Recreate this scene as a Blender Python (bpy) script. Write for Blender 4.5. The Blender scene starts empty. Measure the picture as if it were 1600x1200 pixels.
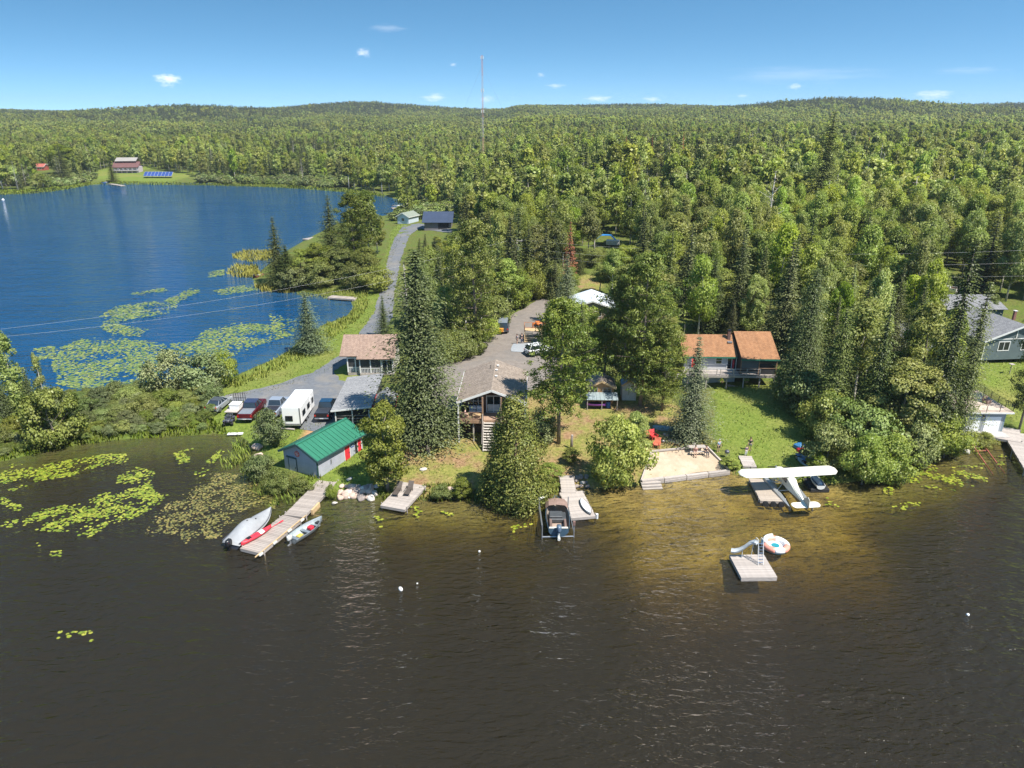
import bpy, bmesh, math, random
import numpy as np
from mathutils import Vector, Matrix

R = math.radians
sc = bpy.context.scene
col = sc.collection
rng = random.Random(7)
nrs = np.random.RandomState(11)

# ------------------------------------------------------------------ camera, sky, sun, exposure
CH, CP, CF = 38.0, R(20.8), 1110.0            # camera height, pitch below the horizon, focal length (1600 px wide)
cam = bpy.data.cameras.new('camera')
cam.sensor_width = 36; cam.lens = 36 * CF / 1600
cam.clip_start = 0.5; cam.clip_end = 20000
camo = bpy.data.objects.new('camera', cam); col.objects.link(camo)
camo.location = (0, 0, CH); camo.rotation_euler = (R(90) - CP, 0, 0)
sc.camera = camo

SUN_EL, SUN_AZ = R(57.5), R(130)              # azimuth clockwise from +Y
world = bpy.data.worlds.new('World'); sc.world = world; world.use_nodes = True
wn = world.node_tree.nodes; wl = world.node_tree.links
wn.clear()
wo = wn.new('ShaderNodeOutputWorld'); bg = wn.new('ShaderNodeBackground')
sky = wn.new('ShaderNodeTexSky'); sky.sky_type = 'NISHITA'; sky.sun_disc = False
sky.sun_elevation = SUN_EL; sky.sun_rotation = SUN_AZ
sky.air_density = 1.0; sky.dust_density = 0.25; sky.ozone_density = 2.2; sky.altitude = 300
tc = wn.new('ShaderNodeTexCoord'); mp = wn.new('ShaderNodeMapping'); mp.vector_type = 'POINT'
mp.inputs['Scale'].default_value = (1, 1, 2.9); mp.inputs['Location'].default_value = (0, 0, .125)
nz = wn.new('ShaderNodeVectorMath'); nz.operation = 'NORMALIZE'
hs = wn.new('ShaderNodeHueSaturation'); hs.inputs['Saturation'].default_value = 1.2; hs.inputs['Hue'].default_value = .484; hs.inputs['Value'].default_value = 1.0
wl.new(tc.outputs['Generated'], mp.inputs[0]); wl.new(mp.outputs[0], nz.inputs[0]); wl.new(nz.outputs[0], sky.inputs[0])
wl.new(sky.outputs[0], hs.inputs['Color'])
# a few small fair-weather clouds low over the horizon, as directions in the sky
cl_last = hs.outputs[0]
def add_cloud(az_deg, el_deg, w, h, strength):
    """one small puff: an ellipse round a direction, torn by noise"""
    global cl_last
    sx = wn.new('ShaderNodeSeparateXYZ'); wl.new(tc.outputs['Generated'], sx.inputs[0])
    at = wn.new('ShaderNodeMath'); at.operation = 'ARCTAN2'; wl.new(sx.outputs[0], at.inputs[0]); wl.new(sx.outputs[1], at.inputs[1])
    a1 = wn.new('ShaderNodeMath'); a1.operation = 'SUBTRACT'; wl.new(at.outputs[0], a1.inputs[0]); a1.inputs[1].default_value = R(az_deg)
    a2 = wn.new('ShaderNodeMath'); a2.operation = 'DIVIDE'; wl.new(a1.outputs[0], a2.inputs[0]); a2.inputs[1].default_value = R(w)
    e0 = wn.new('ShaderNodeMath'); e0.operation = 'ARCSINE'; wl.new(sx.outputs[2], e0.inputs[0])
    e1 = wn.new('ShaderNodeMath'); e1.operation = 'SUBTRACT'; wl.new(e0.outputs[0], e1.inputs[0]); e1.inputs[1].default_value = R(el_deg)
    e2 = wn.new('ShaderNodeMath'); e2.operation = 'DIVIDE'; wl.new(e1.outputs[0], e2.inputs[0]); e2.inputs[1].default_value = R(h)
    cb = wn.new('ShaderNodeCombineXYZ'); wl.new(a2.outputs[0], cb.inputs[0]); wl.new(e2.outputs[0], cb.inputs[1])
    ln = wn.new('ShaderNodeVectorMath'); ln.operation = 'LENGTH'; wl.new(cb.outputs[0], ln.inputs[0])
    ns = wn.new('ShaderNodeTexNoise'); ns.inputs['Scale'].default_value = 1.6; ns.inputs['Detail'].default_value = 6; ns.inputs['Roughness'].default_value = .62
    of = wn.new('ShaderNodeVectorMath'); of.operation = 'ADD'; wl.new(cb.outputs[0], of.inputs[0]); of.inputs[1].default_value = (az_deg * 3.1, el_deg * 5.7, 0)
    wl.new(of.outputs[0], ns.inputs['Vector'])
    m1 = wn.new('ShaderNodeMath'); m1.operation = 'MULTIPLY_ADD'; wl.new(ns.outputs[0], m1.inputs[0]); m1.inputs[1].default_value = -2.0
    wl.new(ln.outputs['Value'], m1.inputs[2])
    mr = wn.new('ShaderNodeMapRange'); mr.interpolation_type = 'SMOOTHSTEP'
    mr.inputs['From Min'].default_value = 0.0; mr.inputs['From Max'].default_value = -1.15
    mr.inputs['To Min'].default_value = 0; mr.inputs['To Max'].default_value = strength
    wl.new(m1.outputs[0], mr.inputs['Value'])
    mx = wn.new('ShaderNodeMix'); mx.data_type = 'RGBA'
    wl.new(mr.outputs[0], mx.inputs['Factor']); wl.new(cl_last, mx.inputs['A']); mx.inputs['B'].default_value = (8.2, 8.1, 8.3, 1)
    cl_last = mx.outputs['Result']
def cloud_px(px, py, wpx, hpx, s):
    u = (px - 800) / CF; v = (py - 600) / CF
    dx, dy, dz = u, math.cos(CP) - v * math.sin(CP), -math.sin(CP) - v * math.cos(CP)
    n = math.sqrt(dx * dx + dy * dy + dz * dz)
    add_cloud(math.degrees(math.atan2(dx, dy)), math.degrees(math.asin(dz / n)), wpx / CF * 57.3 * .8, hpx / CF * 57.3 * .8, s)
CLOUDS = ((262, 124, 24, 12, .95), (567, 82, 15, 9, .6), (678, 152, 26, 9, .55), (708, 101, 8, 4, .35), (845, 117, 9, 5, .3),
          (868, 134, 20, 5, .45), (935, 154, 30, 6, .65), (1020, 155, 20, 6, .45), (1242, 135, 15, 6, .45), (1457, 148, 32, 9, .6),
          (760, 155, 18, 8, .4), (1250, 117, 150, 16, .16), (605, 44, 40, 8, .18), (1510, 110, 60, 6, .14), (1160, 150, 12, 4, .35))
for c in CLOUDS: cloud_px(*c[:4], c[4] * .72)
wl.new(cl_last, bg.inputs['Color'])
bg.inputs['Strength'].default_value = 0.116
wl.new(bg.outputs[0], wo.inputs['Surface'])

sun = bpy.data.lights.new('sun', 'SUN'); sun.energy = 4.9; sun.angle = R(0.5); sun.color = (1.0, 0.94, 0.85)
suno = bpy.data.objects.new('sun', sun); col.objects.link(suno)
sd = Vector((math.sin(SUN_AZ) * math.cos(SUN_EL), math.cos(SUN_AZ) * math.cos(SUN_EL), math.sin(SUN_EL)))
suno.rotation_euler = (-sd).to_track_quat('-Z', 'Y').to_euler(); suno.location = (60, -40, 90)

sc.view_settings.view_transform = 'Standard'; sc.view_settings.look = 'None'
sc.view_settings.exposure = 0.82; sc.view_settings.gamma = 1.0; sc.view_settings.use_curve_mapping = False
cy = sc.cycles
cy.max_bounces = 6; cy.diffuse_bounces = 3; cy.glossy_bounces = 2; cy.transmission_bounces = 3
cy.transparent_max_bounces = 12; cy.volume_bounces = 0; cy.caustics_reflective = False; cy.caustics_refractive = False
cy.sample_clamp_indirect = 2; cy.sample_clamp_direct = 2.5; cy.use_denoising = True

# ------------------------------------------------------------------ picture coordinates to places on the ground
def ray(px, py):
    u = (px - 800) / CF; v = (py - 600) / CF
    return u, math.cos(CP) - v * math.sin(CP), -math.sin(CP) - v * math.cos(CP)
def at_z(px, py, z):
    dx, dy, dz = ray(px, py); t = (z - CH) / dz
    return Vector((dx * t, dy * t, z))
def height_for(py, Y):
    dx, dy, dz = ray(800, py)
    return CH + Y * dz / dy
def px_scale(p):
    zc = p[1] * math.cos(CP) + (CH - p[2]) * math.sin(CP)
    return CF / zc
def to_px(p):
    zc = p[1] * math.cos(CP) + (CH - p[2]) * math.sin(CP)
    return 800 + CF * p[0] / zc, 600 + CF * ((CH - p[2]) * math.cos(CP) - p[1] * math.sin(CP)) / zc

# ------------------------------------------------------------------ shorelines and terrain height
front_px = [(-300, 745), (-150, 735), (0, 722), (60, 708), (110, 697), (180, 688), (260, 682), (330, 679), (368, 677), (388, 690), (398, 712),
            (410, 742), (440, 764), (478, 770), (505, 774), (530, 772), (560, 779), (592, 778), (604, 772), (650, 776), (700, 776), (745, 778), (790, 778),
            (840, 772), (868, 763), (888, 757), (905, 757), (930, 764), (1000, 759), (1070, 748), (1138, 738), (1158, 744), (1200, 744), (1240, 752),
            (1300, 757), (1345, 752), (1400, 744), (1432, 720), (1470, 714), (1508, 702), (1540, 694), (1568, 690), (1600, 684), (1750, 660), (2000, 640)]
left_px = [(-300, 655), (0, 632), (100, 618), (200, 610), (270, 604), (330, 598), (365, 588), (400, 572), (430, 560), (452, 547), (472, 527), (505, 507),
           (540, 494), (552, 481), (547, 469), (520, 463), (495, 459), (440, 453), (405, 446), (395, 436), (412, 420), (432, 405), (455, 388), (485, 371),
           (520, 352), (560, 343), (600, 338), (622, 334), (632, 328), (640, 321), (652, 317), (645, 314), (600, 309), (545, 300), (500, 296), (430, 292),
           (380, 290), (280, 288), (180, 288), (150, 287), (100, 296), (60, 301), (0, 304), (-300, 312)]
front = [tuple(at_z(x, y, 0)[:2]) for x, y in front_px]
left = [tuple(at_z(x, y, 0)[:2]) for x, y in left_px]
front_poly = [(-700, front[0][1] + 8)] + front + [(700, front[-1][1]), (700, -300), (-700, -300)]
left_poly = left + [(-1500, left[-1][1] - 10), (-1500, left[0][1] + 6)]

def in_poly(x, y, poly):
    x = np.asarray(x, float); y = np.asarray(y, float); c = np.zeros(x.shape, bool)
    n = len(poly)
    for i in range(n):
        x0, y0 = poly[i]; x1, y1 = poly[(i + 1) % n]
        if y0 == y1: continue
        c ^= ((y0 > y) != (y1 > y)) & (x < (x1 - x0) * (y - y0) / (y1 - y0) + x0)
    return c
def line_dist(x, y, pts):
    x = np.asarray(x, float); y = np.asarray(y, float); d = np.full(x.shape, 1e9)
    for (x0, y0), (x1, y1) in zip(pts[:-1], pts[1:]):
        vx, vy = x1 - x0, y1 - y0; L = vx * vx + vy * vy + 1e-9
        t = np.clip(((x - x0) * vx + (y - y0) * vy) / L, 0, 1)
        d = np.minimum(d, (x - x0 - t * vx) ** 2 + (y - y0 - t * vy) ** 2)
    return np.sqrt(d)
def sst(a, b, x):
    t = np.clip((x - a) / (b - a), 0, 1); return t * t * (3 - 2 * t)
def wob(x, y):
    return (np.sin(x * .71 + 1.3 * np.sin(y * .37)) + np.sin(y * .83 + 1.7 * np.sin(x * .29)) + .6 * np.sin(x * 1.9 + y * 1.3)) / 2.6
HILLS = ((-681, 1500, 20, 190, 200), (-427, 1950, 23, 190, 230), (604, 1350, 25, 210, 220), (150, 1900, 8, 500, 300), (1150, 1700, 12, 300, 300), (-1400, 1600, 14, 300, 300))
def shore(x, y):
    """signed distance to the water's edge: positive on land"""
    x = np.asarray(x, float); y = np.asarray(y, float)
    d = np.minimum(line_dist(x, y, front_poly[:-2]), line_dist(x, y, left_poly))
    wet = in_poly(x, y, front_poly) | in_poly(x, y, left_poly)
    return np.where(wet, -d, d)
def terrain(x, y, d=None):
    x = np.asarray(x, float); y = np.asarray(y, float)
    if d is None: d = shore(x, y)
    w = wob(x, y)
    land = .4 * sst(0, 1.6, d) + .06 * np.clip(d, 0, 50) + .06 * w * sst(1, 6, d)
    land = land + .8 * sst(15, 35, x) * sst(2, 15, d)
    land = land + 8 * sst(110, 280, y) * sst(-25, 20, x) * sst(4, 40, d)
    land = land + 31 * sst(300, 2400, y) * sst(20, 200, d) + 3 * sst(60, 300, d) * np.sin(x * .011 + 1) * np.sin(y * .009)
    for hx, hy, hh, sx, sy in HILLS:
        land = land + hh * np.exp(-((x - hx) / sx) ** 2 - ((y - hy) / sy) ** 2)
    dd = np.clip(-d, 0, None)
    bed = -.05 - .055 * np.clip(dd, 0, 11) - .26 * np.clip(dd - 11, 0, 14) - .10 * np.clip(dd - 25, 0, 30)
    sand = np.exp(-((x - 20) / 9) ** 2 - ((y - 60.5) / 9) ** 2)
    bed = bed + 1.2 * sand * sst(9, 16, dd) + .10 * w * sst(1, 5, dd)
    soft = 1.6 * (1 - sst(4, 14, x)) + 1.6 * sst(31, 40, x)            # away from the beach the bottom drops faster
    bed = bed - 1.0 * soft * sst(3, 9, dd)
    bed = np.maximum(bed, -5.0 + .4 * w)
    return np.where(d > 0, land, bed)
def gz(x, y): return float(terrain(np.array([x]), np.array([y]))[0])
def ground(px, py):
    """where the line of sight through a picture point meets the terrain (or the water)"""
    dx, dy, dz = ray(px, py)
    ts = np.exp(np.linspace(math.log(20), math.log(3500), 900))
    g = np.maximum(terrain(dx * ts, dy * ts), 0)
    k = np.argmax(CH + dz * ts <= g)
    if k == 0: return Vector((dx * 2500, dy * 2500, 30))
    t0, t1 = ts[k - 1], ts[k]
    tt = np.linspace(t0, t1, 40); g = np.maximum(terrain(dx * tt, dy * tt), 0)
    k = np.argmax(CH + dz * tt <= g); t = tt[k]
    return Vector((dx * t, dy * t, float(g[k])))

# ------------------------------------------------------------------ materials
MATS = {}
def nt(m): return m.node_tree.nodes, m.node_tree.links
def ramp2(n, l, src, a, b, p0=.35, p1=.65):
    r = n.new('ShaderNodeValToRGB'); r.color_ramp.elements[0].position = p0; r.color_ramp.elements[1].position = p1
    r.color_ramp.elements[0].color = (*a, 1); r.color_ramp.elements[1].color = (*b, 1); l.new(src, r.inputs[0]); return r.outputs[0]
def noise(n, l, vec, scale, detail=5, rough=.6, dist=0):
    t = n.new('ShaderNodeTexNoise'); t.inputs['Scale'].default_value = scale; t.inputs['Detail'].default_value = detail
    t.inputs['Roughness'].default_value = rough; t.inputs['Distortion'].default_value = dist
    if vec: l.new(vec, t.inputs['Vector'])
    return t.outputs[0]
def mixc(n, l, f, a, b, mode='MIX'):
    m = n.new('ShaderNodeMix'); m.data_type = 'RGBA'; m.blend_type = mode
    for s, v in (('Factor', f), ('A', a), ('B', b)):
        if isinstance(v, (int, float)): m.inputs[s].default_value = v
        elif isinstance(v, tuple): m.inputs[s].default_value = (*v, 1)
        else: l.new(v, m.inputs[s])
    return m.outputs['Result']
def mathn(n, l, op, a, b=None):
    m = n.new('ShaderNodeMath'); m.operation = op
    for i, v in enumerate((a, b)):
        if v is None: continue
        if isinstance(v, (int, float)): m.inputs[i].default_value = v
        else: l.new(v, m.inputs[i])
    return m.outputs[0]
def plain(name, c, rough=.6, metal=0, var=.18, scale=3.0, bump=0.0, spec=.5, stretch=None):
    """painted or raw surface with uneven colour and gloss"""
    if name in MATS: return MATS[name]
    m = bpy.data.materials.new(name); m.use_nodes = True; n, l = nt(m); b = n['Principled BSDF']
    t = n.new('ShaderNodeTexCoord'); v = t.outputs['Object']
    if stretch:
        mp = n.new('ShaderNodeMapping'); mp.inputs['Scale'].default_value = stretch; l.new(v, mp.inputs[0]); v = mp.outputs[0]
    f = noise(n, l, v, scale, 6, .65)
    lo = tuple(x * (1 - var) for x in c); hi = tuple(min(1, x * (1 + var)) for x in c)
    cc = ramp2(n, l, f, lo, hi, .3, .7)
    oi = n.new('ShaderNodeObjectInfo')
    k = n.new('ShaderNodeMapRange'); k.inputs['To Min'].default_value = 1 - var * .6; k.inputs['To Max'].default_value = 1 + var * .6
    l.new(oi.outputs['Random'], k.inputs['Value'])
    hsv = n.new('ShaderNodeHueSaturation'); l.new(cc, hsv.inputs['Color']); l.new(k.outputs[0], hsv.inputs['Value'])
    l.new(hsv.outputs[0], b.inputs['Base Color'])
    b.inputs['Roughness'].default_value = rough; b.inputs['Metallic'].default_value = metal
    b.inputs['Specular IOR Level'].default_value = spec
    if bump:
        bp = n.new('ShaderNodeBump'); bp.inputs['Strength'].default_value = bump; bp.inputs['Distance'].default_value = .03
        l.new(noise(n, l, v, scale * 5, 4), bp.inputs['Height']); l.new(bp.outputs[0], b.inputs['Normal'])
    MATS[name] = m; return m
def siding(name, c, pitch=.15, axis=2, rough=.6, depth=.35, var=.12):
    """boards: relief lines along one object axis"""
    if name in MATS: return MATS[name]
    m = plain(name, c, rough, 0, var, 1.2); n, l = nt(m); b = n['Principled BSDF']
    t = n.new('ShaderNodeTexCoord'); s = n.new('ShaderNodeSeparateXYZ'); l.new(t.outputs['Object'], s.inputs[0])
    fr = mathn(n, l, 'FRACT', mathn(n, l, 'DIVIDE', s.outputs[axis], pitch))
    bp = n.new('ShaderNodeBump'); bp.inputs['Strength'].default_value = depth; bp.inputs['Distance'].default_value = .03
    l.new(fr, bp.inputs['Height']); l.new(bp.outputs[0], b.inputs['Normal'])
    return m
def shingle(name, c, c2):
    if name in MATS: return MATS[name]
    m = bpy.data.materials.new(name); m.use_nodes = True; n, l = nt(m); b = n['Principled BSDF']
    uv = n.new('ShaderNodeTexCoord'); 
    br = n.new('ShaderNodeTexBrick'); br.inputs['Scale'].default_value = 1.0
    br.inputs['Brick Width'].default_value = .34; br.inputs['Row Height'].default_value = .17; br.inputs['Mortar Size'].default_value = .012
    br.inputs['Color1'].default_value = (*c, 1); br.inputs['Color2'].default_value = (*c2, 1); br.inputs['Mortar'].default_value = (*[x * .55 for x in c], 1)
    l.new(uv.outputs['UV'], br.inputs['Vector'])
    f = noise(n, l, uv.outputs['UV'], .9, 6, .7)
    big = ramp2(n, l, f, (.84, .84, .85), (1.08, 1.07, 1.06), .3, .7)
    mp = n.new('ShaderNodeMapping'); mp.inputs['Scale'].default_value = (2.2, .25, 1); l.new(uv.outputs['UV'], mp.inputs[0])
    st = ramp2(n, l, noise(n, l, mp.outputs[0], 1.2, 5, .6), (.84, .84, .85), (1.08, 1.07, 1.06), .35, .65)
    l.new(mixc(n, l, 1.0, mixc(n, l, 1.0, br.outputs[0], big, 'MULTIPLY'), st, 'MULTIPLY'), b.inputs['Base Color'])
    b.inputs['Roughness'].default_value = .9; b.inputs['Specular IOR Level'].default_value = .25
    bp = n.new('ShaderNodeBump'); bp.inputs['Strength'].default_value = .5; bp.inputs['Distance'].default_value = .02
    l.new(br.outputs['Fac'], bp.inputs['Height']); bp.invert = True; l.new(bp.outputs[0], b.inputs['Normal'])
    MATS[name] = m; return m
def glass(name='window_glass', c=(.015, .02, .024)):
    if name in MATS: return MATS[name]
    m = plain(name, c, .06, 0, .25, .6, 0, .9); return m
def foliage(name, c, c2, trans=.35, warm=(.16, .16, .03), amount=.18, patch=.25):
    """leaf material: hue shifts leaf by leaf, clump by clump and tree by tree"""
    m = bpy.data.materials.new(name); m.use_nodes = True; n, l = nt(m); n.clear()
    out = n.new('ShaderNodeOutputMaterial')
    at = n.new('ShaderNodeAttribute'); at.attribute_name = 'tint'
    oi = n.new('ShaderNodeObjectInfo'); t = n.new('ShaderNodeTexCoord'); ge = n.new('ShaderNodeNewGeometry')
    leafc = mixc(n, l, at.outputs['Fac'], c, c2)
    pz = noise(n, l, ge.outputs['Position'], patch, 3, .6)
    pf = n.new('ShaderNodeMapRange'); pf.inputs['From Min'].default_value = .52; pf.inputs['From Max'].default_value = .75
    pf.inputs['To Max'].default_value = amount * 1.5; l.new(pz, pf.inputs['Value'])
    c3 = mixc(n, l, pf.outputs[0], leafc, warm)
    rnd = mathn(n, l, 'FRACT', mathn(n, l, 'MULTIPLY', oi.outputs['Random'], 7.31))
    rnd2 = mathn(n, l, 'FRACT', mathn(n, l, 'MULTIPLY', oi.outputs['Random'], 23.7))
    st = n.new('ShaderNodeMapRange'); st.inputs['From Min'].default_value = .35; st.inputs['From Max'].default_value = .65; st.inputs['To Min'].default_value = .78; st.inputs['To Max'].default_value = 1.22
    l.new(noise(n, l, ge.outputs['Position'], .013, 3, .6), st.inputs['Value']); vm = n.new('ShaderNodeVectorMath'); vm.operation = 'SCALE'; l.new(c3, vm.inputs[0]); l.new(st.outputs[0], vm.inputs['Scale'])
    hsv = n.new('ShaderNodeHueSaturation'); l.new(vm.outputs[0], hsv.inputs['Color'])
    for sck, src, lo, hi in (('Hue', oi.outputs['Random'], .472, .512), ('Value', rnd, .78, 1.36), ('Saturation', rnd2, .92, 1.14)):
        k = n.new('ShaderNodeMapRange'); k.inputs['To Min'].default_value = lo; k.inputs['To Max'].default_value = hi
        l.new(src, k.inputs['Value']); l.new(k.outputs[0], hsv.inputs[sck])
    d = n.new('ShaderNodeBsdfDiffuse'); tr = n.new('ShaderNodeBsdfTranslucent'); g = n.new('ShaderNodeBsdfGlossy')
    g.inputs['Roughness'].default_value = .45
    l.new(hsv.outputs[0], d.inputs[0])
    yl = mixc(n, l, .5, hsv.outputs[0], (1.0, 1.1, .35), 'MULTIPLY'); l.new(yl, tr.inputs[0])
    ms = n.new('ShaderNodeMixShader'); ms.inputs[0].default_value = trans; l.new(d.outputs[0], ms.inputs[1]); l.new(tr.outputs[0], ms.inputs[2])
    m2 = n.new('ShaderNodeMixShader'); m2.inputs[0].default_value = .025; l.new(ms.outputs[0], m2.inputs[1]); l.new(g.outputs[0], m2.inputs[2])
    l.new(m2.outputs[0], out.inputs[0])
    MATS[name] = m; return m

# ------------------------------------------------------------------ objects
def tag(o, label=None, cat=None, group=None, kind=None):
    if label: o['label'] = label
    if cat: o['category'] = cat
    if group: o['group'] = group
    if kind: o['kind'] = kind
    return o
def thing(name, label, cat, loc=(0, 0, 0), rotz=0, group=None):
    o = bpy.data.objects.new(name, None); col.objects.link(o); o.empty_display_size = .3
    o.location = loc; o.rotation_euler = (0, 0, rotz)
    return tag(o, label, cat, group)
def link(name, me, parent=None, loc=None, rot=None, scale=None):
    o = bpy.data.objects.new(name, me); col.objects.link(o); o.parent = parent
    if loc is not None: o.location = loc
    if rot is not None: o.rotation_euler = rot
    if scale is not None: o.scale = scale
    return o
def copy_tree(o, parent=None):
    c = o.copy(); col.objects.link(c); c.parent = parent
    for ch in list(o.children): copy_tree(ch, c)
    return c
class MB:
    """collects polygons of one part and links them as one mesh"""
    def __init__(s): s.v = []; s.f = []; s.uv = None
    def add(s, vs, fs):
        k = len(s.v); s.v += [tuple(v) for v in vs]; s.f += [tuple(i + k for i in f) for f in fs]; return s
    def box(s, x0, x1, y0, y1, z0, z1, M=None):
        vs = [Vector(p) for p in ((x0, y0, z0), (x1, y0, z0), (x1, y1, z0), (x0, y1, z0), (x0, y0, z1), (x1, y0, z1), (x1, y1, z1), (x0, y1, z1))]
        if M: vs = [M @ v for v in vs]
        return s.add(vs, [(0, 3, 2, 1), (4, 5, 6, 7), (0, 1, 5, 4), (1, 2, 6, 5), (2, 3, 7, 6), (3, 0, 4, 7)])
    def cbox(s, c, sz, M=None):
        return s.box(c[0] - sz[0] / 2, c[0] + sz[0] / 2, c[1] - sz[1] / 2, c[1] + sz[1] / 2, c[2] - sz[2] / 2, c[2] + sz[2] / 2, M)
    def beam(s, a, b, w, h=None, up=(0, 0, 1)):
        a = Vector(a); b = Vector(b); h = h or w; d = (b - a).normalized(); u = Vector(up)
        if abs(d.dot(u)) > .99: u = Vector((1, 0, 0))
        x = d.cross(u).normalized() * w / 2; z = x.cross(d).normalized() * h / 2
        vs = [a - x - z, a + x - z, a + x + z, a - x + z, b - x - z, b + x - z, b + x + z, b - x + z]
        return s.add(vs, [(0, 3, 2, 1), (4, 5, 6, 7), (0, 1, 5, 4), (1, 2, 6, 5), (2, 3, 7, 6), (3, 0, 4, 7)])
    def tube(s, pts, r, n=8, cap=True):
        pts = [Vector(p) for p in pts]; rs = r if isinstance(r, (list, tuple)) else [r] * len(pts)
        k = len(s.v)
        for i, p in enumerate(pts):
            d = (pts[min(i + 1, len(pts) - 1)] - pts[max(i - 1, 0)]).normalized()
            u = Vector((0, 0, 1)) if abs(d.z) < .9 else Vector((1, 0, 0))
            x = d.cross(u).normalized(); y = d.cross(x).normalized()
            for j in range(n):
                a = 2 * math.pi * j / n; s.v.append(tuple(p + (x * math.cos(a) + y * math.sin(a)) * rs[i]))
        for i in range(len(pts) - 1):
            for j in range(n):
                s.f.append((k + i * n + j, k + i * n + (j + 1) % n, k + (i + 1) * n + (j + 1) % n, k + (i + 1) * n + j))
        if cap:
            s.f.append(tuple(k + j for j in range(n))[::-1]); s.f.append(tuple(k + (len(pts) - 1) * n + j for j in range(n)))
        return s
    def loft(s, rings, cap=True, closed=True):
        k = len(s.v); n = len(rings[0])
        for r in rings: s.v += [tuple(p) for p in r]
        for i in range(len(rings) - 1):
            for j in range(n if closed else n - 1):
                s.f.append((k + i * n + j, k + i * n + (j + 1) % n, k + (i + 1) * n + (j + 1) % n, k + (i + 1) * n + j))
        if cap:
            s.f.append(tuple(k + j for j in range(n))[::-1]); s.f.append(tuple(k + (len(rings) - 1) * n + j for j in range(n)))
        return s
    def ball(s, c, r, nu=10, nv=6):
        c = Vector(c); r = Vector(r) if not isinstance(r, (int, float)) else Vector((r, r, r)); rings = []
        for i in range(nv + 1):
            t = math.pi * (i / nv * .96 + .02)
            rings.append([(c.x + r.x * math.sin(t) * math.cos(2 * math.pi * j / nu), c.y + r.y * math.sin(t) * math.sin(2 * math.pi * j / nu), c.z - r.z * math.cos(t)) for j in range(nu)])
        return s.loft(rings)
    def mesh(s, name, m=None, smooth=False, bevel=0):
        me = bpy.data.meshes.new(name); me.from_pydata(s.v, [], s.f)
        if bevel:
            bm = bmesh.new(); bm.from_mesh(me); bmesh.ops.recalc_face_normals(bm, faces=bm.faces)
            bmesh.ops.bevel(bm, geom=[e for e in bm.edges if len(e.link_faces) == 2 and e.calc_face_angle(0) > .5], offset=bevel, segments=1, affect='EDGES')
            bm.to_mesh(me); bm.free()
        else:
            bm = bmesh.new(); bm.from_mesh(me); bmesh.ops.recalc_face_normals(bm, faces=bm.faces); bm.to_mesh(me); bm.free()
        if s.uv is not None:
            pass
        if m: me.materials.append(m)
        if smooth: me.shade_smooth()
        return me
    def build(s, name, m, parent=None, smooth=False, bevel=0, loc=None, rot=None):
        return link(name, s.mesh(name, m, smooth, bevel), parent, loc, rot)
# ------------------------------------------------------------------ the setting: ground, lake, road, driveway, sand
def gpoly(px): return [tuple(ground(x, y)[:2]) for x, y in px]
def spaced(lo, hi, step, far_lo, far_hi, grow=1.16):
    a = list(np.arange(lo, hi + 1e-6, step)); s = step
    while a[-1] < far_hi: s = min(s * grow, 60); a.append(a[-1] + s)
    s = step
    while a[0] > far_lo: s = min(s * grow, 60); a.insert(0, a[0] - s)
    return np.array(a)
gx = spaced(-62, 92, .5, -2700, 2700); gy = spaced(48, 150, .5, -160, 2900)
GX, GY = np.meshgrid(gx, gy)
SH = shore(GX.ravel(), GY.ravel())
GZ = terrain(GX.ravel(), GY.ravel(), SH)
nx, ny = len(gx), len(gy)
vs = np.stack([GX.ravel(), GY.ravel(), GZ], 1)
ii = (np.arange(ny - 1)[:, None] * nx + np.arange(nx - 1)[None]).ravel()
fs = np.stack([ii, ii + 1, ii + nx + 1, ii + nx], 1)
me = bpy.data.meshes.new('ground')
me.vertices.add(len(vs)); me.vertices.foreach_set('co', vs.astype(np.float32).ravel())
me.loops.add(fs.size); me.loops.foreach_set('vertex_index', fs.astype(np.int32).ravel())
me.polygons.add(len(fs)); me.polygons.foreach_set('loop_start', (np.arange(len(fs)) * 4).astype(np.int32))
me.update(calc_edges=True); me.shade_smooth()
def zone(polys, soft=1.2, wobble=1.0):
    w = np.zeros(len(vs)); n = wob(GX.ravel() * .9 + 3, GY.ravel() * .9) * wobble
    for px in polys:
        P = gpoly(px); bb = np.array(P); lo = bb.min(0) - 6; hi = bb.max(0) + 6
        k = np.where((vs[:, 0] > lo[0]) & (vs[:, 0] < hi[0]) & (vs[:, 1] > lo[1]) & (vs[:, 1] < hi[1]))[0]
        d = line_dist(vs[k, 0], vs[k, 1], P + [P[0]]); d = np.where(in_poly(vs[k, 0], vs[k, 1], P), d, -d)
        w[k] = np.maximum(w[k], sst(-soft, soft, d + n[k] * .8))
    return w
LAWN = [[(330, 600), (400, 575), (452, 548), (505, 510), (552, 490), (556, 465), (600, 440), (606, 380), (614, 352), (640, 345), (636, 352), (615, 400), (606, 450), (592, 500), (560, 545), (500, 590), (420, 612), (350, 620)],
        [(515, 600), (520, 570), (560, 540), (560, 590), (540, 605)],
        [(330, 680), (345, 635), (400, 632), (520, 664), (550, 672), (585, 700), (575, 740), (592, 772), (480, 768), (400, 690)],
        [(1112, 615), (1130, 598), (1215, 600), (1300, 690), (1310, 757), (1150, 747), (1125, 690)], [(1480, 450), (1530, 450), (1510, 480), (1470, 480)],
        [(1515, 560), (1680, 555), (1680, 690), (1590, 676)], [(145, 289), (150, 268), (190, 258), (310, 275), (310, 290)]]
DRY = [[(590, 765), (620, 700), (690, 675), (760, 672), (860, 600), (940, 612), (1050, 630), (1115, 690), (1100, 698), (1015, 708), (1000, 758), (940, 764), (840, 774), (640, 776)],
       [(902, 432), (938, 432), (938, 456), (905, 458)]]
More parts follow.
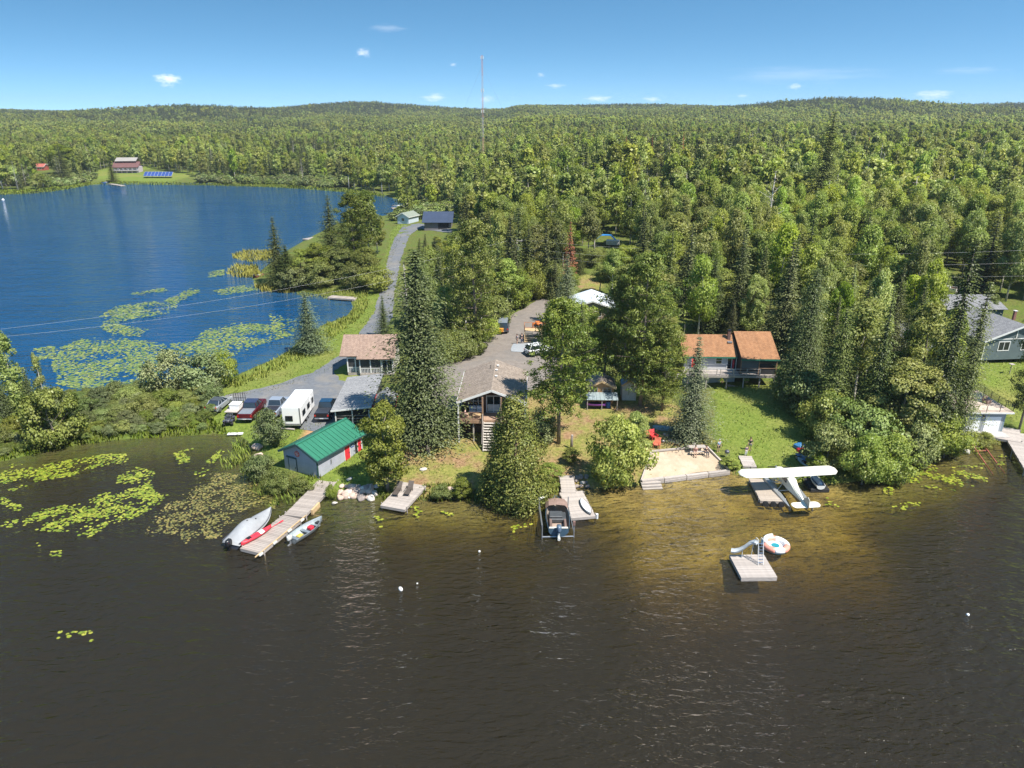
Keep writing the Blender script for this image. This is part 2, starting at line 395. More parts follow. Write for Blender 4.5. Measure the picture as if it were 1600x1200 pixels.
MUD = [[(465, 690), (492, 636), (506, 640), (500, 668), (480, 690)]]
zl = zone(LAWN, 1.6); zd = zone(DRY, 1.8); zm = zone(MUD, .5, .3)
zb = sst(.25, -.25, SH + .25 * wob(GX.ravel() * 2, GY.ravel() * 2)) * np.maximum(sst(3, 13, GX.ravel()), .4 * sst(-17, -9, GX.ravel())) * (1 - .7 * sst(32, 40, GX.ravel())) * sst(84, 80, GY.ravel() - .25 * np.clip(GX.ravel() - 40, 0, 60))
ca = me.color_attributes.new('zone', 'FLOAT_COLOR', 'POINT')
ca.data.foreach_set('color', np.stack([zl, zd, zb, zm], 1).astype(np.float32).ravel())
gm = bpy.data.materials.new('ground_cover'); gm.use_nodes = True; n, l = nt(gm); b = n['Principled BSDF']
at = n.new('ShaderNodeAttribute'); at.attribute_name = 'zone'; sp = n.new('ShaderNodeSeparateColor'); l.new(at.outputs['Color'], sp.inputs[0])
ge = n.new('ShaderNodeNewGeometry'); P = ge.outputs['Position']
fine = noise(n, l, P, 2.6, 6, .7); mid = noise(n, l, P, .35, 5, .65); big = noise(n, l, P, .06, 4, .6)
lawn = mixc(n, l, ramp2(n, l, big, (.05, .05, .05), (.8, .8, .8), .5, .78), ramp2(n, l, fine, (.085, .135, .02), (.185, .235, .045)), ramp2(n, l, fine, (.17, .15, .045), (.32, .27, .10)))
litter = mixc(n, l, ramp2(n, l, mid, (0, 0, 0), (1, 1, 1), .36, .58), ramp2(n, l, fine, (.18, .105, .055), (.36, .235, .135)), ramp2(n, l, fine, (.12, .145, .03), (.29, .27, .08)))
wild = mixc(n, l, ramp2(n, l, mid, (0, 0, 0), (1, 1, 1), .4, .65), ramp2(n, l, fine, (.06, .095, .02), (.14, .18, .035)), ramp2(n, l, fine, (.08, .08, .03), (.16, .16, .045)))
bed = mixc(n, l, ramp2(n, l, mid, (0, 0, 0), (1, 1, 1), .38, .68), ramp2(n, l, fine, (.50, .36, .11), (.72, .56, .20)), ramp2(n, l, fine, (.20, .15, .06), (.36, .27, .11)))
mud = ramp2(n, l, fine, (.30, .17, .08), (.46, .28, .15))
nzf = mathn(n, l, 'SUBTRACT', mathn(n, l, 'MULTIPLY', fine, .7), .35)
def soft(s, k0=.3, k1=.7):
    r = n.new('ShaderNodeMapRange'); r.interpolation_type = 'SMOOTHSTEP'; r.inputs['From Min'].default_value = k0; r.inputs['From Max'].default_value = k1
    l.new(mathn(n, l, 'ADD', s, nzf), r.inputs['Value']); return r.outputs[0]
c = mixc(n, l, soft(sp.outputs[0]), wild, lawn)
c = mixc(n, l, soft(sp.outputs[1]), c, litter)
c = mixc(n, l, at.outputs['Alpha'], c, mud)
c = mixc(n, l, sp.outputs[2], c, bed)
l.new(c, b.inputs['Base Color']); b.inputs['Roughness'].default_value = .95; b.inputs['Specular IOR Level'].default_value = .1
bp = n.new('ShaderNodeBump'); bp.inputs['Strength'].default_value = .7; bp.inputs['Distance'].default_value = .12
l.new(noise(n, l, P, 4.5, 5, .7), bp.inputs['Height']); l.new(bp.outputs[0], b.inputs['Normal'])
me.materials.append(gm)
tag(link('ground', me), 'rolling land with lawns, leaf litter and lake bed', kind='structure')

# lake of clear brown water, bay painted with reflected sky; both reach below every bed
def water_mat(name, murk_or_sky, part, ior):  # diffuse colour: murk in the lake, painted sky reflection in the bay
  wm = bpy.data.materials.new(name); wm.use_nodes = True; n, l = nt(wm); n.clear()
  out = n.new('ShaderNodeOutputMaterial'); ge = n.new('ShaderNodeNewGeometry'); P = ge.outputs['Position']
  def wave(sx, sy, rot, sc_, det, rough=.55, dist=.6):
      mp = n.new('ShaderNodeMapping'); mp.inputs['Scale'].default_value = (sx, sy, 1); mp.inputs['Rotation'].default_value = (0, 0, rot); l.new(P, mp.inputs[0])
      return noise(n, l, mp.outputs[0], sc_, det, rough, dist)
  w1 = wave(.42, 1.0, R(8), 1.05, 3); w2 = wave(.5, 1.0, R(-16), 2.3, 2); w3 = wave(.6, 1, R(14), 5.0, 2); w0 = wave(.38, 1.15, R(-9), .30, 3, .6, .9)
  calm = n.new('ShaderNodeMapRange'); calm.inputs['From Min'].default_value = .36; calm.inputs['From Max'].default_value = .62; calm.inputs['To Min'].default_value = .6
  l.new(wave(.5, 1.0, R(20), .055, 3), calm.inputs['Value'])
  far_ = n.new('ShaderNodeMapRange'); sxy = n.new('ShaderNodeSeparateXYZ'); l.new(P, sxy.inputs[0]); l.new(sxy.outputs[1], far_.inputs['Value']); far_.inputs['From Min'].default_value = 70; far_.inputs['From Max'].default_value = 110; far_.inputs['To Min'].default_value = 1.0; far_.inputs['To Max'].default_value = .50
  hsum = mathn(n, l, 'ADD', mathn(n, l, 'ADD', mathn(n, l, 'MULTIPLY', w1, .38), mathn(n, l, 'MULTIPLY', w0, 1.5 if 'bay' in name else .30)), mathn(n, l, 'ADD', mathn(n, l, 'MULTIPLY', w2, .25), mathn(n, l, 'MULTIPLY', w3, .06)))
  bp = n.new('ShaderNodeBump'); bp.inputs['Distance'].default_value = 1.0
  l.new(mathn(n, l, 'MULTIPLY', calm.outputs[0], far_.outputs[0]), bp.inputs['Strength']); l.new(hsum, bp.inputs['Height'])
  fr = n.new('ShaderNodeFresnel'); fr.inputs['IOR'].default_value = ior; l.new(bp.outputs[0], fr.inputs['Normal'])
  gl = n.new('ShaderNodeBsdfGlossy'); gl.inputs['Roughness'].default_value = .045; l.new(bp.outputs[0], gl.inputs['Normal'])
  tp0 = n.new('ShaderNodeBsdfTransparent'); mk = n.new('ShaderNodeBsdfDiffuse'); mk.inputs[0].default_value = (*murk_or_sky, 1); l.new(bp.outputs[0], mk.inputs['Normal'])
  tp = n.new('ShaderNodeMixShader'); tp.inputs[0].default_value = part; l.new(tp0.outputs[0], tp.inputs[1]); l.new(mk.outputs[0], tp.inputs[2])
  ms = n.new('ShaderNodeMixShader'); l.new(fr.outputs[0], ms.inputs[0]); l.new(tp.outputs[0], ms.inputs[1]); l.new(gl.outputs[0], ms.inputs[2])
  l.new(ms.outputs[0], out.inputs['Surface'])
  va = n.new('ShaderNodeVolumeAbsorption'); va.inputs['Color'].default_value = (.60, .55, .03, 1); va.inputs['Density'].default_value = 1.05
  l.new(va.outputs[0], out.inputs['Volume'])
  wm.cycles.homogeneous_volume = True
  return wm
FP = [(-1450, -150), (690, -150), (690, 200), (12, 200), (12, 86), (-1450, 86)]
lake = MB().loft([[(x, y, z) for x, y in FP] for z in (-9, 0)]).build('lake', water_mat('lake_water', (.072, .060, .037), .28, 1.35))
bay = MB().box(-1450, 11.95, 86.05, 470, -9, -.002).build('bay', water_mat('bay_water_sky_tinted', (.008, .105, .27), .50, 1.36))  # blue of the reflected sky painted in as diffuse colour
tag(bay, 'wind rippled bay water behind the isthmus, sky blue painted into its colour', kind='structure')
tag(lake, 'brown rippled lake water shallow and amber along the beach', kind='structure')

def drape(name, px, m, dz, label, jit=.22, step=1.0, kind='structure'):
    """a sheet laid on the terrain, its edge uneven"""
    P = gpoly(px); Q = []
    for i, (x0, y0) in enumerate(P):
        x1, y1 = P[(i + 1) % len(P)]; L = math.hypot(x1 - x0, y1 - y0); k = max(1, int(L / .9))
        for j in range(k):
            t = j / k; Q.append((x0 + (x1 - x0) * t + rng.uniform(-jit, jit), y0 + (y1 - y0) * t + rng.uniform(-jit, jit)))
    bm = bmesh.new(); f = bm.faces.new([bm.verts.new((x, y, 0)) for x, y in Q])
    bmesh.ops.triangulate(bm, faces=[f])
    xs = [q[0] for q in Q]; ys = [q[1] for q in Q]
    for ax, lo, hi in ((0, min(xs), max(xs)), (1, min(ys), max(ys))):
        g = math.ceil(lo / step) * step
        while g < hi:
            no = (1, 0, 0) if ax == 0 else (0, 1, 0); co = (g, 0, 0) if ax == 0 else (0, g, 0)
            bmesh.ops.bisect_plane(bm, geom=bm.verts[:] + bm.edges[:] + bm.faces[:], plane_co=co, plane_no=no, dist=1e-4); g += step
    h = terrain(np.array([v.co.x for v in bm.verts]), np.array([v.co.y for v in bm.verts]))
    for v, z in zip(bm.verts, h): v.co.z = z + dz
    bmesh.ops.recalc_face_normals(bm, faces=bm.faces)
    for f in bm.faces:
        if f.normal.z < 0: f.normal_flip()
    me = bpy.data.meshes.new(name); bm.to_mesh(me); bm.free(); me.materials.append(m); me.shade_smooth()
    return tag(link(name, me), label, kind=kind)
def earth(name, lo, hi, tr, scale=1.4, trf=.5):
    m = bpy.data.materials.new(name); m.use_nodes = True; n, l = nt(m); b = n['Principled BSDF']
    P = n.new('ShaderNodeNewGeometry').outputs['Position']
    a = ramp2(n, l, noise(n, l, P, scale, 7, .75), lo, hi, .3, .7)
    k = ramp2(n, l, noise(n, l, P, .22, 4, .6, .8), (0, 0, 0), (trf, trf, trf), .45, .65)
    l.new(mixc(n, l, k, a, tr), b.inputs['Base Color']); b.inputs['Roughness'].default_value = .95; b.inputs['Specular IOR Level'].default_value = .15
    bp = n.new('ShaderNodeBump'); bp.inputs['Strength'].default_value = .5; bp.inputs['Distance'].default_value = .05
    l.new(noise(n, l, P, 6, 5, .7), bp.inputs['Height']); l.new(bp.outputs[0], b.inputs['Normal'])
    return m
road_m = earth('grey_gravel', (.11, .12, .135), (.175, .185, .20), (.23, .21, .18), 1.6, .55)
drive_m = earth('brown_gravel', (.165, .142, .125), (.255, .224, .197), (.17, .16, .15), 1.2, .6)
sand_m = earth('beach_sand', (.40, .31, .22), (.53, .44, .33), (.37, .26, .165), 1.0, .5)
ROAD_PX = [(352, 626), (352, 618), (420, 604), (490, 582), (530, 555), (560, 525), (584, 490), (596, 450), (606, 405), (615, 375), (630, 353), (655, 349), (708, 358),
           (706, 364), (655, 357), (640, 368), (628, 400), (617, 450), (613, 495), (598, 530), (552, 560), (522, 580), (530, 594), (548, 602), (560, 645), (508, 678), (470, 670), (440, 648), (400, 628)]
drape('road', ROAD_PX, road_m, .05, 'grey gravel road curving along the bay into a parking lot')
DRIVE_PX = [(640, 610), (690, 570), (735, 546), (772, 520), (800, 492), (832, 474), (846, 466), (862, 470), (852, 484), (850, 505), (850, 540), (870, 556), (870, 580), (830, 612), (700, 640)]
drape('driveway', DRIVE_PX, drive_m, .05, 'brown gravel driveway climbing behind the central cottage')
drape('gravel_patch', [(798, 550), (802, 538), (835, 537), (838, 552)], earth('blue_gravel', (.24, .27, .30), (.34, .37, .40), (.28, .28, .28)), .10, 'patch of bluish crushed stone beside the driveway')
drape('beach', [(1004, 750), (1019, 706), (1104, 697), (1138, 733), (1100, 738), (1050, 744)], sand_m, .07, 'square of raked beach sand behind a timber edge', .05)
# ------------------------------------------------------------------ trees and plants: leaf-by-leaf crowns
def mesh_np(name, V, F, m, tint=None, smooth=False, nor=None):
    me = bpy.data.meshes.new(name); V = np.asarray(V, np.float32); F = np.asarray(F, np.int32); k = F.shape[1]
    me.vertices.add(len(V)); me.vertices.foreach_set('co', V.ravel())
    me.loops.add(F.size); me.loops.foreach_set('vertex_index', F.ravel())
    me.polygons.add(len(F)); me.polygons.foreach_set('loop_start', (np.arange(len(F)) * k).astype(np.int32))
    me.update(calc_edges=True)
    if tint is not None:
        a = me.attributes.new('tint', 'FLOAT', 'POINT'); a.data.foreach_set('value', np.asarray(tint, np.float32))
    if m: me.materials.append(m)
    if smooth or nor is not None: me.shade_smooth()
    if nor is not None: me.normals_split_custom_set_from_vertices(np.asarray(nor, np.float32).tolist())
    return me
def unit(a): return a / (np.linalg.norm(a, axis=-1, keepdims=True) + 1e-9)
def leaves(C, N, size, rs, aspect=.7):
    """rhombic leaf sprays at C, roughly facing N"""
    n = len(C); N = unit(N + rs.normal(0, .55, (n, 3))); T = unit(np.cross(N, rs.normal(0, 1, (n, 3)))); B = np.cross(N, T)
    s = size * rs.uniform(.6, 1.35, (n, 1))
    V = np.stack([C - T * s, C - B * s * aspect + N * s * .18, C + T * s, C + B * s * aspect + N * s * .18], 1).reshape(-1, 3)
    F = (np.arange(n)[:, None] * 4 + np.arange(4)[None])
    return V, F
def crown_leaf(seed, h, r, z0, n, size, clumps=26, shape=1.0, loose=.36, m=None, name='crown'):
    """broadleaf crown: leaf sprays gathered in clumps spread through an uneven volume"""
    rs = np.random.RandomState(seed); zc = (z0 + h) / 2; hz = (h - z0) / 2
    C = []; N = []; T = []
    for k in range(clumps):
        a = rs.uniform(0, 2 * np.pi); u = rs.uniform(-.9, 1)
        rad = math.sqrt(max(0, 1 - abs(u) ** 2.2)) * (1 - .28 * shape * max(u, 0)) * rs.uniform(.35, .92)
        c = np.array([math.cos(a) * rad * r, math.sin(a) * rad * r, zc + u * hz * .86])
        cr = r * loose * rs.uniform(.7, 1.3); q = int(n / clumps * rs.uniform(.6, 1.4))
        d = unit(rs.normal(0, 1, (q, 3))); rr = cr * rs.uniform(.25, 1, (q, 1)) ** .5
        p = c + d * rr * np.array([1, 1, .75]); out = unit(d + .7 * unit(p - np.array([0, 0, zc])) + np.array([0, 0, .35]))
        C.append(p); N.append(out); T.append(np.clip(rs.uniform(0, .7) + rs.uniform(-.2, .35, q), 0, 1))
    C = np.concatenate(C); N = np.concatenate(N); T = np.concatenate(T)
    V, F = leaves(C, N, size, rs); NN = unit(N * .75 + np.array([0, 0, .3]) + rs.normal(0, .42, N.shape))
    return mesh_np(name, V, F, m, np.repeat(T, 4), nor=np.repeat(NN, 4, 0))
def cone_leaf(seed, h, r, n, size, clumps, m, power=.75, tops=1, name='crown'):
    """flame-shaped crown of upswept leafy lobes"""
    rs = np.random.RandomState(seed); C = []; N = []; T = []
    for k in range(clumps):
        t = rs.uniform(0, 1) ** 1.25 * .97; a = rs.uniform(0, 6.28); env = r * (1 - t) ** power * (1 - .35 * max(0, .12 - t) / .12); rad = env * rs.uniform(.45, .95)
        c = np.array([math.cos(a) * rad, math.sin(a) * rad, h * (.03 + .95 * t)]); cr = .16 * r + .22 * env * rs.uniform(.7, 1.2); q = int(n / clumps * rs.uniform(.6, 1.4) * (.4 + .8 * (1 - t)))
        d = unit(rs.normal(0, 1, (q, 3))); p = c + d * cr * rs.uniform(.3, 1, (q, 1)) ** .5 * np.array([.9, .9, 1.35])
        o = p * np.array([1, 1, 0]); N.append(unit(d * .7 + .8 * unit(o) + np.array([0, 0, .5]))); C.append(p); T.append(np.clip(rs.uniform(0, .7) + rs.uniform(-.2, .35, q), 0, 1))
    C = np.concatenate(C); N = np.concatenate(N); T = np.concatenate(T); V, F = leaves(C, N, size, rs); NN = unit(N + rs.normal(0, .35, N.shape))
    return mesh_np(name, V, F, m, np.repeat(T, 4), nor=np.repeat(NN, 4, 0))
def limbs(seed, h, r, z0, r0, m, n=9, name='trunk', lean=.0, sides=6):
    rs = random.Random(seed); b = MB(); top = h * .86; pts = []
    for i in range(6):
        t = i / 5; pts.append((rs.uniform(-.12, .12) * t * r + lean * t * t * r, rs.uniform(-.12, .12) * t * r, top * t))
    b.tube(pts, [r0 * (1.25 if i == 0 else 1 - .8 * i / 5) for i in range(6)], sides)
    for k in range(n):
        t = rs.uniform(max(.12, z0 / h * .8), .85); a = rs.uniform(0, 6.28); L = r * rs.uniform(.5, .85) * (1.15 - t * .6)
        i = min(4, int(t * 5)); q = t * 5 - i; p0 = Vector(pts[i]).lerp(Vector(pts[i + 1]), q)
        p1 = p0 + Vector((math.cos(a) * L * .5, math.sin(a) * L * .5, L * .35)); p2 = p0 + Vector((math.cos(a) * L, math.sin(a) * L, L * rs.uniform(.5, .9)))
        b.tube([p0, p1, p2], [r0 * .38 * (1.1 - t), r0 * .22 * (1.1 - t), r0 * .08], 4, False)
    return b.mesh(name, m, True)
def spruce_mesh(seed, h, r, n_l, per, size, m, droop=.35, z0=.06, gap=.0, power=.85, name='crown'):
    """whorls of drooping boughs, each a fan of needle sprays"""
    rs = np.random.RandomState(seed); VS = []; NS = []; T = []; lop = rs.uniform(.66, 1.25, 7); nw = rs.uniform(11, 15); Z = np.array([0, 0, 1.0])
    for i in range(n_l):
        t = min(max((i + rs.uniform(-.3, .3)) / n_l, 0), .995)
        z = h * (z0 + (1 - z0) * t); rl = r * (1 - t) ** power * rs.uniform(.85, 1.12) * (.66 + .46 * abs(math.sin(math.pi * t * nw))) + .04 * r
        nb = max(4, int(per * (1 - t * .62))); off = rs.uniform(0, 6.28)
        for j in range(nb):
            if rs.uniform() < gap: continue
            a = off + 2 * np.pi * j / nb + rs.uniform(-.25, .25); L = rl * rs.uniform(.62, 1.18) * lop[int(a * 1.1) % 7]
            e = np.array([math.cos(a), math.sin(a), 0]); w = np.array([-e[1], e[0], 0]); k = max(2, int(L / (size * 1.05)))
            s = ((np.arange(k) + .6) / k)[:, None]; u = lambda lo, hi: rs.uniform(lo, hi, (k, 1))
            zz = z - droop * L * s + .22 * L * s * s * (1 - t) + u(-.06, .06) * size + (.5 * L * s if t > .9 else 0)
            c = e * L * s + Z * zz + w * u(-.24, .24) * L * (.4 + s)
            d = unit(e * .75 + w * u(-.95, .95) + Z * (-droop + u(-.12, .22))); sd = unit(np.cross(d, Z + rs.normal(0, .32, (k, 3)))); ss = size * u(.75, 1.3) * (1.15 - .45 * s); up = np.cross(sd, d) * ss * -.12
            VS.append(np.stack([c - d * ss * .8, c + sd * ss * .5 + up, c + d * ss, c - sd * ss * .5 + up], 1).reshape(-1, 3))
            NS.append(np.repeat(unit(e * .55 + Z * .75 + w * u(-.3, .3) + rs.normal(0, .2, (k, 3))), 4, 0)); T.append(np.repeat(np.clip(rs.uniform(-.1, .4) + .65 * s[:, 0] + rs.uniform(-.1, .1, k), 0, 1), 4))
    V = np.concatenate(VS); n = len(V) // 4
    return mesh_np(name, V, np.arange(n * 4).reshape(n, 4), m, np.concatenate(T), nor=np.concatenate(NS))
def pole_mesh(h, r0, m, name='trunk', sides=7, bend=.0):
    return MB().tube([(0, 0, -.2), (bend, 0, h * .3), (-bend * .6, bend, h * .65), (0, 0, h)], [r0 * 1.25, r0 * .85, r0 * .5, r0 * .06], sides).mesh(name, m, True)
def pine_mesh(seed, h, r, z0, n, size, m, m_trunk, r0, tiers=15):
    """pine: open crown of needle tufts carried on level boughs"""
    rs = np.random.RandomState(seed); b = MB(); b.tube([(0, 0, -.2), (.1, 0, h * .35), (-.05, .1, h * .7), (0, 0, h * .97)], [r0 * 1.2, r0 * .9, r0 * .55, r0 * .1], 8)
    C = []; N = []; T = []
    for i in range(tiers):
        t = (i + .5) / tiers; z = z0 + (h - z0) * t; env = r * (math.sin(math.pi * min(1, (.22 + t * .78))) ** .7 * .95 + .08)
        nb = rs.randint(4, 7); off = rs.uniform(0, 6.28)
        for j in range(nb):
            a = off + 6.28 * j / nb + rs.uniform(-.4, .4); L = env * rs.uniform(.55, 1.12); e = np.array([math.cos(a), math.sin(a), 0])
            rise = rs.uniform(.0, .30) + .25 * t
            p0 = np.array([0, 0, z]); p2 = p0 + e * L + np.array([0, 0, L * rise]); p1 = p0 + e * L * .5 + np.array([0, 0, L * rise * .3])
            b.tube([p0, p1, p2], [r0 * .26 * (1.15 - t), r0 * .15 * (1.15 - t), r0 * .05], 4, False)
            tb = rs.uniform(0, .7)
            for q in range(6):
                s = rs.uniform(.35, 1.05); c = p0 + (p2 - p0) * s + rs.normal(0, .13 * L + .05, 3) * np.array([1, 1, .45])
                cr = rs.uniform(.32, .62) * (.65 + r / 6); k = max(4, int(n / (tiers * 5.5 * 6)))
                d = unit(rs.normal(0, 1, (k, 3)) + np.array([0, 0, .35])); C.append(c + d * cr * rs.uniform(.3, 1, (k, 1)) * np.array([1, 1, .6])); N.append(unit(d + np.array([0, 0, .4])))
                T.append(np.clip(tb + rs.uniform(-.15, .4, k), 0, 1))
    C = np.concatenate(C); N = np.concatenate(N); T = np.concatenate(T); V, F = leaves(C, N, size, rs, .5); NN = unit(N + rs.normal(0, .25, N.shape))
    return mesh_np('crown', V, F, m, np.repeat(T, 4), nor=np.repeat(NN, 4, 0)), b.mesh('trunk', m_trunk, True)

bark_birch = plain('pale_bark', (.48, .45, .40), .8, 0, .35, 5, .3)
bark_grey = plain('grey_bark', (.20, .17, .14), .9, 0, .35, 4, .5)
bark_pine = plain('pine_bark', (.23, .18, .145), .9, 0, .4, 3, .5); bark_red = plain('ruddy_bark', (.26, .17, .12), .9, 0, .35, 4, .5)
f_broad = foliage('broad_leaves', (.195, .255, .058), (.385, .43, .125), .48, (.34, .31, .12), .28)
f_lime = foliage('bright_leaves', (.20, .28, .048), (.38, .45, .10), .48, (.25, .24, .04), .15)
f_willow = foliage('willow_leaves', (.125, .18, .045), (.29, .35, .125), .30, (.22, .20, .10), .2)
f_spruce = foliage('spruce_needles', (.032, .052, .017), (.15, .175, .058), .2, (.10, .10, .03), .10)
f_blue = foliage('blue_spruce_needles', (.075, .105, .055), (.22, .26, .15), .18, (.12, .15, .09), .10)
f_pine = foliage('pine_needles', (.075, .12, .028), (.23, .27, .07), .3, (.15, .13, .04), .12)
f_cedar = foliage('cedar_sprays', (.12, .16, .026), (.31, .32, .07), .32, (.24, .19, .05), .18)
f_dead = foliage('dead_needles', (.17, .05, .028), (.33, .11, .06), .15, (.25, .12, .06), .1)
f_grey = foliage('grey_leaves', (.125, .165, .06), (.275, .315, .145), .30, (.24, .20, .13), .25)

# prototypes: unit trees 10 m tall, crown radius 3 m (scaled where they stand)
PR = {}
for s in range(4):
    PR['broad', 0, s] = (crown_leaf(100 + s, 10, 3, 1.4, 17000, .105, 60, .7, .26, f_broad), limbs(s, 10, 3, 2, .17, bark_birch if s % 2 else bark_grey, 12))
    PR['broad', 1, s] = (crown_leaf(200 + s, 10, 2.6, 1.8, 9000, .12, 40, .9, .42, f_broad), limbs(10 + s, 10, 3, 3, .15, bark_birch, 7, sides=5))
for s in range(3):
    PR['lime', 0, s] = (crown_leaf(130 + s, 10, 3, .9, 17000, .105, 60, .6, .26, f_lime), limbs(20 + s, 10, 3, 1, .16, bark_grey, 12))
    PR['lime', 1, s] = (crown_leaf(230 + s, 10, 2.6, 1.6, 9000, .12, 40, .9, .42, f_lime), limbs(25 + s, 10, 3, 3, .15, bark_birch, 7, sides=5))
    PR['aspen', 1, s] = (crown_leaf(260 + s, 10, 1.9, 3.2, 8000, .11, 36, 1.0, .46, f_broad), limbs(40 + s, 10, 2.2, 5, .13, bark_birch, 7, sides=5))
    PR['spruce', 0, s] = (spruce_mesh(300 + s, 10, 1.9, 60, 28, .11, f_spruce), pole_mesh(9.8, .17, bark_grey))
    PR['spruce', 1, s] = (spruce_mesh(320 + s, 10, 1.55, 42, 18, .17, f_spruce, gap=.05), pole_mesh(9.8, .14, bark_grey, sides=5))
    PR['pine', 0, s] = pine_mesh(340 + s, 10, 2.6, (2.3, 1.5, 1.5)[s], 22000, .085, f_pine, bark_pine, .135)
    PR['shrub', 0, s] = (crown_leaf(400 + s, 3, 1.8, .05, 8500, .068, 46, .3, .30, f_willow), limbs(60 + s, 2.6, 1.6, .3, .05, bark_grey, 10, sides=4))
    PR['bush', 0, s] = (crown_leaf(420 + s, 3, 1.8, .05, 8500, .066, 46, .3, .30, f_broad), limbs(70 + s, 2.6, 1.6, .3, .05, bark_grey, 10, sides=4))
    PR['greybush', 0, s] = (crown_leaf(440 + s, 3, 1.8, .05, 8500, .066, 46, .3, .30, f_grey), limbs(80 + s, 2.6, 1.6, .3, .05, bark_grey, 10, sides=4))
PR['blue', 0, 0] = (spruce_mesh(360, 10, 2.5, 54, 32, .12, f_blue, droop=.22, z0=.03), pole_mesh(9.6, .17, bark_grey))
PR['blue', 0, 1] = (spruce_mesh(361, 10, 2.3, 52, 30, .12, f_blue, droop=.25, z0=.05), pole_mesh(9.6, .17, bark_grey))
PR['bigspruce', 0, 0] = (spruce_mesh(365, 10, 1.95, 76, 36, .078, f_spruce, droop=.40, z0=.08, power=.50), pole_mesh(9.8, .22, bark_grey))
PR['bigspruce', 0, 1] = (spruce_mesh(366, 10, 1.9, 74, 33, .082, f_spruce, droop=.38, z0=.08, power=.66, gap=.06), pole_mesh(9.8, .22, bark_grey))
PR['shaggy', 0, 0] = (spruce_mesh(367, 10, 1.6, 76, 28, .085, f_spruce, droop=.45, z0=.06, power=.52, gap=.06), pole_mesh(9.8, .2, bark_grey))
PR['shaggy', 0, 1] = (spruce_mesh(368, 10, 1.5, 74, 28, .085, f_spruce, droop=.42, z0=.06, power=.48, gap=.08), pole_mesh(9.8, .2, bark_grey))
PR['dead', 0, 0] = (spruce_mesh(370, 10, 1.3, 44, 16, .17, f_dead, droop=.35, gap=.08), pole_mesh(9.9, .14, bark_red))
PR['bare', 0, 0] = (spruce_mesh(371, 10, 1.3, 18, 7, .16, bark_grey, droop=.3, gap=.3), limbs(91, 11, 2.2, 2, .13, bark_birch, 22))
PR['cedar', 0, 0] = (cone_leaf(380, 10, 2.7, 26000, .075, 190, f_cedar, .62), limbs(92, 10, 2, 1, .2, bark_red, 10))
PR['cedar', 0, 1] = (cone_leaf(381, 10, 2.2, 20000, .075, 150, f_cedar, .75), limbs(93, 10, 2, 1, .2, bark_red, 10))
PR['column', 0, 0] = (cone_leaf(385, 10, 1.6, 12000, .085, 110, f_broad, .7), limbs(95, 10, 1.4, 1, .15, bark_birch, 9))

def plant(kind, lod, s, loc, h, width, label, cat, name, group=None, rotz=None, lean=0):
    base_h = 3.0 if kind in ('shrub', 'bush', 'greybush') else 10.0
    me_c, me_t = PR[kind, lod, s]
    r = max(me_c.get('r', 0) or 0, .1)
    if 'r' not in me_c:
        co = np.zeros(len(me_c.vertices) * 3, np.float32); me_c.vertices.foreach_get('co', co); co = co.reshape(-1, 3)
        me_c['r'] = float(np.percentile(np.hypot(co[:, 0], co[:, 1]), 97)); r = me_c['r']
    sx = width / 2 / r; sz = h / base_h
    e = thing(name, label, cat, loc, rng.uniform(0, 6.28) if rotz is None else rotz, group)
    e.scale = (sx, sx, sz)
    if lean: e.rotation_euler[1] = lean
    link('trunk' if kind not in ('shrub', 'bush', 'greybush') else 'stem', me_t, e); link('crown' if kind not in ('shrub', 'bush', 'greybush') else 'foliage', me_c, e)
    return e
TREES_AT = []
def tree_px(kind, s, px, py, top, wpx, label, name=None, cat=None, lod=0, lean=0, group=None):
    """a tree whose foot and top the photograph shows"""
    g = ground(px, py); h = height_for(top, g.y) - g.z; w = wpx / px_scale((g.x, g.y, g.z + h / 2))
    nm = {'broad': 'broadleaf_tree', 'lime': 'broadleaf_tree', 'aspen': 'aspen_tree', 'spruce': 'spruce_tree', 'bigspruce': 'spruce_tree', 'shaggy': 'spruce_tree', 'blue': 'blue_spruce', 'pine': 'pine_tree',
          'dead': 'dead_spruce', 'bare': 'bare_tree', 'cedar': 'cedar_tree', 'column': 'birch_tree', 'shrub': 'willow_shrub', 'bush': 'bush', 'greybush': 'willow_shrub'}[kind]
    ct = {'shrub': 'shrub', 'bush': 'bush', 'greybush': 'shrub'}.get(kind, 'tree')
    TREES_AT.append((g.x, g.y, w / 2))
    return plant(kind, lod, s, (g.x, g.y, g.z - .05), max(h, .4), w, label, cat or ct, name or nm, group, lean=lean)
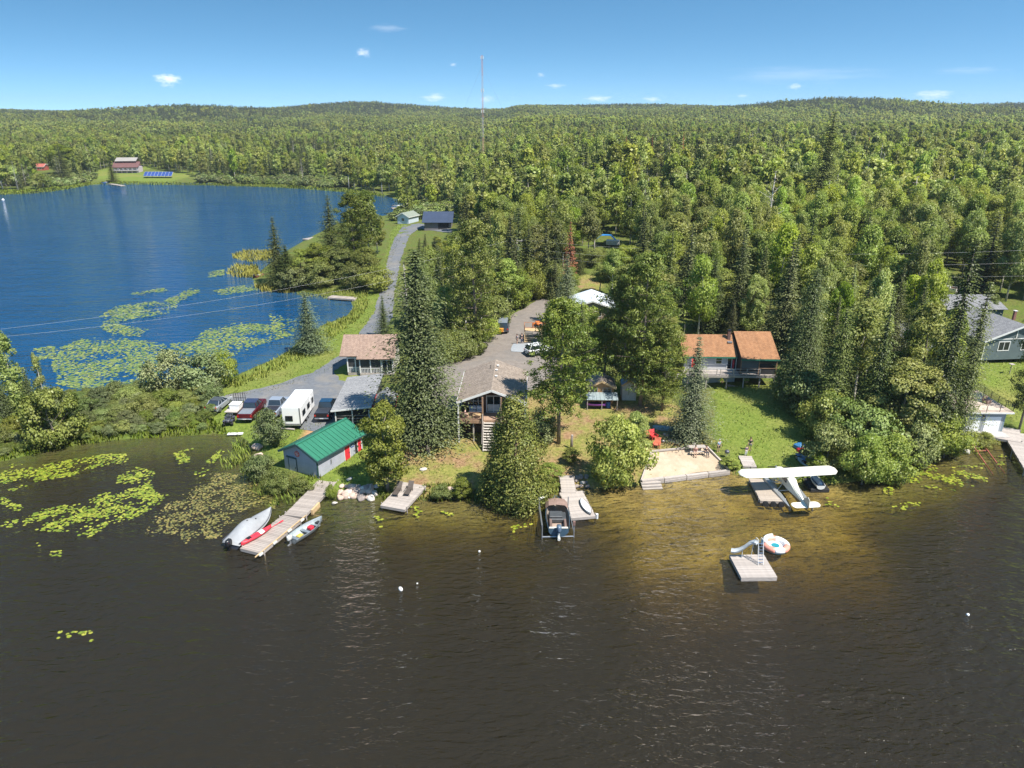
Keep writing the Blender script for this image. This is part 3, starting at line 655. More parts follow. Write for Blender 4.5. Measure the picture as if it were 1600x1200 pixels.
# ------------------------------------------------------------------ buildings
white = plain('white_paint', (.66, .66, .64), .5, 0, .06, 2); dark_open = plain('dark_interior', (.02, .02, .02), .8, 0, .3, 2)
wood_g = plain('weathered_wood', (.36, .32, .29), .85, 0, .28, 2.2, .3, stretch=(1, 6, 6)); wood_b = plain('brown_wood', (.26, .16, .10), .75, 0, .25, 2, .3)
wood_y = plain('fresh_wood', (.52, .37, .20), .7, 0, .2, 2, .3); black_m = plain('black_metal', (.02, .02, .022), .4, .3, .2, 4)
steel = plain('grey_metal', (.42, .43, .45), .38, .7, .12, 4); conc = plain('concrete', (.45, .43, .40), .9, 0, .18, 2, .3)
GL = glass()
def slab(parent, a, b, c, d, th, m, name='roof', uvs=1.0):
    """sloped slab: a-b along the eave, c-d along the ridge; mapped in metres"""
    a, b, c, d = (Vector(p) for p in (a, b, c, d)); nn = (b - a).cross(d - a).normalized()
    if nn.z < 0: nn = -nn
    e = (b - a).normalized(); s = nn.cross(e); P = [a, b, c, d] + [p - nn * th for p in (a, b, c, d)]
    me = bpy.data.meshes.new(name); F = [(0, 1, 2, 3), (7, 6, 5, 4), (0, 4, 5, 1), (1, 5, 6, 2), (2, 6, 7, 3), (3, 7, 4, 0)]
    me.from_pydata([tuple(p) for p in P], [], F); u = me.uv_layers.new(name='UVMap')
    for lp in me.loops:
        q = P[lp.vertex_index] - a; u.data[lp.index].uv = (q.dot(e) * uvs, q.dot(s) * uvs)
    bm = bmesh.new(); bm.from_mesh(me); bmesh.ops.recalc_face_normals(bm, faces=bm.faces); bm.to_mesh(me); bm.free()
    me.materials.append(m); return link(name, me, parent)
def face(side, w, l):
    """matrix for a wall: local x along the wall seen from outside, -y outwards, z up"""
    return {'F': Matrix.Translation((0, 0, 0)), 'R': Matrix.Translation((w / 2, 0, 0)) @ Matrix.Rotation(R(90), 4, 'Z'),
            'L': Matrix.Translation((-w / 2, l, 0)) @ Matrix.Rotation(R(-90), 4, 'Z'), 'B': Matrix.Translation((0, l, 0)) @ Matrix.Rotation(R(180), 4, 'Z')}[side]
def window(parent, M, x0, x1, z0, z1, nc=2, nr=1, m=None, bar=.07, name='window', pane_m=None, deep=.06):
    b = MB(); y0, y1 = -deep, .03
    for X in (x0, x1): b.box(X - bar / 2, X + bar / 2, y0, y1, z0 - bar / 2, z1 + bar / 2)
    for Z in (z0, z1): b.box(x0 + bar / 2, x1 - bar / 2, y0, y1, Z - bar / 2, Z + bar / 2)
    for i in range(1, nc): X = x0 + (x1 - x0) * i / nc; b.box(X - bar * .35, X + bar * .35, y0 + .01, y1, z0 + bar / 2, z1 - bar / 2)
    for i in range(1, nr):
        Z = z0 + (z1 - z0) * i / nr
        for j in range(nc):
            xa = x0 + (x1 - x0) * j / nc + bar * .5; xb = x0 + (x1 - x0) * (j + 1) / nc - bar * .5; b.box(xa, xb, y0 + .013, y1, Z - bar * .3, Z + bar * .3)
    f = b.build(name, m or white, parent); f.matrix_local = M
    for i in range(nc):
        for j in range(nr):
            xa = x0 + (x1 - x0) * i / nc + bar * .4; xb = x0 + (x1 - x0) * (i + 1) / nc - bar * .4; za = z0 + (z1 - z0) * j / nr + bar * .35; zb = z0 + (z1 - z0) * (j + 1) / nr - bar * .35
            MB().box(xa, xb, -.022, .012, za, zb).build('pane', pane_m or GL, f)
    return f
def door(parent, M, x0, x1, z0, z1, m, frame_m=None, name='door', handle=True):
    d = MB().box(x0, x1, -.05, .02, z0, z1).build(name, m, parent, bevel=.01); d.matrix_local = M
    b = MB(); t = .08
    b.box(x0 - t, x0 - .003, -.07, .02, z0, z1 + t).box(x1 + .003, x1 + t, -.07, .02, z0, z1 + t).box(x0 - .003, x1 + .003, -.068, .02, z1 + .003, z1 + t)
    b.build('frame', frame_m or white, d)
    if handle: MB().box(x1 - .16, x1 - .1, -.10, -.05, z0 + .95, z0 + 1.1).build('handle', black_m, d)
    return d
def gable(root, w, l, h, rh, wall_m, roof_m, ov=.4, trim=None, drop=.8, th=.12, rx=0, back=None, name='wall', fr=None):
    """four walls with gables front and back, two roof slopes and barge boards; ridge along local y"""
    fr = ov if fr is None else fr
    b = MB(); pr = [(-w / 2, -drop), (w / 2, -drop), (w / 2, h), (rx, rh), (-w / 2, h)]
    b.loft([[(x, 0, z) for x, z in pr], [(x, l, z) for x, z in pr]]); b.build(name, wall_m, root)
    bk = ov if back is None else back
    for s in (-1, 1):
        ex = s * (w / 2 + ov); k = (rh - h) / (abs(s * w / 2 - rx)); ez = h - ov * k
        slab(root, (ex, -fr, ez + th), (ex, l + bk, ez + th), (rx, l + bk, rh + th), (rx, -fr, rh + th), th, roof_m)
        if trim:
            MB().beam((ex, -fr - .03, ez + .01), (rx, -fr - .03, rh + .01), .05, .26).build('barge_board', trim, root)
            MB().beam((ex + s * .028, -fr, ez + .02), (ex + s * .028, l + bk, ez + .02), .05, .18).build('fascia', trim, root)
    return root
def stairs(parent, x0, x1, y_top, z_top, y_bot, z_bot, n, m, name='stair'):
    """open treads between two stringers; descends towards -y"""
    for X in (x0 + .05, x1 - .05): MB().beam((X, y_top, z_top - .15), (X, y_bot, z_bot - .05), .06, .24).build('stringer', m, parent)
    me = MB().box(x0, x1, -.16, .16, -.05, 0).mesh('tread', m)
    for i in range(n):
        t = (i + 1) / (n + .5); link('tread', me, parent, (0, y_top + (y_bot - y_top) * t, z_top + (z_bot - z_top) * t))
def railing(parent, pts, h, m, n_rail=2, step=1.5, name='railing', t=.05, bal=0, bm=None):
    b = MB()
    for a, c in zip(pts[:-1], pts[1:]):
        a = Vector(a); c = Vector(c); L = (c - a).length; k = max(1, round(L / step))
        for i in range(k + 1): p = a.lerp(c, i / k); b.box(p.x - t, p.x + t, p.y - t, p.y + t, p.z, p.z + h)
        for j in range(n_rail):
            z = h - .02 - (h - .15) * j / max(1, n_rail - 1) if n_rail > 1 else h
            b.beam(a + Vector((0, 0, z)), c + Vector((0, 0, z)), t * 1.5, t * 1.2)
    r = b.build(name, m, parent)
    if bal:
        q = MB()
        for a, c in zip(pts[:-1], pts[1:]):
            a = Vector(a); c = Vector(c); k = int((c - a).length / bal)
            for i in range(1, k): p = a.lerp(c, i / k); q.box(p.x - .018, p.x + .018, p.y - .018, p.y + .018, p.z + .12, p.z + h - .06)
        tag(q.build('baluster', bm or m, r), kind='stuff')
    return r
def planks(parent, x0, x1, y0, y1, z, m, pitch=.24, along='x', th=.05, ragged=.0):
    """deck boards one by one: each board spans x, laid along y (or the other way)"""
    if along == 'x':
        n = max(1, round((y1 - y0) / pitch)); p = (y1 - y0) / n; mes = [MB().box(x0 - e, x1 + e2, -p / 2 + .012, p / 2 - .012, -th, 0).mesh('plank', m) for e, e2 in ((0, 0), (ragged, -ragged), (-ragged, ragged))]
        for i in range(n): link('plank', rng.choice(mes), parent, (0, y0 + p * (i + .5), z + rng.uniform(-.006, .006)))
    else:
        n = max(1, round((x1 - x0) / pitch)); p = (x1 - x0) / n; me = MB().box(-p / 2 + .012, p / 2 - .012, y0, y1, -th, 0).mesh('plank', m)
        for i in range(n): link('plank', me, parent, (x0 + p * (i + .5), 0, z + rng.uniform(-.006, .006)))

# 1 boathouse with the green roof
lav = siding('lavender_siding', (.40, .41, .47), .22, 2, .6, .3); green_m = plain('green_roof_paint', (.028, .165, .098), .45, 0, .10, .5); dkgreen = plain('dark_green_trim', (.03, .08, .08), .5, 0, .15, 2)
red_p = plain('red_paint', (.62, .03, .05), .45, 0, .1, 2)
bh = thing('boathouse', 'lavender grey boathouse with green metal roof and red doors by the long dock', 'boathouse', (-23.45, 70.55, .62), R(-28.7))
gable(bh, 5.0, 7.5, 2.35, 3.55, lav, green_m, .38, dkgreen, 1.0, .07)
for s in (-1, 1):
    me = MB().beam((s * 2.88, 0, 2.225 + .085), (0, 0, 3.55 + .10), .025, .03, up=(0, 1, 0)).mesh('roof_rib', green_m)
    for i in range(14): link('roof_rib', me, bh, (0, -.3 + i * .62, 0))
MB().beam((0, -.38, 3.64), (0, 7.88, 3.64), .32, .06).build('ridge_cap', green_m, bh)
FR = face('R', 5, 7.5); FF = face('F', 5, 7.5)
door(bh, FR, 4.35, 5.2, -.1, 1.95, red_p); door(bh, FR, 6.6, 7.2, -.1, 1.95, red_p)
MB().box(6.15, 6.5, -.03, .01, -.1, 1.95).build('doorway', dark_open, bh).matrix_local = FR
dg = door(bh, FF, -1.75, -.65, -.6, 1.55, lav, dkgreen); MB().box(-1.95, -.5, -.2, -.07, 1.6, 1.72).build('door_hood', dkgreen, bh)
sg = MB().box(5.45, 6.0, -.05, .0, 1.35, 1.72).build('name_board', plain('blue_board', (.03, .10, .36), .5, 0, .2, 5), bh); sg.matrix_local = FR
MB().box(5.52, 5.9, -.07, -.05, 1.48, 1.6).build('lettering', white, sg)
MB().box(2.0, 2.12, -.12, 0, .9, 1.35).build('hose_hook', steel, bh).matrix_local = FR
MB().box(-.0, 7.5, -.045, .0, -.35, -.12).build('base_board', white, bh).matrix_local = FR
MB().box(2.44, 2.56, -.06, .06, -.7, 2.3).build('corner_board', dkgreen, bh)
em = MB(); em.tube([(-.35, -.055, 2.25), (-.35, -.02, 2.25)], .36, 20); eo = em.build('round_emblem', plain('emblem_red', (.62, .12, .10), .6, 0, .2, 4), bh)
pe = MB()
for k in range(6): a = k * math.pi / 3; pe.beam((-.35, -.066, 2.25), (-.35 + .27 * math.cos(a), -.066, 2.25 + .27 * math.sin(a)), .07, .02, up=(0, 1, 0))
pe.build('petal', plain('emblem_pale', (.70, .45, .42), .6), eo)

# 2 grey roofed carport shed
shg = shingle('grey_shingles', (.25, .255, .26), (.32, .325, .33)); dk_wood = siding('dark_boards', (.045, .038, .035), .2, 2, .8, .4); red_s = siding('red_siding', (.34, .045, .04), .18, 2, .6, .4)
g = thing('carport_shed', 'long grey shingled shed with dark front and red side wing behind the boathouse', 'shed', (-20.1, 82.3, 1.15), R(2.5))
MB().loft([[(x, y, z) for x, z in ((-2.2, -.8), (2.2, -.8), (2.2, 2.55), (-2.2, 2.15))] for y in (0, 11.5)]).build('wall', dk_wood, g); slab(g, (-2.6, -.4, 2.2), (-2.6, 11.8, 2.2), (2.5, 11.8, 2.68), (2.5, -.4, 2.68), .12, shg); MB().beam((-2.6, -.43, 2.13), (2.5, -.43, 2.61), .05, .2).build('fascia', white, g)
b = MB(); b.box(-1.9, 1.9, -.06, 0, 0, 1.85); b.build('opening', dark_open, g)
for z in (.55, .95, 1.35): MB().box(-1.9, 1.9, -.10, -.06, z, z + .05).build('rail', wood_g, g)
for X in (-2.1, -.0, 2.1): MB().box(X - .07, X + .07, -.13, -.05, -.3, 2.1).build('post', white, g)
rw = thing('red_lean_to', 'small red sided lean-to with white window beside the grey shed', 'shed', (-16.4, 83.8, 1.2), R(2.5))
gable(rw, 2.4, 4, 2.0, 2.9, red_s, shg, .2, red_p, .8, .08); window(rw, face('F', 2.4, 4), .3, .8, 1.0, 1.6, 1, 1)

# 3 brown roofed cottage with the white porch
shb = shingle('tan_shingles', (.28, .195, .15), (.375, .27, .21)); tan_s = siding('cream_siding', (.52, .50, .45), .16)
c3 = thing('porch_cottage', 'small cottage with tan shingle roof and white screened porch beside the road', 'cottage', (-21.2, 99.0, 2.1), R(1))
scr = plain('porch_screen', (.035, .037, .04), .5, 0, .4, 1)
MB().box(-3.4, 3.6, 1.9, 7.2, -.8, 2.45).build('wall', tan_s, c3)
MB().box(-1.3, 3.7, 0, 1.9, -.5, -.02).build('porch_floor', wood_g, c3); MB().box(-3.2, -1.3, .5, 1.9, -.5, -.02).build('porch_floor', wood_g, c3)
MB().box(-1.15, 3.55, .06, .1, .8, 2.1).build('screen', scr, c3); MB().box(-3.05, -1.35, .56, .6, .8, 2.1).build('screen', scr, c3)
for X, Y in ((-1.25, 0), (.3, 0), (1.9, 0), (2.75, 0), (3.6, 0), (-3.15, .5), (-2.0, .5)): MB().box(X - .08, X + .08, Y, Y + .14, 0, 2.15).build('post', white, c3)
for x0, x1, Y in ((-1.25, 3.6, 0), (-3.15, -1.25, .5)):
    MB().box(x0 + .082, x1 - .082, Y + .02, Y + .12, .72, .8).build('rail', white, c3); MB().box(x0 - .1, x1 + .1, Y - .02, Y + .13, 2.15, 2.32).build('beam', white, c3)
    me = MB().box(-.045, .045, Y + .05, Y + .09, .05, .718).mesh('baluster', plain('porch_grey', (.55, .55, .55), .6))
    for i in range(int((x1 - x0) / .22)): link('baluster', me, c3, (x0 + .15 + i * .22, 0, 0))
slab(c3, (-1.6, -.5, 2.35), (4.0, -.5, 2.35), (4.0, 4.2, 4.75), (-1.6, 4.2, 4.75), .12, shb); slab(c3, (-4.2, .1, 2.62), (-1.603, .1, 2.62), (-1.603, 4.2, 4.745), (-4.2, 4.2, 4.745), .12, shb)
slab(c3, (4.0, 8.0, 2.4), (-4.2, 8.0, 2.4), (-4.2, 4.2, 4.75), (4.0, 4.2, 4.75), .12, shb)
MB().loft([[(-3.4, 1.9, 2.45), (-3.4, 7.2, 2.45), (-3.4, 4.2, 4.5)], [(3.6, 1.9, 2.45), (3.6, 7.2, 2.45), (3.6, 4.2, 4.5)]]).build('gable', tan_s, c3)
slab(c3, (2.0, 1.2, 3.45), (4.05, .6, 2.95), (4.05, 2.6, 4.15), (2.3, 2.4, 4.0), .1, shb, 'dormer')
window(c3, Matrix.Translation((0, 0, 0)), 2.05, 3.5, .3, 2.0, 2, 1)

# 4 central brown cottage on stilts
shc = shingle('taupe_shingles', (.25, .205, .165), (.34, .285, .235)); brown_s = siding('dark_brown_siding', (.085, .045, .028), .18, 2, .7, .4)
c4 = thing('lake_cottage', 'dark brown gabled cottage with raised deck and long front stair', 'cottage', (-2.35, 79.8, 4.0), R(-1.5))
gable(c4, 7.4, 8.2, 2.35, 3.75, brown_s, shc, .42, white, 3.4, .12, back=.4, fr=2.45)
FF = face('F', 7.4, 8.2)
window(c4, FF, -2.95, -1.15, .85, 2.1, 3, 2); window(c4, FF, 1.55, 2.5, .65, 2.1, 2, 2)
sd_ = window(c4, FF, -.72, .95, .02, 2.15, 2, 1, bar=.11, name='sliding_door'); MB().box(-.6, .85, -.03, -.02, .15, 1.05).build('curtain', plain('white_curtain', (.5, .52, .5), .5), sd_)
planks(c4, -3.85, 3.85, -2.4, -.02, 0, plain('deck_boards', (.36, .24, .17), .8, 0, .2, 2, .2), .24)
MB().box(-3.85, 3.85, -2.46, -2.4, -.42, .0).build('rim_board', wood_b, c4); MB().box(-3.8, 3.8, -.2, -.05, -.4, -.06).build('ledger', wood_b, c4)
for X, m_, zz in ((-3.95, white, -3.2), (3.95, white, -3.2)): MB().box(X - .09, X + .09, -2.5, -2.32, zz, 2.3).build('post', m_, c4)
for X in (-1.05, 1.15): MB().box(X - .09, X + .09, -2.62, -2.46, -2.95, 2.95).build('post', wood_b, c4)
railing(c4, [(-3.8, -2.36, 0), (-1.2, -2.36, 0)], .95, plain('rail_brown', (.20, .12, .085), .7, 0, .2, 2), 2, 2.6, bal=.16)
railing(c4, [(1.3, -2.36, 0), (3.8, -2.36, 0)], .95, MATS['rail_brown'], 2, 2.6, bal=.16)
stairs(c4, -.98, 1.1, -2.46, 0, -4.6, -3.0, 11, plain('stair_grey', (.50, .46, .41), .85, 0, .15, 2, .2))
for X in (-1.05, 1.15): MB().beam((X, -2.55, .9), (X, -4.6, -2.1), .06, .09).build('handrail', wood_g, c4)
for X in (-2.2, 2.4): MB().box(X - .08, X + .08, -2.2, -2.04, -3.3, -.3).build('pier', wood_g, c4)
for (x, y) in ((.35, 2.2), (.3, 4.4), (.4, 6.2)):
    z = 3.75 - abs(x) * .38; v = MB().tube([(x, y, z), (x, y, z + .28)], .09, 8); v.cbox((x, y, z + .32), (.3, .3, .07)); v.build('roof_vent', white, c4)
MB().tube([(-.5, 5.6, 3.6), (-.5, 5.6, 4.15)], .04, 6).build('vent_pipe', black_m, c4)
MB().box(4.05, 4.12, -1.2, -1.13, -3, 2.6).build('downpipe', white, c4)

# 5 white roofed building among the pines
ww = plain('pale_roof_metal', (.62, .68, .74), .42, 0, .08, .6); buff = siding('buff_siding', (.42, .33, .25), .2)
c5 = thing('metal_roofed_building', 'building with wide pale blue metal roof half hidden behind pines', 'building', (14.4, 123.5, 3.3), R(-4))
gable(c5, 7.6, 8.5, 2.3, 3.6, buff, ww, .4, white, .8, .08); window(c5, face('F', 7.6, 8.5), .4, 1.6, .8, 1.7, 2, 1)

# 6 sauna shack with awning
cedar_s = siding('cedar_siding', (.36, .20, .09), .15); aw = plain('ribbed_grey_sheet', (.30, .36, .37), .5, .2, .15, 1.5)
c6 = thing('sauna_shack', 'small cedar shack with grey sheet awning over purple and blue goods', 'shed', (11.9, 88.2, 2.35), R(-2))
gable(c6, 3.3, 3.4, 1.75, 2.6, cedar_s, shc, .3, wood_y, 1.0, .08)
window(c6, face('F', 3.3, 3.4), -1.45, -.5, .75, 1.6, 2, 1, wood_g); window(c6, face('F', 3.3, 3.4), .2, 1.3, .75, 1.6, 2, 1, wood_g)
slab(c6, (-2.0, -1.9, .62), (2.1, -1.9, .62), (2.1, -.08, 1.0), (-2.0, -.08, 1.0), .05, aw, 'awning')
me = MB().beam((0, -1.9, .65), (0, -.08, 1.03), .05, .04).mesh('batten', aw)
for i in range(8): link('batten', me, c6, (-1.75 + i * .52, 0, 0))
for X in (-1.9, 0, 2.0): MB().box(X - .05, X + .05, -1.8, -1.7, -.9, .58).build('post', wood_g, c6)
t = thing('purple_canoe', 'purple canoe stored under the grey awning of the shack', 'canoe', (11.1, 86.75, 1.95), R(88))
def hull(L, w, h, n=13, k=10, bow=.0, stern=.0, tub=.75):
    rings = []
    for i in range(n):
        t_ = i / (n - 1); y = (t_ - .5) * L
        a = math.sin(math.pi * min(1, max(0, (t_ * (1 - stern) + stern * .5)))) ** .62 if not stern else (1 - max(0, (t_ - .35) / .65) ** 2.6) * (.86 + .14 * min(1, t_ / .3))
        ww_ = w / 2 * max(.04, a); lift = .14 * h * max(0, (t_ - .6) / .4) ** 2 + bow * max(0, (t_ - .55) / .45) ** 2
        rings.append([(ww_ * math.cos(math.pi * j / (k - 1)) , y, lift + h * (1 - math.sin(math.pi * j / (k - 1)) ** tub)) for j in range(k)])
    return rings
hr = hull(2.6, .8, .4); MB().loft(hr, False, False).build('hull', plain('purple_plastic', (.20, .05, .30), .45), t); MB().loft([[(p[0] * .9, p[1] * .9, p[2] + .02) for p in r] for r in hr], False, False).build('liner', black_m, t)
def barrel(name, label, loc, m, h=.9, r=.29, cat='barrel'):
    t = thing(name, label, cat, loc); b = MB().tube([(0, 0, 0), (0, 0, h * .08), (0, 0, h * .3), (0, 0, h * .33), (0, 0, h * .36), (0, 0, h * .64), (0, 0, h * .67), (0, 0, h * .7), (0, 0, h * .94), (0, 0, h)], [r * .93, r, r, r * 1.05, r, r, r * 1.05, r, r, r * .9], 14)
    b.build('drum', m, t, True); MB().tube([(0, 0, h - .01), (0, 0, h + .025)], r * .8, 12).build('lid', black_m, t); return t
gb = ground(950, 637); barrel('blue_barrel', 'blue plastic barrel under the shack awning', (gb.x, gb.y, gb.z), plain('blue_plastic', (.03, .12, .42), .45))
# blue roofed shack to its right
c6b = thing('blue_roofed_shack', 'little shack with light blue roof and white wall between the two pine trunks', 'shed', (15.9, 89.6, 2.3), R(-3))
gable(c6b, 1.9, 2.2, 1.5, 2.15, plain('whitewash', (.62, .6, .56), .8), plain('light_blue_sheet', (.25, .42, .58), .5), .15, wood_y, .8, .05)

# 7 red shingled cottage with deck on posts
shr = shingle('russet_shingles', (.30, .15, .075), (.385, .205, .105)); grey_s = siding('pale_grey_siding', (.46, .47, .48), .3, 0, .6, .3); olive = siding('olive_siding', (.14, .16, .14), .25, 2); gtrim = plain('green_trim', (.03, .15, .10), .5)
c7 = thing('red_roofed_cottage', 'cottage with russet shingle roof, screened porch and deck on posts above the right lawn', 'cottage', (30.2, 94.3, 4.3), R(-1.5))
MB().box(-6.0, 1.3, 0, 3.3, -2.6, 2.15).build('wall', grey_s, c7)
MB().loft([[(-6.06, -.02, -2.6), (-6.06, 6.2, -2.6), (-6.06, 6.2, 2.2), (-6.06, 3.2, 4.05), (-6.06, -.02, 2.2)], [(-5.98, -.02, -2.6), (-5.98, 6.2, -2.6), (-5.98, 6.2, 2.2), (-5.98, 3.2, 4.05), (-5.98, -.02, 2.2)]]).build('side_wall', olive, c7)
MB().box(-5.97, 6.0, 3.3, 6.2, -2.6, 2.1).build('rear_wall', olive, c7)
slab(c7, (-6.35, -.5, 2.1), (1.32, -.5, 2.1), (1.32, 3.2, 4.25), (-6.35, 3.2, 4.25), .12, shr); slab(c7, (1.32, 6.7, 2.2), (-6.35, 6.7, 2.2), (-6.35, 3.2, 4.25), (1.32, 3.2, 4.25), .12, shr)
slab(c7, (1.35, -2.1, 2.35), (6.55, -2.1, 2.35), (6.55, 3.2, 4.75), (1.35, 3.2, 4.75), .12, shr); slab(c7, (6.55, 6.7, 2.5), (1.35, 6.7, 2.5), (1.35, 3.2, 4.75), (6.55, 3.2, 4.75), .12, shr)
MB().loft([[(1.42, -1.7, -.1), (1.42, 3.2, -.1), (1.42, 3.2, 4.6), (1.42, -1.7, 2.38)], [(1.5, -1.7, -.1), (1.5, 3.2, -.1), (1.5, 3.2, 4.6), (1.5, -1.7, 2.38)]]).build('porch_side', dk_wood, c7)
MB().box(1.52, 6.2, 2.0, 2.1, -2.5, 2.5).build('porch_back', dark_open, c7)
MB().box(1.3, 6.6, -2.18, -2.1, 2.12, 2.32).build('fascia', gtrim, c7); MB().box(-6.35, 1.3, -.58, -.5, 1.9, 2.06).build('fascia', gtrim, c7)
MB().box(1.5, 3.85, -1.72, -1.68, .9, 2.1).build('screen', plain('grey_screen', (.10, .12, .13), .5), c7); MB().box(4.0, 6.2, -1.72, -1.68, .05, 2.1).build('screen', scr, c7)
for X in (1.46, 3.92, 6.3): MB().box(X - .06, X + .06, -1.8, -1.68, 0, 2.15).build('post', wood_b, c7)
for z in (.85, 1.65): MB().box(3.99, 6.23, -1.78, -1.73, z, z + .07).build('rail', wood_b, c7)
FF = Matrix.Identity(4)
window(c7, FF, -1.6, -.75, .9, 1.95, 1, 2); sd7 = window(c7, FF, .0, 1.25, .05, 2.0, 2, 1, bar=.1, name='sliding_door'); MB().box(.75, 1.0, -.05, -.03, .3, 1.5).build('red_curtain', plain('red_cloth', (.55, .05, .07), .8, 0, .2, 6), sd7)
window(c7, FF, -4.8, -3.6, .8, 1.9, 2, 1)
planks(c7, -6.3, 1.4, -2.3, -.03, 0, wood_g, .26); planks(c7, 1.52, 6.3, -2.0, 1.95, -.002, wood_g, .3)
MB().box(-6.3, 6.3, -2.4, -2.33, -.3, .01).build('rim_board', wood_g, c7)
railing(c7, [(-1.4, -2.25, 0), (4.0, -2.25, 0)], .95, wood_g, 3, 1.8); railing(c7, [(-6.25, -2.25, 0), (-1.9, -2.25, 0)], .95, wood_g, 3, 1.8)
for X in (-5.8, -3.2, -.4, 1.9, 4.1, 6.1): MB().box(X - .08, X + .08, -2.2, -2.04, -2.3, -.3).build('post', wood_g, c7)
MB().box(-.0, 4.2, -1.6, -.6, -1.95, -1.85).build('bench', wood_g, c7)
for q in range(9): MB().beam((-6.3 - q * .02, -2.0 + q * .30, -.0 - q * .27), (-7.3 - q * .02, -2.0 + q * .30, -.0 - q * .27), .28, .05).build('tread', wood_g, c7)
for X in (-6.35, -7.35): MB().beam((X, -2.1, .85), (X, .6, -1.7), .07, .1).build('handrail', wood_g, c7)
ch = MB().box(.35, .75, 2.3, 2.7, 3.5, 5.1); ch.build('chimney', plain('chimney_brick', (.12, .07, .06), .9, 0, .3, 6), c7); MB().box(.28, .82, 2.23, 2.77, 5.1, 5.16).build('chimney_cap', black_m, c7)
MB().box(.25, .9, 1.6, 2.2, 3.45, 3.62).build('chimney_flashing', steel, c7)
MB().tube([(-5.6, 3.4, 4.2), (-5.6, 3.4, 5.6)], .035, 6).build('aerial', steel, c7)
f_ = thing('red_flag', 'red flag on a pole at the left corner of the raised deck', 'flag', (24.6, 92.1, 4.35)); MB().tube([(0, 0, 0), (0, 0, 2.5)], .025, 6).build('pole', white, f_)
MB().loft([[(0, 0, 2.4), (0, 0, 1.2)], [(.3, .12, 2.3), (.28, .1, 1.1)], [(.55, -.05, 2.15), (.5, 0, .95)]], False, False).build('cloth', plain('flag_red', (.62, .05, .04), .8), f_)
for i, x in enumerate((28.6, 32.0)):
    t = thing('hanging_basket', 'hanging basket of pale green leaves under the deck, ' + ('left one' if i == 0 else 'right one'), 'plant', (x + .4, 91.85, 3.55), 0, 'hanging baskets under the deck')
    MB().tube([(0, 0, -.25), (0, 0, 0)], [.14, .24], 10).build('basket', wood_b, t); V, F = leaves(nrs.normal(0, .17, (90, 3)) + [0, 0, .08], nrs.normal(0, 1, (90, 3)), .09, nrs)
    link('foliage', mesh_np('foliage', V, F, f_lime, nrs.uniform(0, 1, 360)), t)

# 8 grey house at the right edge
shk = shingle('slate_shingles', (.20, .205, .215), (.27, .275, .285)); bluegrey = siding('blue_grey_siding', (.20, .26, .29), .16)
c8 = thing('grey_house', 'blue grey house with slate gable and white windows at the right edge', 'house', (77.2, 103.2, 3.9), R(6))
gable(c8, 11.4, 9.5, 2.25, 4.4, siding('slate_blue_siding', (.115, .15, .16), .16), shk, .5, white, 1.0, .12)
window(c8, face('F', 11.4, 9.5), -3.4, -1.6, .45, 1.85, 2, 1, bar=.12); window(c8, face('F', 11.4, 9.5), .4, 2.0, .45, 1.95, 2, 1, bar=.12)
window(c8, face('L', 11.4, 9.5), 7.2, 8.4, .6, 1.8, 2, 1, bar=.12); MB().box(-5.6, 5.6, -.05, -.005, 2.2, 2.34).build('band_board', white, c8); MB().box(-.85, -.7, -.05, -.005, 2.36, 4.0).build('gable_batten', white, c8)
MB().box(-5.76, -5.62, -.07, .07, -.9, 2.2).build('corner_board', white, c8)
MB().box(1.0, 1.35, 3.4, 3.75, 4.2, 5.6).build('chimney', plain('rust_pipe', (.22, .10, .08), .7), c8); MB().box(.93, 1.42, 3.33, 3.82, 5.6, 5.68).build('chimney_cap', white, c8)
w8 = thing('house_wing', 'low grey wing with long slate roof left of the blue grey house', 'house', (69.6, 109.8, 3.9), R(96))
gable(w8, 6.2, 9.5, 2.1, 3.7, siding('mid_grey_siding', (.28, .29, .30), .16), shk, .4, white, 1.0, .1)
g8 = thing('blue_garage', 'garage with pale roof and dark blue wall behind the blue grey house', 'garage', (79.2, 119.5, 4.2), R(1))
MB().box(-3.8, 6, 0, 5, -1, 2.4).build('wall', siding('navy_siding', (.06, .12, .17), .16), g8); slab(g8, (-4.2, -.5, 2.3), (6.4, -.5, 2.3), (6.4, 4, 3.9), (-4.2, 4, 3.9), .1, shk); slab(g8, (6.4, 8, 2.3), (-4.2, 8, 2.3), (-4.2, 4, 3.9), (6.4, 4, 3.9), .1, shg)
window(g8, Matrix.Identity(4), 1.2, 2.6, .7, 1.9, 2, 1, bar=.1)
# 9 boathouse with roof deck at the right edge
c9 = thing('deck_boathouse', 'blue grey boathouse with two white doors and a railed roof deck', 'boathouse', (58.9, 80.9, .95), R(-1))
MB().box(-3.5, 2.3, 0, 7.0, -.9, 2.55).build('wall', bluegrey, c9); MB().box(-3.8, 2.9, -.5, 7.3, 2.55, 2.72).build('deck_edge', white, c9)
planks(c9, -3.75, 2.85, -.45, 7.25, 2.78, plain('pink_boards', (.52, .42, .35), .8, 0, .12, 2), .3)
gdm = plain('door_white', (.78, .79, .80), .5, 0, .04, 2)
for x0, x1 in ((-2.9, -.75), (-.15, 1.75)):
    d = MB().box(x0 - .28, x1 + .28, -.04, -.002, -.02, 2.2).build('door_surround', plain('grey_trim', (.30, .32, .34), .6), c9)
    for k in range(4): MB().box(x0, x1, -.08, -.042, .02 + k * .5, .49 + k * .5).build('door_panel', gdm, d)
MB().cbox((-.45, -.12, 2.1), (.18, .2, .28)).build('wall_lamp', black_m, c9)
railing(c9, [(-3.7, -.35, 2.8), (2.75, -.35, 2.8), (2.75, 7.1, 2.8)], .95, black_m, 2, 1.5, t=.025)
net = plain('rail_mesh', (.03, .05, .045), .5); 
b = MB()
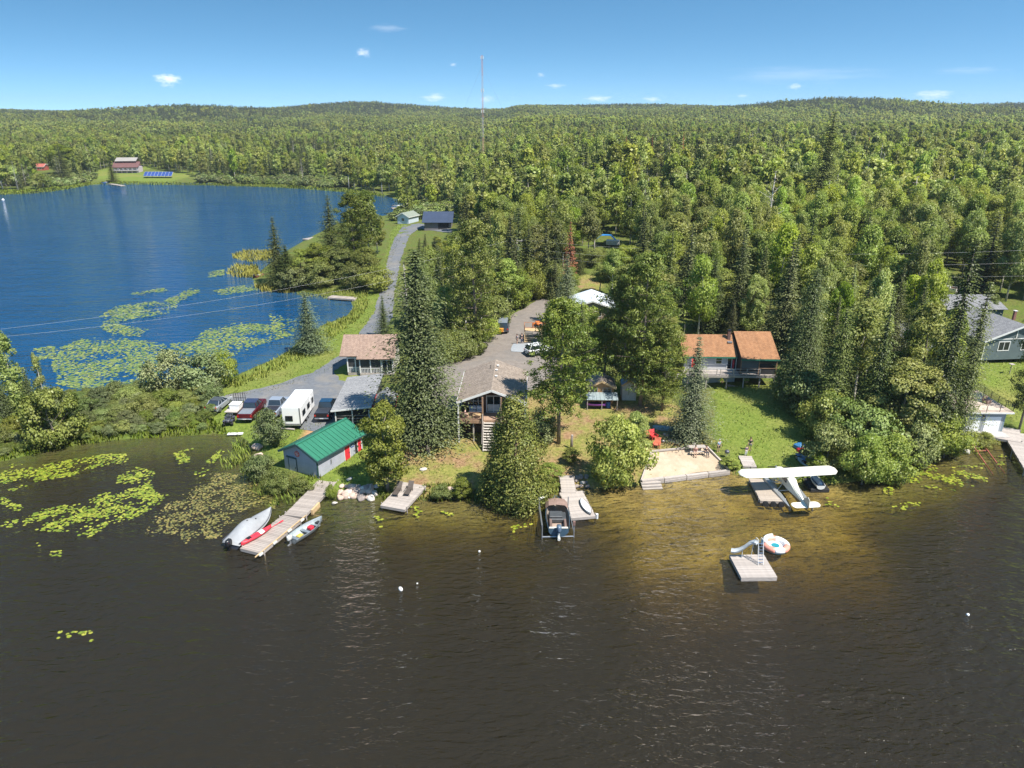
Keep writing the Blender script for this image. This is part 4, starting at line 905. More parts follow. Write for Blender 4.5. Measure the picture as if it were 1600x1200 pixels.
for i in range(70): y = -.3 + i * .105; b.box(2.745, 2.755, y, y + .012, 2.9, 3.7)
tag(b.build('rail_wire', net, c9), kind='stuff')
MB().box(-1.6, 2.3, -1.6, -.06, -.35, .0).build('door_sill', conc, c9)
def planter(name, label, x, y, s=.75):
    t = thing(name, label, 'chair', (x, y, 3.77), R(20)); MB().box(-s / 2, s / 2, -s / 2, s / 2, 0, .42).build('seat', plain('wicker_brown', (.23, .15, .12), .8, 0, .3, 12), t, bevel=.05); MB().box(-s / 2, s / 2, s / 2 - .14, s / 2 + .06, .2, .82).build('backrest', MATS['wicker_brown'], t, bevel=.05)
    MB().cbox((0, -.02, .46), (s * .8, s * .8, .1)).build('cushion', plain('dark_cushion', (.06, .05, .06), .8), t, bevel=.03)
planter('wicker_chair', 'brown wicker chair nearest the front rail of the roof deck', 60.2, 83.4); planter('wicker_chair', 'brown wicker chair in the middle of the roof deck', 58.9, 85.0); planter('wicker_chair', 'brown wicker chair farthest back on the roof deck', 58.2, 87.4)
# far buildings
sol = thing('solar_array', 'ground mounted row of blue solar panels on the far lawn', 'solar panels', tuple(ground(248, 277)), R(-2))
pm = plain('solar_cell', (.035, .07, .24), .3, 0, .15, .6); me = MB().box(-1.0, 1.0, -1.85, 1.85, -.05, 0).mesh('panel', pm); mf = MB().box(-1.09, 1.09, -1.95, 1.95, -.12, -.055).mesh('panel_frame', plain('frame_pale', (.42, .44, .5), .5))
for i in range(8): link('panel', me, sol, (-7.7 + i * 2.2, 0, 2.0), (R(38), 0, 0)); link('panel_frame', mf, sol, (-7.7 + i * 2.2, 0, 2.0), (R(38), 0, 0))
for i in range(5): MB().box(-7.6 + i * 3.8, -7.4 + i * 3.8, .3, .5, 0, 2.3).build('leg', steel, sol)
fh = thing('far_house', 'long two storey house with maroon lower roof across the bay', 'house', tuple(ground(197, 269)), R(8))
mar = siding('maroon_siding', (.20, .085, .08), .3); rgr = plain('pale_grey_roof', (.27, .25, .23), .8, 0, .1, .4); rmar = plain('maroon_roof', (.15, .07, .065), .8, 0, .12, .4)
MB().box(-7.5, 7.5, 0, 9, -1.5, 3.2).build('wall', plain('pale_lilac_wall', (.48, .42, .46), .7), fh); MB().box(-6.5, 5.5, 4, 12, 3.2, 6.2).build('upper_wall', mar, fh)
slab(fh, (-8, -1, 3.0), (8, -1, 3.0), (8, 5, 6.0), (-8, 5, 6.0), .2, rmar); slab(fh, (-7, 3.2, 6.6), (6, 3.2, 6.6), (6, 8, 8.6), (-7, 8, 8.6), .2, rgr); slab(fh, (6, 13, 6.6), (-7, 13, 6.6), (-7, 8, 8.6), (6, 8, 8.6), .2, rgr)
MB().box(-8, 8, -2.8, -.05, .9, 1.1).build('deck', wood_g, fh); railing(fh, [(-8, -2.7, 1.1), (8, -2.7, 1.1)], 1.0, white, 2, 2.5, t=.07)
for i in range(5): window(fh, Matrix.Identity(4), -6.6 + i * 2.8, -4.9 + i * 2.8, 1.3, 2.6, 2, 1, bar=.15)
for i in range(6): MB().box(-7.9 + i * 3.1, -7.7 + i * 3.1, -2.7, -2.5, -1.5, .9).build('post', wood_g, fh)
fr_ = thing('red_cabin', 'little red cabin with red roof in a clearing across the bay', 'cabin', tuple(ground(73, 266)), R(90))
gable(fr_, 5.5, 9.5, 2.4, 4.0, siding('cabin_red', (.36, .09, .07), .3), plain('cabin_roof', (.42, .12, .09), .6), .4, white, 1.2, .15)
for i in range(3): window(fr_, face('L', 5.5, 9.5), 1.2 + i * 2.8, 2.4 + i * 2.8, .9, 2.0, 1, 1, bar=.14)
ga = thing('dark_roofed_garage', 'long garage with dark blue metal roof at the end of the road', 'garage', tuple(ground(684, 359)), 0)
dk_roof = plain('dark_blue_roof', (.045, .06, .10), .4, 0, .12, .4)
MB().box(-4.3, 4.3, 0, 7, -1, 2.6).build('wall', siding('dark_grey_siding', (.16, .15, .16), .25), ga); slab(ga, (-5, -.8, 2.4), (5, -.8, 2.4), (5, 5, 5.2), (-5, 5, 5.2), .12, dk_roof); slab(ga, (5, 10.4, 2.5), (-5, 10.4, 2.5), (-5, 5, 5.2), (5, 5, 5.2), .12, dk_roof)  # dark grey garage siding
MB().box(.2, 3.6, -.06, -.005, 0, 2.2).build('doorway', dark_open, ga)
bs = thing('blue_shed', 'pale blue shed with grey green roof by the inlet', 'shed', tuple(ground(630, 350)), R(-25))
gable(bs, 4.6, 6.5, 2.6, 3.8, siding('pale_blue_siding', (.50, .58, .66), .2), plain('moss_roof', (.22, .25, .20), .8), .4, white, 1.0, .1); window(bs, face('F', 4.6, 6.5), -.6, .6, 1, 2, 2, 1)
# ------------------------------------------------------------------ docks, boats, vehicles, people and small things
def span(a, b, z):
    """from picture point a to b at height z: middle, turn of the local +y axis, length"""
    A = at_z(*a, z); B = at_z(*b, z); d = B - A
    return (A + B) / 2, math.atan2(-d.x, d.y), d.length
dockw = plain('dock_boards', (.34, .295, .26), .85, 0, .26, 2.6, .35, stretch=(1, 5, 5)); dockw2 = plain('sun_deck_boards', (.40, .355, .32), .85, 0, .22, 2.4, .3, stretch=(1, 5, 5))
tyre = plain('tyre_rubber', (.018, .018, .019), .85, 0, .2, 5); rimm = plain('wheel_rim', (.45, .46, .48), .3, .8, .1, 4)
def dock(name, label, a, b, w, z, m, pitch=.24, legs=True, cat='dock', th=.3):
    c, yaw, L = span(a, b, z); t = thing(name, label, cat, (c.x, c.y, 0), yaw)
    planks(t, -w / 2, w / 2, -L / 2, L / 2, z, m, pitch, ragged=.02)
    for X in (-w / 2 + .05, w / 2 - .05): MB().box(X - .05, X + .05, -L / 2 + .02, L / 2 - .02, z - th, z - .06).build('side_beam', wood_g, t)
    for Y in (-L / 2 + .05, L / 2 - .05): MB().box(-w / 2 + .11, w / 2 - .11, Y - .04, Y + .04, z - th, z - .065).build('end_beam', wood_g, t)
    if legs:
        for Y in np.linspace(-L / 2 + .4, L / 2 - .4, max(2, int(L / 3.2))):
            for X in (-w / 2 - .06, w / 2 + .06): MB().tube([(X, Y, -2.2), (X, Y, z + .12)], .06, 8).build('pile', wood_g, t)
    return t
d1 = dock('long_dock', 'outer half of the long plank dock with a canoe lying on it', (391, 861), (457, 808), 2.35, .42, dockw)
for y in (-3.2, -1.2, 1.0, 3.0): MB().box(1.18, 1.34, y - .25, y + .25, .32, .5).build('bumper', plain('bumper_white', (.66, .63, .58), .6), d1, bevel=.02)
MB().box(1.13, 1.2, -3.9, 3.9, .46, .56).build('edge_rail', wood_y, d1)
d2 = dock('long_dock', 'inner half of the long plank dock running to the boathouse corner', (459, 806), (516, 747), 2.15, .52, dockw)
MB().box(1.1, 1.3, -2.6, -1.0, -.1, .5).build('crib_panel', wood_y, d2)
ds = dock('sun_deck', 'square plank sun deck at the shore with two lounge chairs', (613, 793), (648, 756), 2.75, .6, dockw2, .2)
dw = dock('stepped_dock', 'narrow gangway of the stepped dock leading to the boat lift', (889, 770), (885, 743), 1.55, .5, dockw2, .2)
dp = dock('stepped_dock', 'wide platform of the stepped dock holding a white kayak', (912, 808), (892, 768), 2.5, .46, dockw2, .2)
MB().tube([(1.4, -2.5, .1), (1.4, -2.5, .62)], .14, 10).build('white_float', white, dp)
db = dock('float_plane_dock', 'low plank dock beside the white floatplane with black tyres on its end', (1208, 783), (1189, 748), 2.6, .36, plain('tan_boards', (.40, .34, .28), .85, 0, .2, 2.4, .3, stretch=(1, 5, 5)), .22)
for i in range(3):
    q = MB(); q.tube([(-.85 + i * .8, -2.95 + .0, .22), (-.85 + i * .8, -2.72, .22)], .3, 16); o = q.build('tyre', tyre, db); MB().tube([(-.85 + i * .8, -2.965, .22), (-.85 + i * .8, -2.94, .22)], .14, 12).build('tyre_hole', dark_open, o)
dr = dock('shore_dock', 'grey plank dock at the right edge below the roof deck boathouse', (1628, 740), (1587, 676), 3.0, .8, dockw2, .24)
dl = dock('shore_dock', 'short landing of planks beside the white boathouse doors', (1576, 688), (1574, 668), 2.6, .84, dockw2, .24)
dock('bay_dock', 'plank dock reaching from the bay lawn toward the reeds', (515, 463), (557, 466), 2.0, .6, dockw, .4)
dock('bay_dock', 'small dock far out behind the wooded point', (478, 374), (506, 369), 3.5, .5, dockw, .6)
dock('bay_dock', 'low dark dock by the blue boat across the bay', (192, 290), (172, 287), 2.5, .5, dockw, .6)
dock('bay_dock', 'dock with a white boat in the inlet by the pale blue shed', (612, 325), (634, 324), 3.0, .5, dockw, .6)
bw_ = dock('boardwalk', 'two grey board panels lying on the grass toward the plane dock', (1172, 729), (1164, 712), 1.5, .75, dockw2, .3, False)
# timber edge of the beach
te = thing('beach_edging', 'weathered grey timbers holding the sand at the water', 'retaining wall', (0, 0, 0))
A = at_z(1002, 752, .42); B = at_z(1140, 735, .42)
for i in range(4):
    p = A.lerp(B, i / 4 + .004); q = A.lerp(B, (i + 1) / 4 - .004); dz = Vector((0, 0, rng.uniform(-.05, .05)))
    MB().beam(p + dz, q + dz, .42, .22).build('timber', dockw2, te); MB().beam(p + Vector((0, -.12, -.3)), q + Vector((0, -.12, -.26)), .3, .3).build('timber', wood_g, te)
C_ = at_z(1018, 705, 1.0); D_ = at_z(1104, 697, 1.0)
for p, q in ((A + Vector((0, 0, .1)), C_), (C_, D_), (D_, B)): MB().beam(p, q, .16, .2).build('timber', dockw2, te)
st = thing('shore_steps', 'three broad timber steps going into the water left of the beach', 'steps', tuple(at_z(1016, 754, .2)), R(6))
for i in range(3): MB().box(-1.1, 1.1, -.35 - i * .38, -.02 - i * .38, .0 - i * .17, .16 - i * .17).build('step', dockw2, st)

# boats
alu = plain('bare_aluminium', (.40, .43, .44), .38, .65, .12, 2); cover_m = plain('grey_canvas', (.33, .34, .35), .85, 0, .14, 1.2, .4); navy = plain('navy_paint', (.03, .045, .09), .4, 0, .1, 2)
def hull_part(t, L, w, h, m, m_in, floor=True, stern=1, name='hull', zt=0):
    r = hull(L, w, h, 15, 11, .12, stern); MB().loft(r, False, False).add(r[0], [tuple(range(11))]).build(name, m, t, True)
    inn = [[(p[0] * .93, p[1] * .965, p[2] + .05 if p[2] < h * .7 else p[2] + .004) for p in q] for q in r]; b = MB(); b.loft(inn, False, False); b.add(inn[0], [tuple(range(11))]); b.build('liner', m_in, t, True)
    g = MB()
    for s in (0, 10): g.tube([(q[s][0], q[s][1], q[s][2]) for q in r], .035, 6)
    g.build('gunwale', m, t); return r
def outboard(t, y, z, m, m2, k=1.0):
    o = MB().loft([[(x * k * s, y - yy_ * k, z + zz * k) for x, yy_ in ((-.2, .0), (.2, .0), (.22, .35), (.1, .55), (-.1, .55), (-.22, .35))] for zz, s in ((.0, .75), (.12, 1), (.42, 1), (.56, .7))]).build('outboard', m, t, True)
    MB().box(-.08 * k, .08 * k, y - .32 * k, y - .1 * k, z - .75 * k, z).build('leg', m2, o); MB().tube([(0, y - .3 * k, z - .62 * k), (0, y - .62 * k, z - .62 * k)], .13 * k, 8).build('gearcase', m2, o)
    return o
c, yaw, L = span((361, 851), (424, 800), .45); t = thing('covered_boat', 'motorboat under a light grey canvas cover moored left of the long dock', 'boat', (c.x, c.y, -.12), yaw)
r = hull_part(t, L, 2.2, .85, plain('boat_dark_hull', (.06, .065, .08), .35), navy)
cv = MB(); ridge = lambda k: .10 + .62 * math.exp(-((k - .42) / .20) ** 2) + .12 * math.sin(math.pi * k)
cv.loft([[(q[0][0] * (1.04 - 2.08 * j / 10), q[0][1] * 1.015, q[0][2] - (.22 if j in (0, 10) else 0) + ridge(i / 14) * (math.sin(math.pi * j / 10) ** .75)) for j in range(11)] for i, q in enumerate(r)], True, False)
cvo = cv.build('cover', cover_m, t, True)
for x, y in ((-.3, .4), (.3, .35), (0, -.5), (.2, 1.9)): MB().tube([(x, y, .85 + ridge((y / L) + .5) * .95 - .03), (x, y, .85 + ridge((y / L) + .5) + .02)], .07, 8).build('cover_vent', black_m, cvo)
outboard(t, -L / 2 - .02, .65, plain('outboard_black', (.02, .02, .022), .3), black_m, 1.1); MB().box(-.2, .2, -L / 2 - .5, -L / 2 - .2, 1.05, 1.09).build('red_decal', red_p, t)
c, yaw, L = span((455, 842), (503, 810), .45); t = thing('aluminium_boat', 'open aluminium fishing boat with red fuel tank right of the long dock', 'boat', (c.x, c.y, -.1), yaw)
hull_part(t, L, 1.55, .62, alu, plain('pale_blue_liner', (.40, .46, .48), .5, .2))
for y in (-1.6, -.2, 1.1): MB().box(-.62 + .06 * max(0, y), .62 - .06 * max(0, y), y - .16, y + .16, .34, .4).build('thwart', alu, t)
MB().box(-.3, .25, .25, .75, .2, .52).build('fuel_tank', red_p, t, bevel=.06); MB().box(-.35, .1, -1.2, -.6, .15, .3).build('life_jacket', plain('yellow_cloth', (.50, .38, .08), .8), t, bevel=.04); MB().box(-.2, .3, 1.2, 1.7, .42, .5).build('dark_bag', black_m, t, bevel=.03)
outboard(t, -L / 2, .55, plain('outboard_white', (.68, .66, .6), .4), steel, .85)
c, yaw, L = span((377, 851), (424, 823), .62); t = thing('canoe', 'red kayak with a white band lying on the long dock', 'kayak', (c.x, c.y, .44), yaw)
kr = hull(L, .72, .3, 15, 10); MB().loft(kr, False, False).build('hull', red_p, t, True)
MB().loft([[(q[0][0] * (1 - 2 * j / 6), q[0][1], q[0][2] + .13 * math.sin(math.pi * j / 6)) for j in range(7)] for q in kr], True, False).build('top_deck', red_p, t, True)
MB().loft([[(q[0][0] * 1.02 * (1 - 2 * j / 6), q[0][1], q[0][2] + .145 * math.sin(math.pi * j / 6) + .006) for j in range(7)] for q in kr[8:11]], True, False).build('white_band', white, t, True); MB().cbox((0, -.9, .42), (.36, .45, .06)).build('hatch', black_m, t)
pa = thing('paddle', 'red paddle lying beyond the red kayak on the dock', 'paddle', tuple(at_z(429, 821, .5)), yaw); MB().tube([(0, -.7, 0), (0, .6, 0)], .03, 6).build('shaft', red_p, pa); MB().cbox((0, .85, 0), (.2, .5, .03)).build('blade', red_p, pa, bevel=.01)
c, yaw, L = span((908, 781), (922, 803), .55); t = thing('white_kayak', 'white kayak lying on the wide platform of the stepped dock', 'kayak', (c.x, c.y, .47), yaw)
kr = hull(L + .3, .85, .22, 15, 10); MB().loft(kr, False, False).build('hull', plain('pale_grey_plastic', (.34, .38, .40), .4), t, True); MB().loft([[(q[0][0] * (.86 - 1.72 * j / 6), q[0][1] * .94, q[0][2] + .012 + .09 * math.sin(math.pi * j / 6)) for j in range(7)] for q in kr], True, False).build('top_deck', plain('white_plastic', (.74, .76, .78), .35, 0, .03), t, True)
# boat on its lift
c, yaw, L = span((873, 830), (868, 781), .75); lf = thing('boat_lift', 'metal boat lift of tall posts beside the stepped dock', 'boat lift', (c.x - .15, c.y, 0), R(2))
for x in (-1.55, 1.5):
    for y in (-2.9, 2.2): MB().tube([(x, y, -1.6), (x, y, 1.5)], .06, 8).build('post', steel, lf)
for x, z in ((-1.55, 1.45), (-1.55, .95), (1.5, .5)): MB().tube([(x, -2.9, z), (x, 2.2, z)], .045, 6).build('side_rail', steel, lf)
MB().tube([(-1.55, -2.9, .12), (1.5, -2.9, .12)], .07, 6).build('cross_beam', steel, lf); MB().tube([(-1.75, 2.3, 1.1), (-.6, 3.1, 1.2)], .13, 10).build('guide_roller', white, lf); MB().cbox((1.5, -2.9, 1.55), (.22, .22, .4)).build('winch', plain('winch_brown', (.20, .12, .10), .6), lf)
t = thing('canopy_boat', 'brown and blue motorboat with folded brown canopy sitting on the lift', 'boat', (c.x, c.y, .1), yaw)
hull_part(t, L, 2.3, .95, plain('boat_blue_hull', (.05, .09, .13), .35), plain('boat_inner', (.30, .26, .22), .6))
MB().box(-.95, .95, -L / 2 + .3, .1, .28, .34).build('floor', plain('boat_carpet', (.33, .25, .20), .9), t); MB().box(-.85, .85, -1.1, .3, .36, .85).build('seat', plain('charcoal_vinyl', (.06, .065, .07), .5), t, bevel=.08); MB().box(-.8, .5, -.95, .15, .86, 1.05).build('seat_cushion', MATS['charcoal_vinyl'], t, bevel=.06)
cb = MB(); cb.loft([[(-1.12, y, .95 + z_), (-.8, y, 1.32 + z_), (.0, y, 1.42 + z_), (.8, y, 1.32 + z_), (1.12, y, .95 + z_)] for y, z_ in ((.6, .05), (1.2, .08), (2.0, 0))], False, False); cb.build('canopy', plain('brown_canvas', (.24, .16, .13), .9, 0, .15, 2), t)
for s in (-1, 1): MB().box(s * .7 - .12, s * .7 + .12, -2.4, -1.0, .35, .85).build('side_seat', plain('brown_vinyl', (.18, .12, .10), .5), t, bevel=.05)
MB().box(-.9, .9, -L / 2 + .05, -L / 2 + .35, .8, .92).build('transom_board', plain('pale_trim', (.5, .5, .46), .5), t); outboard(t, -L / 2 - .05, .85, plain('outboard_blue', (.12, .17, .24), .35), plain('outboard_leg', (.55, .55, .52), .4), 1.1)
def small_boat(name, label, a, b, z, w, h, m, m_in, base=None):
    c, yaw, L = span(a, b, z); t = thing(name, label, 'boat', (c.x, c.y, c.z - h * .8 if base is None else base), yaw); hull_part(t, L, w, h, m, m_in)
    MB().box(-w * .3, w * .3, -L * .1, L * .06, h * .5, h * 1.25).build('console', white, t, bevel=.05); MB().box(-w * .38, w * .38, -L * .36, -L * .26, h * .5, h * .75).build('seat', black_m, t, bevel=.03); outboard(t, -L / 2, h * .8, black_m, black_m, 1.0); return t
gB = ground(1476, 466)
small_boat('parked_boat', 'large white boat parked on grass at the wood edge behind the right houses', (1496, 452), (1468, 448), gB.z + 1.5, 2.2, 1.1, plain('boat_cream', (.62, .58, .54), .4), wood_b)
for q in (-1, 1):
    pass
small_boat('parked_boat', 'smaller grey boat parked in front of the large white boat', (1497, 469), (1476, 468), gB.z + .9, 1.7, .7, alu, plain('purple_grey', (.25, .24, .3), .5))
small_boat('moored_boat', 'blue covered boat at the far dock below the long house', (160, 286), (172, 285), .6, 3.0, 1.3, plain('bright_blue', (.02, .12, .42), .5), MATS['bright_blue'])
small_boat('moored_boat', 'white boat in the inlet by the pale blue shed', (614, 322), (632, 323), .6, 2.6, 1.0, white, steel)
small_boat('beached_canoe', 'red brown boat drawn into reeds at the wooded point', (398, 432), (412, 429), .5, 1.6, .6, plain('rust_paint', (.25, .07, .05), .6), wood_b)
# jet ski on black float
c, yaw, L = span((1282, 764), (1268, 746), .35); t = thing('floating_pad', 'black floating pad under the right wing of the plane', 'floating dock', (c.x, c.y, 0), yaw)
for i in range(2):
    for j in range(4): MB().box(-1.0 + i * 1.02, -.0 + i * 1.02, -L / 2 + j * L / 4 + .02, -L / 2 + (j + 1) * L / 4, -.1, .3).build('float_block', tyre, t, bevel=.04)
js = thing('jet_ski', 'white and blue jet ski sitting on the black floating pad', 'jet ski', (c.x, c.y, .3), yaw)
hull_part(js, 2.7, 1.05, .45, white, plain('ski_blue', (.10, .2, .34), .4)); MB().loft([[(x * s, y, .35 + z) for x, z in ((-.3, 0), (.3, 0), (.2, .35), (-.2, .35))] for y, s in ((-1.1, .8), (-.2, 1), (.3, 1.1), (.9, .5))]).build('saddle', plain('ski_grey', (.35, .42, .5), .4), js, True); MB().tube([(-.4, .35, .95), (.4, .35, .95)], .03, 6).build('handlebar', black_m, js)

# floatplane
cream = plain('aircraft_cream', (.80, .78, .66), .35, 0, .03, .8); float_g = plain('aircraft_grey', (.38, .40, .41), .35, .5, .08, 2)  # cream airframe paint, grey metal for the floats
P_ = thing('floatplane', 'cream high-wing floatplane on grey floats tied at the plane dock', 'aeroplane', (29.35, 67.2, 0), R(5))
tiltM = Matrix.Rotation(R(5), 4, 'X')
def wing_part(name, x0, x1, y_le, chord, z, th, tip=True, n=22, m=None, dih=0.0):
    rings = []
    for i in range(n + 1):
        x = x0 + (x1 - x0) * i / n; u = abs(2 * i / n - 1); k = math.sqrt(max(.01, 1 - max(0, (u - (1 - chord * .42 / ((x1 - x0) / 2))) / (chord * .42 / ((x1 - x0) / 2))) ** 2)) if tip else 1
        c_ = chord * (.35 + .65 * k) if k < 1 else chord; yc = y_le - chord * .42; zz = z + dih * abs(x)
        rings.append([(x, yc + c_ * q, zz + th * e * k) for q, e in ((.42, 0), (.36, .55), (.2, 1), (-.1, .85), (-.4, .3), (-.58, 0), (-.3, -.18), (.1, -.25), (.36, -.3))])
    b = MB().loft(rings); b.v = [tuple(tiltM @ Vector(v)) for v in b.v]; return b.build(name, m or cream, P_, True)
wg = wing_part('wing', -5.35, 5.35, 1.15, 1.75, 2.35, .2, dih=.018)
MB().box(-.05, .55, .62, 1.02, 2.50, 2.555).build('skylight', black_m, wg)
fus = [(2.6, .30, 1.25, 1.65), (2.2, .42, 1.05, 1.85), (1.2, .46, 1.0, 1.98), (.6, .46, .98, 2.32), (-.8, .44, 1.0, 2.32), (-2.2, .28, 1.12, 1.86), (-4.3, .06, 1.28, 1.48)]
b = MB(); b.loft([[(-hw, y, z0 + .1), (-hw * .7, y, z0), (hw * .7, y, z0), (hw, y, z0 + .1), (hw, y, z1 - .15), (hw * .6, y, z1), (-hw * .6, y, z1), (-hw, y, z1 - .15)] for y, hw, z0, z1 in fus]); b.v = [tuple(tiltM @ Vector(v)) for v in b.v]; fu = b.build('fuselage', cream, P_)
b = MB(); b.box(-.475, -.455, -.6, .75, 1.62, 2.15).box(.455, .475, -.6, .75, 1.62, 2.15); b.v = [tuple(tiltM @ Vector(v)) for v in b.v]; b.build('cabin_window', GL, fu)
b = MB(); b.beam((-.4, 1.25, 1.98), (-.4, .7, 2.32), .04).beam((.4, 1.25, 1.98), (.4, .7, 2.32), .04); b.v = [tuple(tiltM @ Vector(v)) for v in b.v]; b.build('windscreen_frame', GL, fu)
wing_part('tailplane', -1.48, 1.48, -3.75, 1.0, 1.42, .07, n=14)
b = MB(); b.loft([[(-s, y, z) for y, z in ((-3.5, 1.45), (-4.0, 2.1), (-4.35, 2.42), (-4.75, 2.3), (-4.9, 1.7), (-4.7, 1.2), (-4.3, 1.1))] for s in (-.035, .035)]); b.v = [tuple(tiltM @ Vector(v)) for v in b.v]; b.build('fin', plain('rudder_grey', (.34, .33, .29), .5, 0, .12, 2), P_)
pr = MB().tube([(0, 2.6, 1.65), (0, 2.85, 1.68)], .12, 8).build('spinner', steel, P_); MB().beam((-.95, 2.78, 1.75), (.95, 2.78, 1.6), .14, .03).build('propeller_blade', black_m, pr); MB().cbox((-.6, 2.2, 1.75), (.5, .4, .1)).build('cowl_flap', black_m, P_)
for s in (-1, 1):
    X = s * 1.2 ; rings = []
    for y, hw, z0, z1 in ((3.1, .06, .35, .55), (2.5, .25, .05, .62), (1.2, .33, -.18, .60), (-.4, .33, -.2, .55), (-.45, .32, -.1, .55), (-2.2, .22, -.02, .48), (-3.4, .06, .2, .38)):
        rings.append([(X - hw, y, (z0 + z1) / 2 + .05), (X, y, z0), (X + hw, y, (z0 + z1) / 2 + .05), (X + hw * .8, y, z1), (X - hw * .8, y, z1)])
    fl = MB().loft(rings).build('float', float_g, P_); MB().box(X - .02, X + .02, -3.75, -3.4, -.2, .42).build('water_rudder', steel, fl)
    b = MB()
    for a_, c_ in (((X, 1.6, .55), (s * .42, 1.3, 1.2)), ((X, -.4, .5), (s * .42, .0, 1.15)), ((X, 1.6, .55), (s * .42, .0, 1.15)), ((s * .44, .5, 1.15), (s * 3.0, .75, 2.45)), ((s * .44, .3, 1.15), (s * 3.0, .1, 2.42))): b.beam(a_, c_, .05, .05)
    b.build('strut', white, P_)
MB().beam((-1.2, 1.5, .56), (1.2, 1.5, .56), .06).build('spreader_bar', white, P_); MB().beam((-1.2, -.4, .52), (1.2, -.4, .52), .06).build('spreader_bar', white, P_)

# swim raft with slide
c, yaw, L = span((1181.5, 902), (1171, 867), .4); rf = thing('swim_raft', 'square grey swim raft anchored offshore', 'raft', (c.x, c.y, 0), R(1))
planks(rf, -1.58, 1.58, -1.7, 1.7, .42, dockw2, .17)
for y in (-1.66, 1.66): MB().box(-1.56, 1.56, y - .05, y + .05, .02, .36).build('end_beam', wood_g, rf)
for x in (-1.5, 1.5): MB().box(x - .05, x + .05, -1.6, 1.6, .02, .36).build('side_beam', wood_g, rf)
for x in (-.9, .9): MB().tube([(x, -1.5, .0), (x, 1.5, .0)], .25, 12).build('float_drum', tyre, rf)
sl = thing('water_slide', 'pale blue water slide with a white ladder on the swim raft', 'slide', (c.x, c.y, .42), R(1)); slw = plain('slide_blue', (.48, .51, .52), .35, 0, .06)
pth = [Vector(p) for p in ((.45, .75, 1.75), (.2, .95, 1.75), (-.15, 1.1, 1.45), (-.5, 1.25, .95), (-.85, 1.4, .58), (-1.2, 1.5, .42), (-1.5, 1.6, .4))]; sec = []
for i, p in enumerate(pth):
    d = (pth[min(i + 1, 6)] - pth[max(i - 1, 0)]).normalized(); x = d.cross(Vector((0, 0, 1))).normalized(); sec.append([p + x * a + Vector((0, 0, h_)) for a, h_ in ((-.3, .2), (-.27, .02), (0, -.04), (.27, .02), (.3, .2))])
MB().loft(sec, False, False).build('chute', slw, sl, True)
lad = MB()
for x in (.5, .95): lad.tube([(x, .05, 0), (x, .62, 1.8), (x, .75, 2.2), (x - .1, 1.0, 2.25), (x - .2, 1.1, 1.8)], .03, 6)
lo_ = lad.build('ladder_rail', white, sl)
for i in range(7): MB().box(.53, .92, .09 + i * .085, .16 + i * .085, .22 + i * .27, .26 + i * .27).build('rung', plain('rung_blue', (.12, .16, .24), .5), lo_)
MB().tube([(-.6, 1.2, 0), (-.6, 1.28, 1.0)], .03, 6).build('chute_leg', white, sl); MB().tube([(.1, .95, 0), (.2, .95, 1.7)], .03, 6).build('chute_leg', white, sl)
bl = thing('boarding_ladder', 'small hooped ladder at the back corner of the swim raft', 'ladder', (c.x + 1.25, c.y + 1.75, .35), 0)
for x in (-.2, .2): MB().tube([(x, -.2, .1), (x, -.1, .75), (x, .15, .75), (x, .25, -.6)], .025, 6).build('hoop', steel, bl)
for k in range(2): MB().tube([(-.2, .22, -.1 - k * .25), (.2, .22, -.1 - k * .25)], .02, 6).build('rung', steel, bl)
gc = at_z(1211.5, 851, .3); rg = thing('inflatable_ring', 'big white and coral inflatable ring floating behind the raft', 'inflatable', (gc.x, gc.y, .05), R(20)); coral = plain('coral_vinyl', (.74, .30, .22), .35, 0, .05); wvin = plain('white_vinyl', (.78, .78, .77), .3, 0, .03); teal = plain('teal_vinyl', (.02, .25, .30), .3)
def torus_seg(a0, a1, Rr, r, m, nm, zz=.25, n=8):
    MB().loft([[((Rr + r * math.cos(t_)) * math.cos(a), (Rr + r * math.cos(t_)) * math.sin(a), zz + r * math.sin(t_)) for t_ in (j * math.pi / 5 for j in range(10))] for a in np.linspace(a0, a1, n)], True).build(nm, m, rg, True)
for k, (a0, a1, m) in enumerate(((0, .9, wvin), (.9, 1.9, coral), (2.05, 2.9, wvin), (2.9, 4.0, coral), (4.0, 4.75, wvin), (4.75, 5.6, coral), (5.6, 6.283, wvin))): torus_seg(a0, a1, 1.02, .3, m, 'tube_panel')
MB().tube([(0, 0, .12), (0, 0, .18)], .95, 24).build('floor', wvin, rg); MB().tube([(0, 0, .182), (0, 0, .2)], .38, 20).build('centre', teal, rg); MB().tube([(0, 0, -.02), (0, 0, .1)], 1.2, 24).build('underside', plain('aqua_vinyl', (.10, .42, .46), .3), rg); torus_seg(1.2, 2.9, .98, .2, wvin, 'backrest', .6)
# buoys
for (x, y, s, lab) in ((626, 921, .17, 'white buoy lying lengthwise on the dark water in front of the docks'), (652, 912, .08, 'tiny white buoy just right of the lengthwise buoy'), (1512, 961, .13, 'white buoy alone on the dark water at the right'), (749, 862, .11, 'white buoy on the water left of the boat lift'), (5, 313, .6, 'white buoy far out on the blue bay at the left edge')):
    p = at_z(x, y, 0); t = thing('buoy', lab, 'buoy', (p.x, p.y, 0), R(30)); MB().ball((0, 0, s * .3), (s, s * 1.7 if s == .17 else s, s), 12, 8).build('float', plain('buoy_white', (.8, .8, .78), .35, 0, .03), t, True); MB().tube([(0, 0, s * 1.2), (0, 0, s * 1.45)], s * .22, 6).build('eye', steel, t)
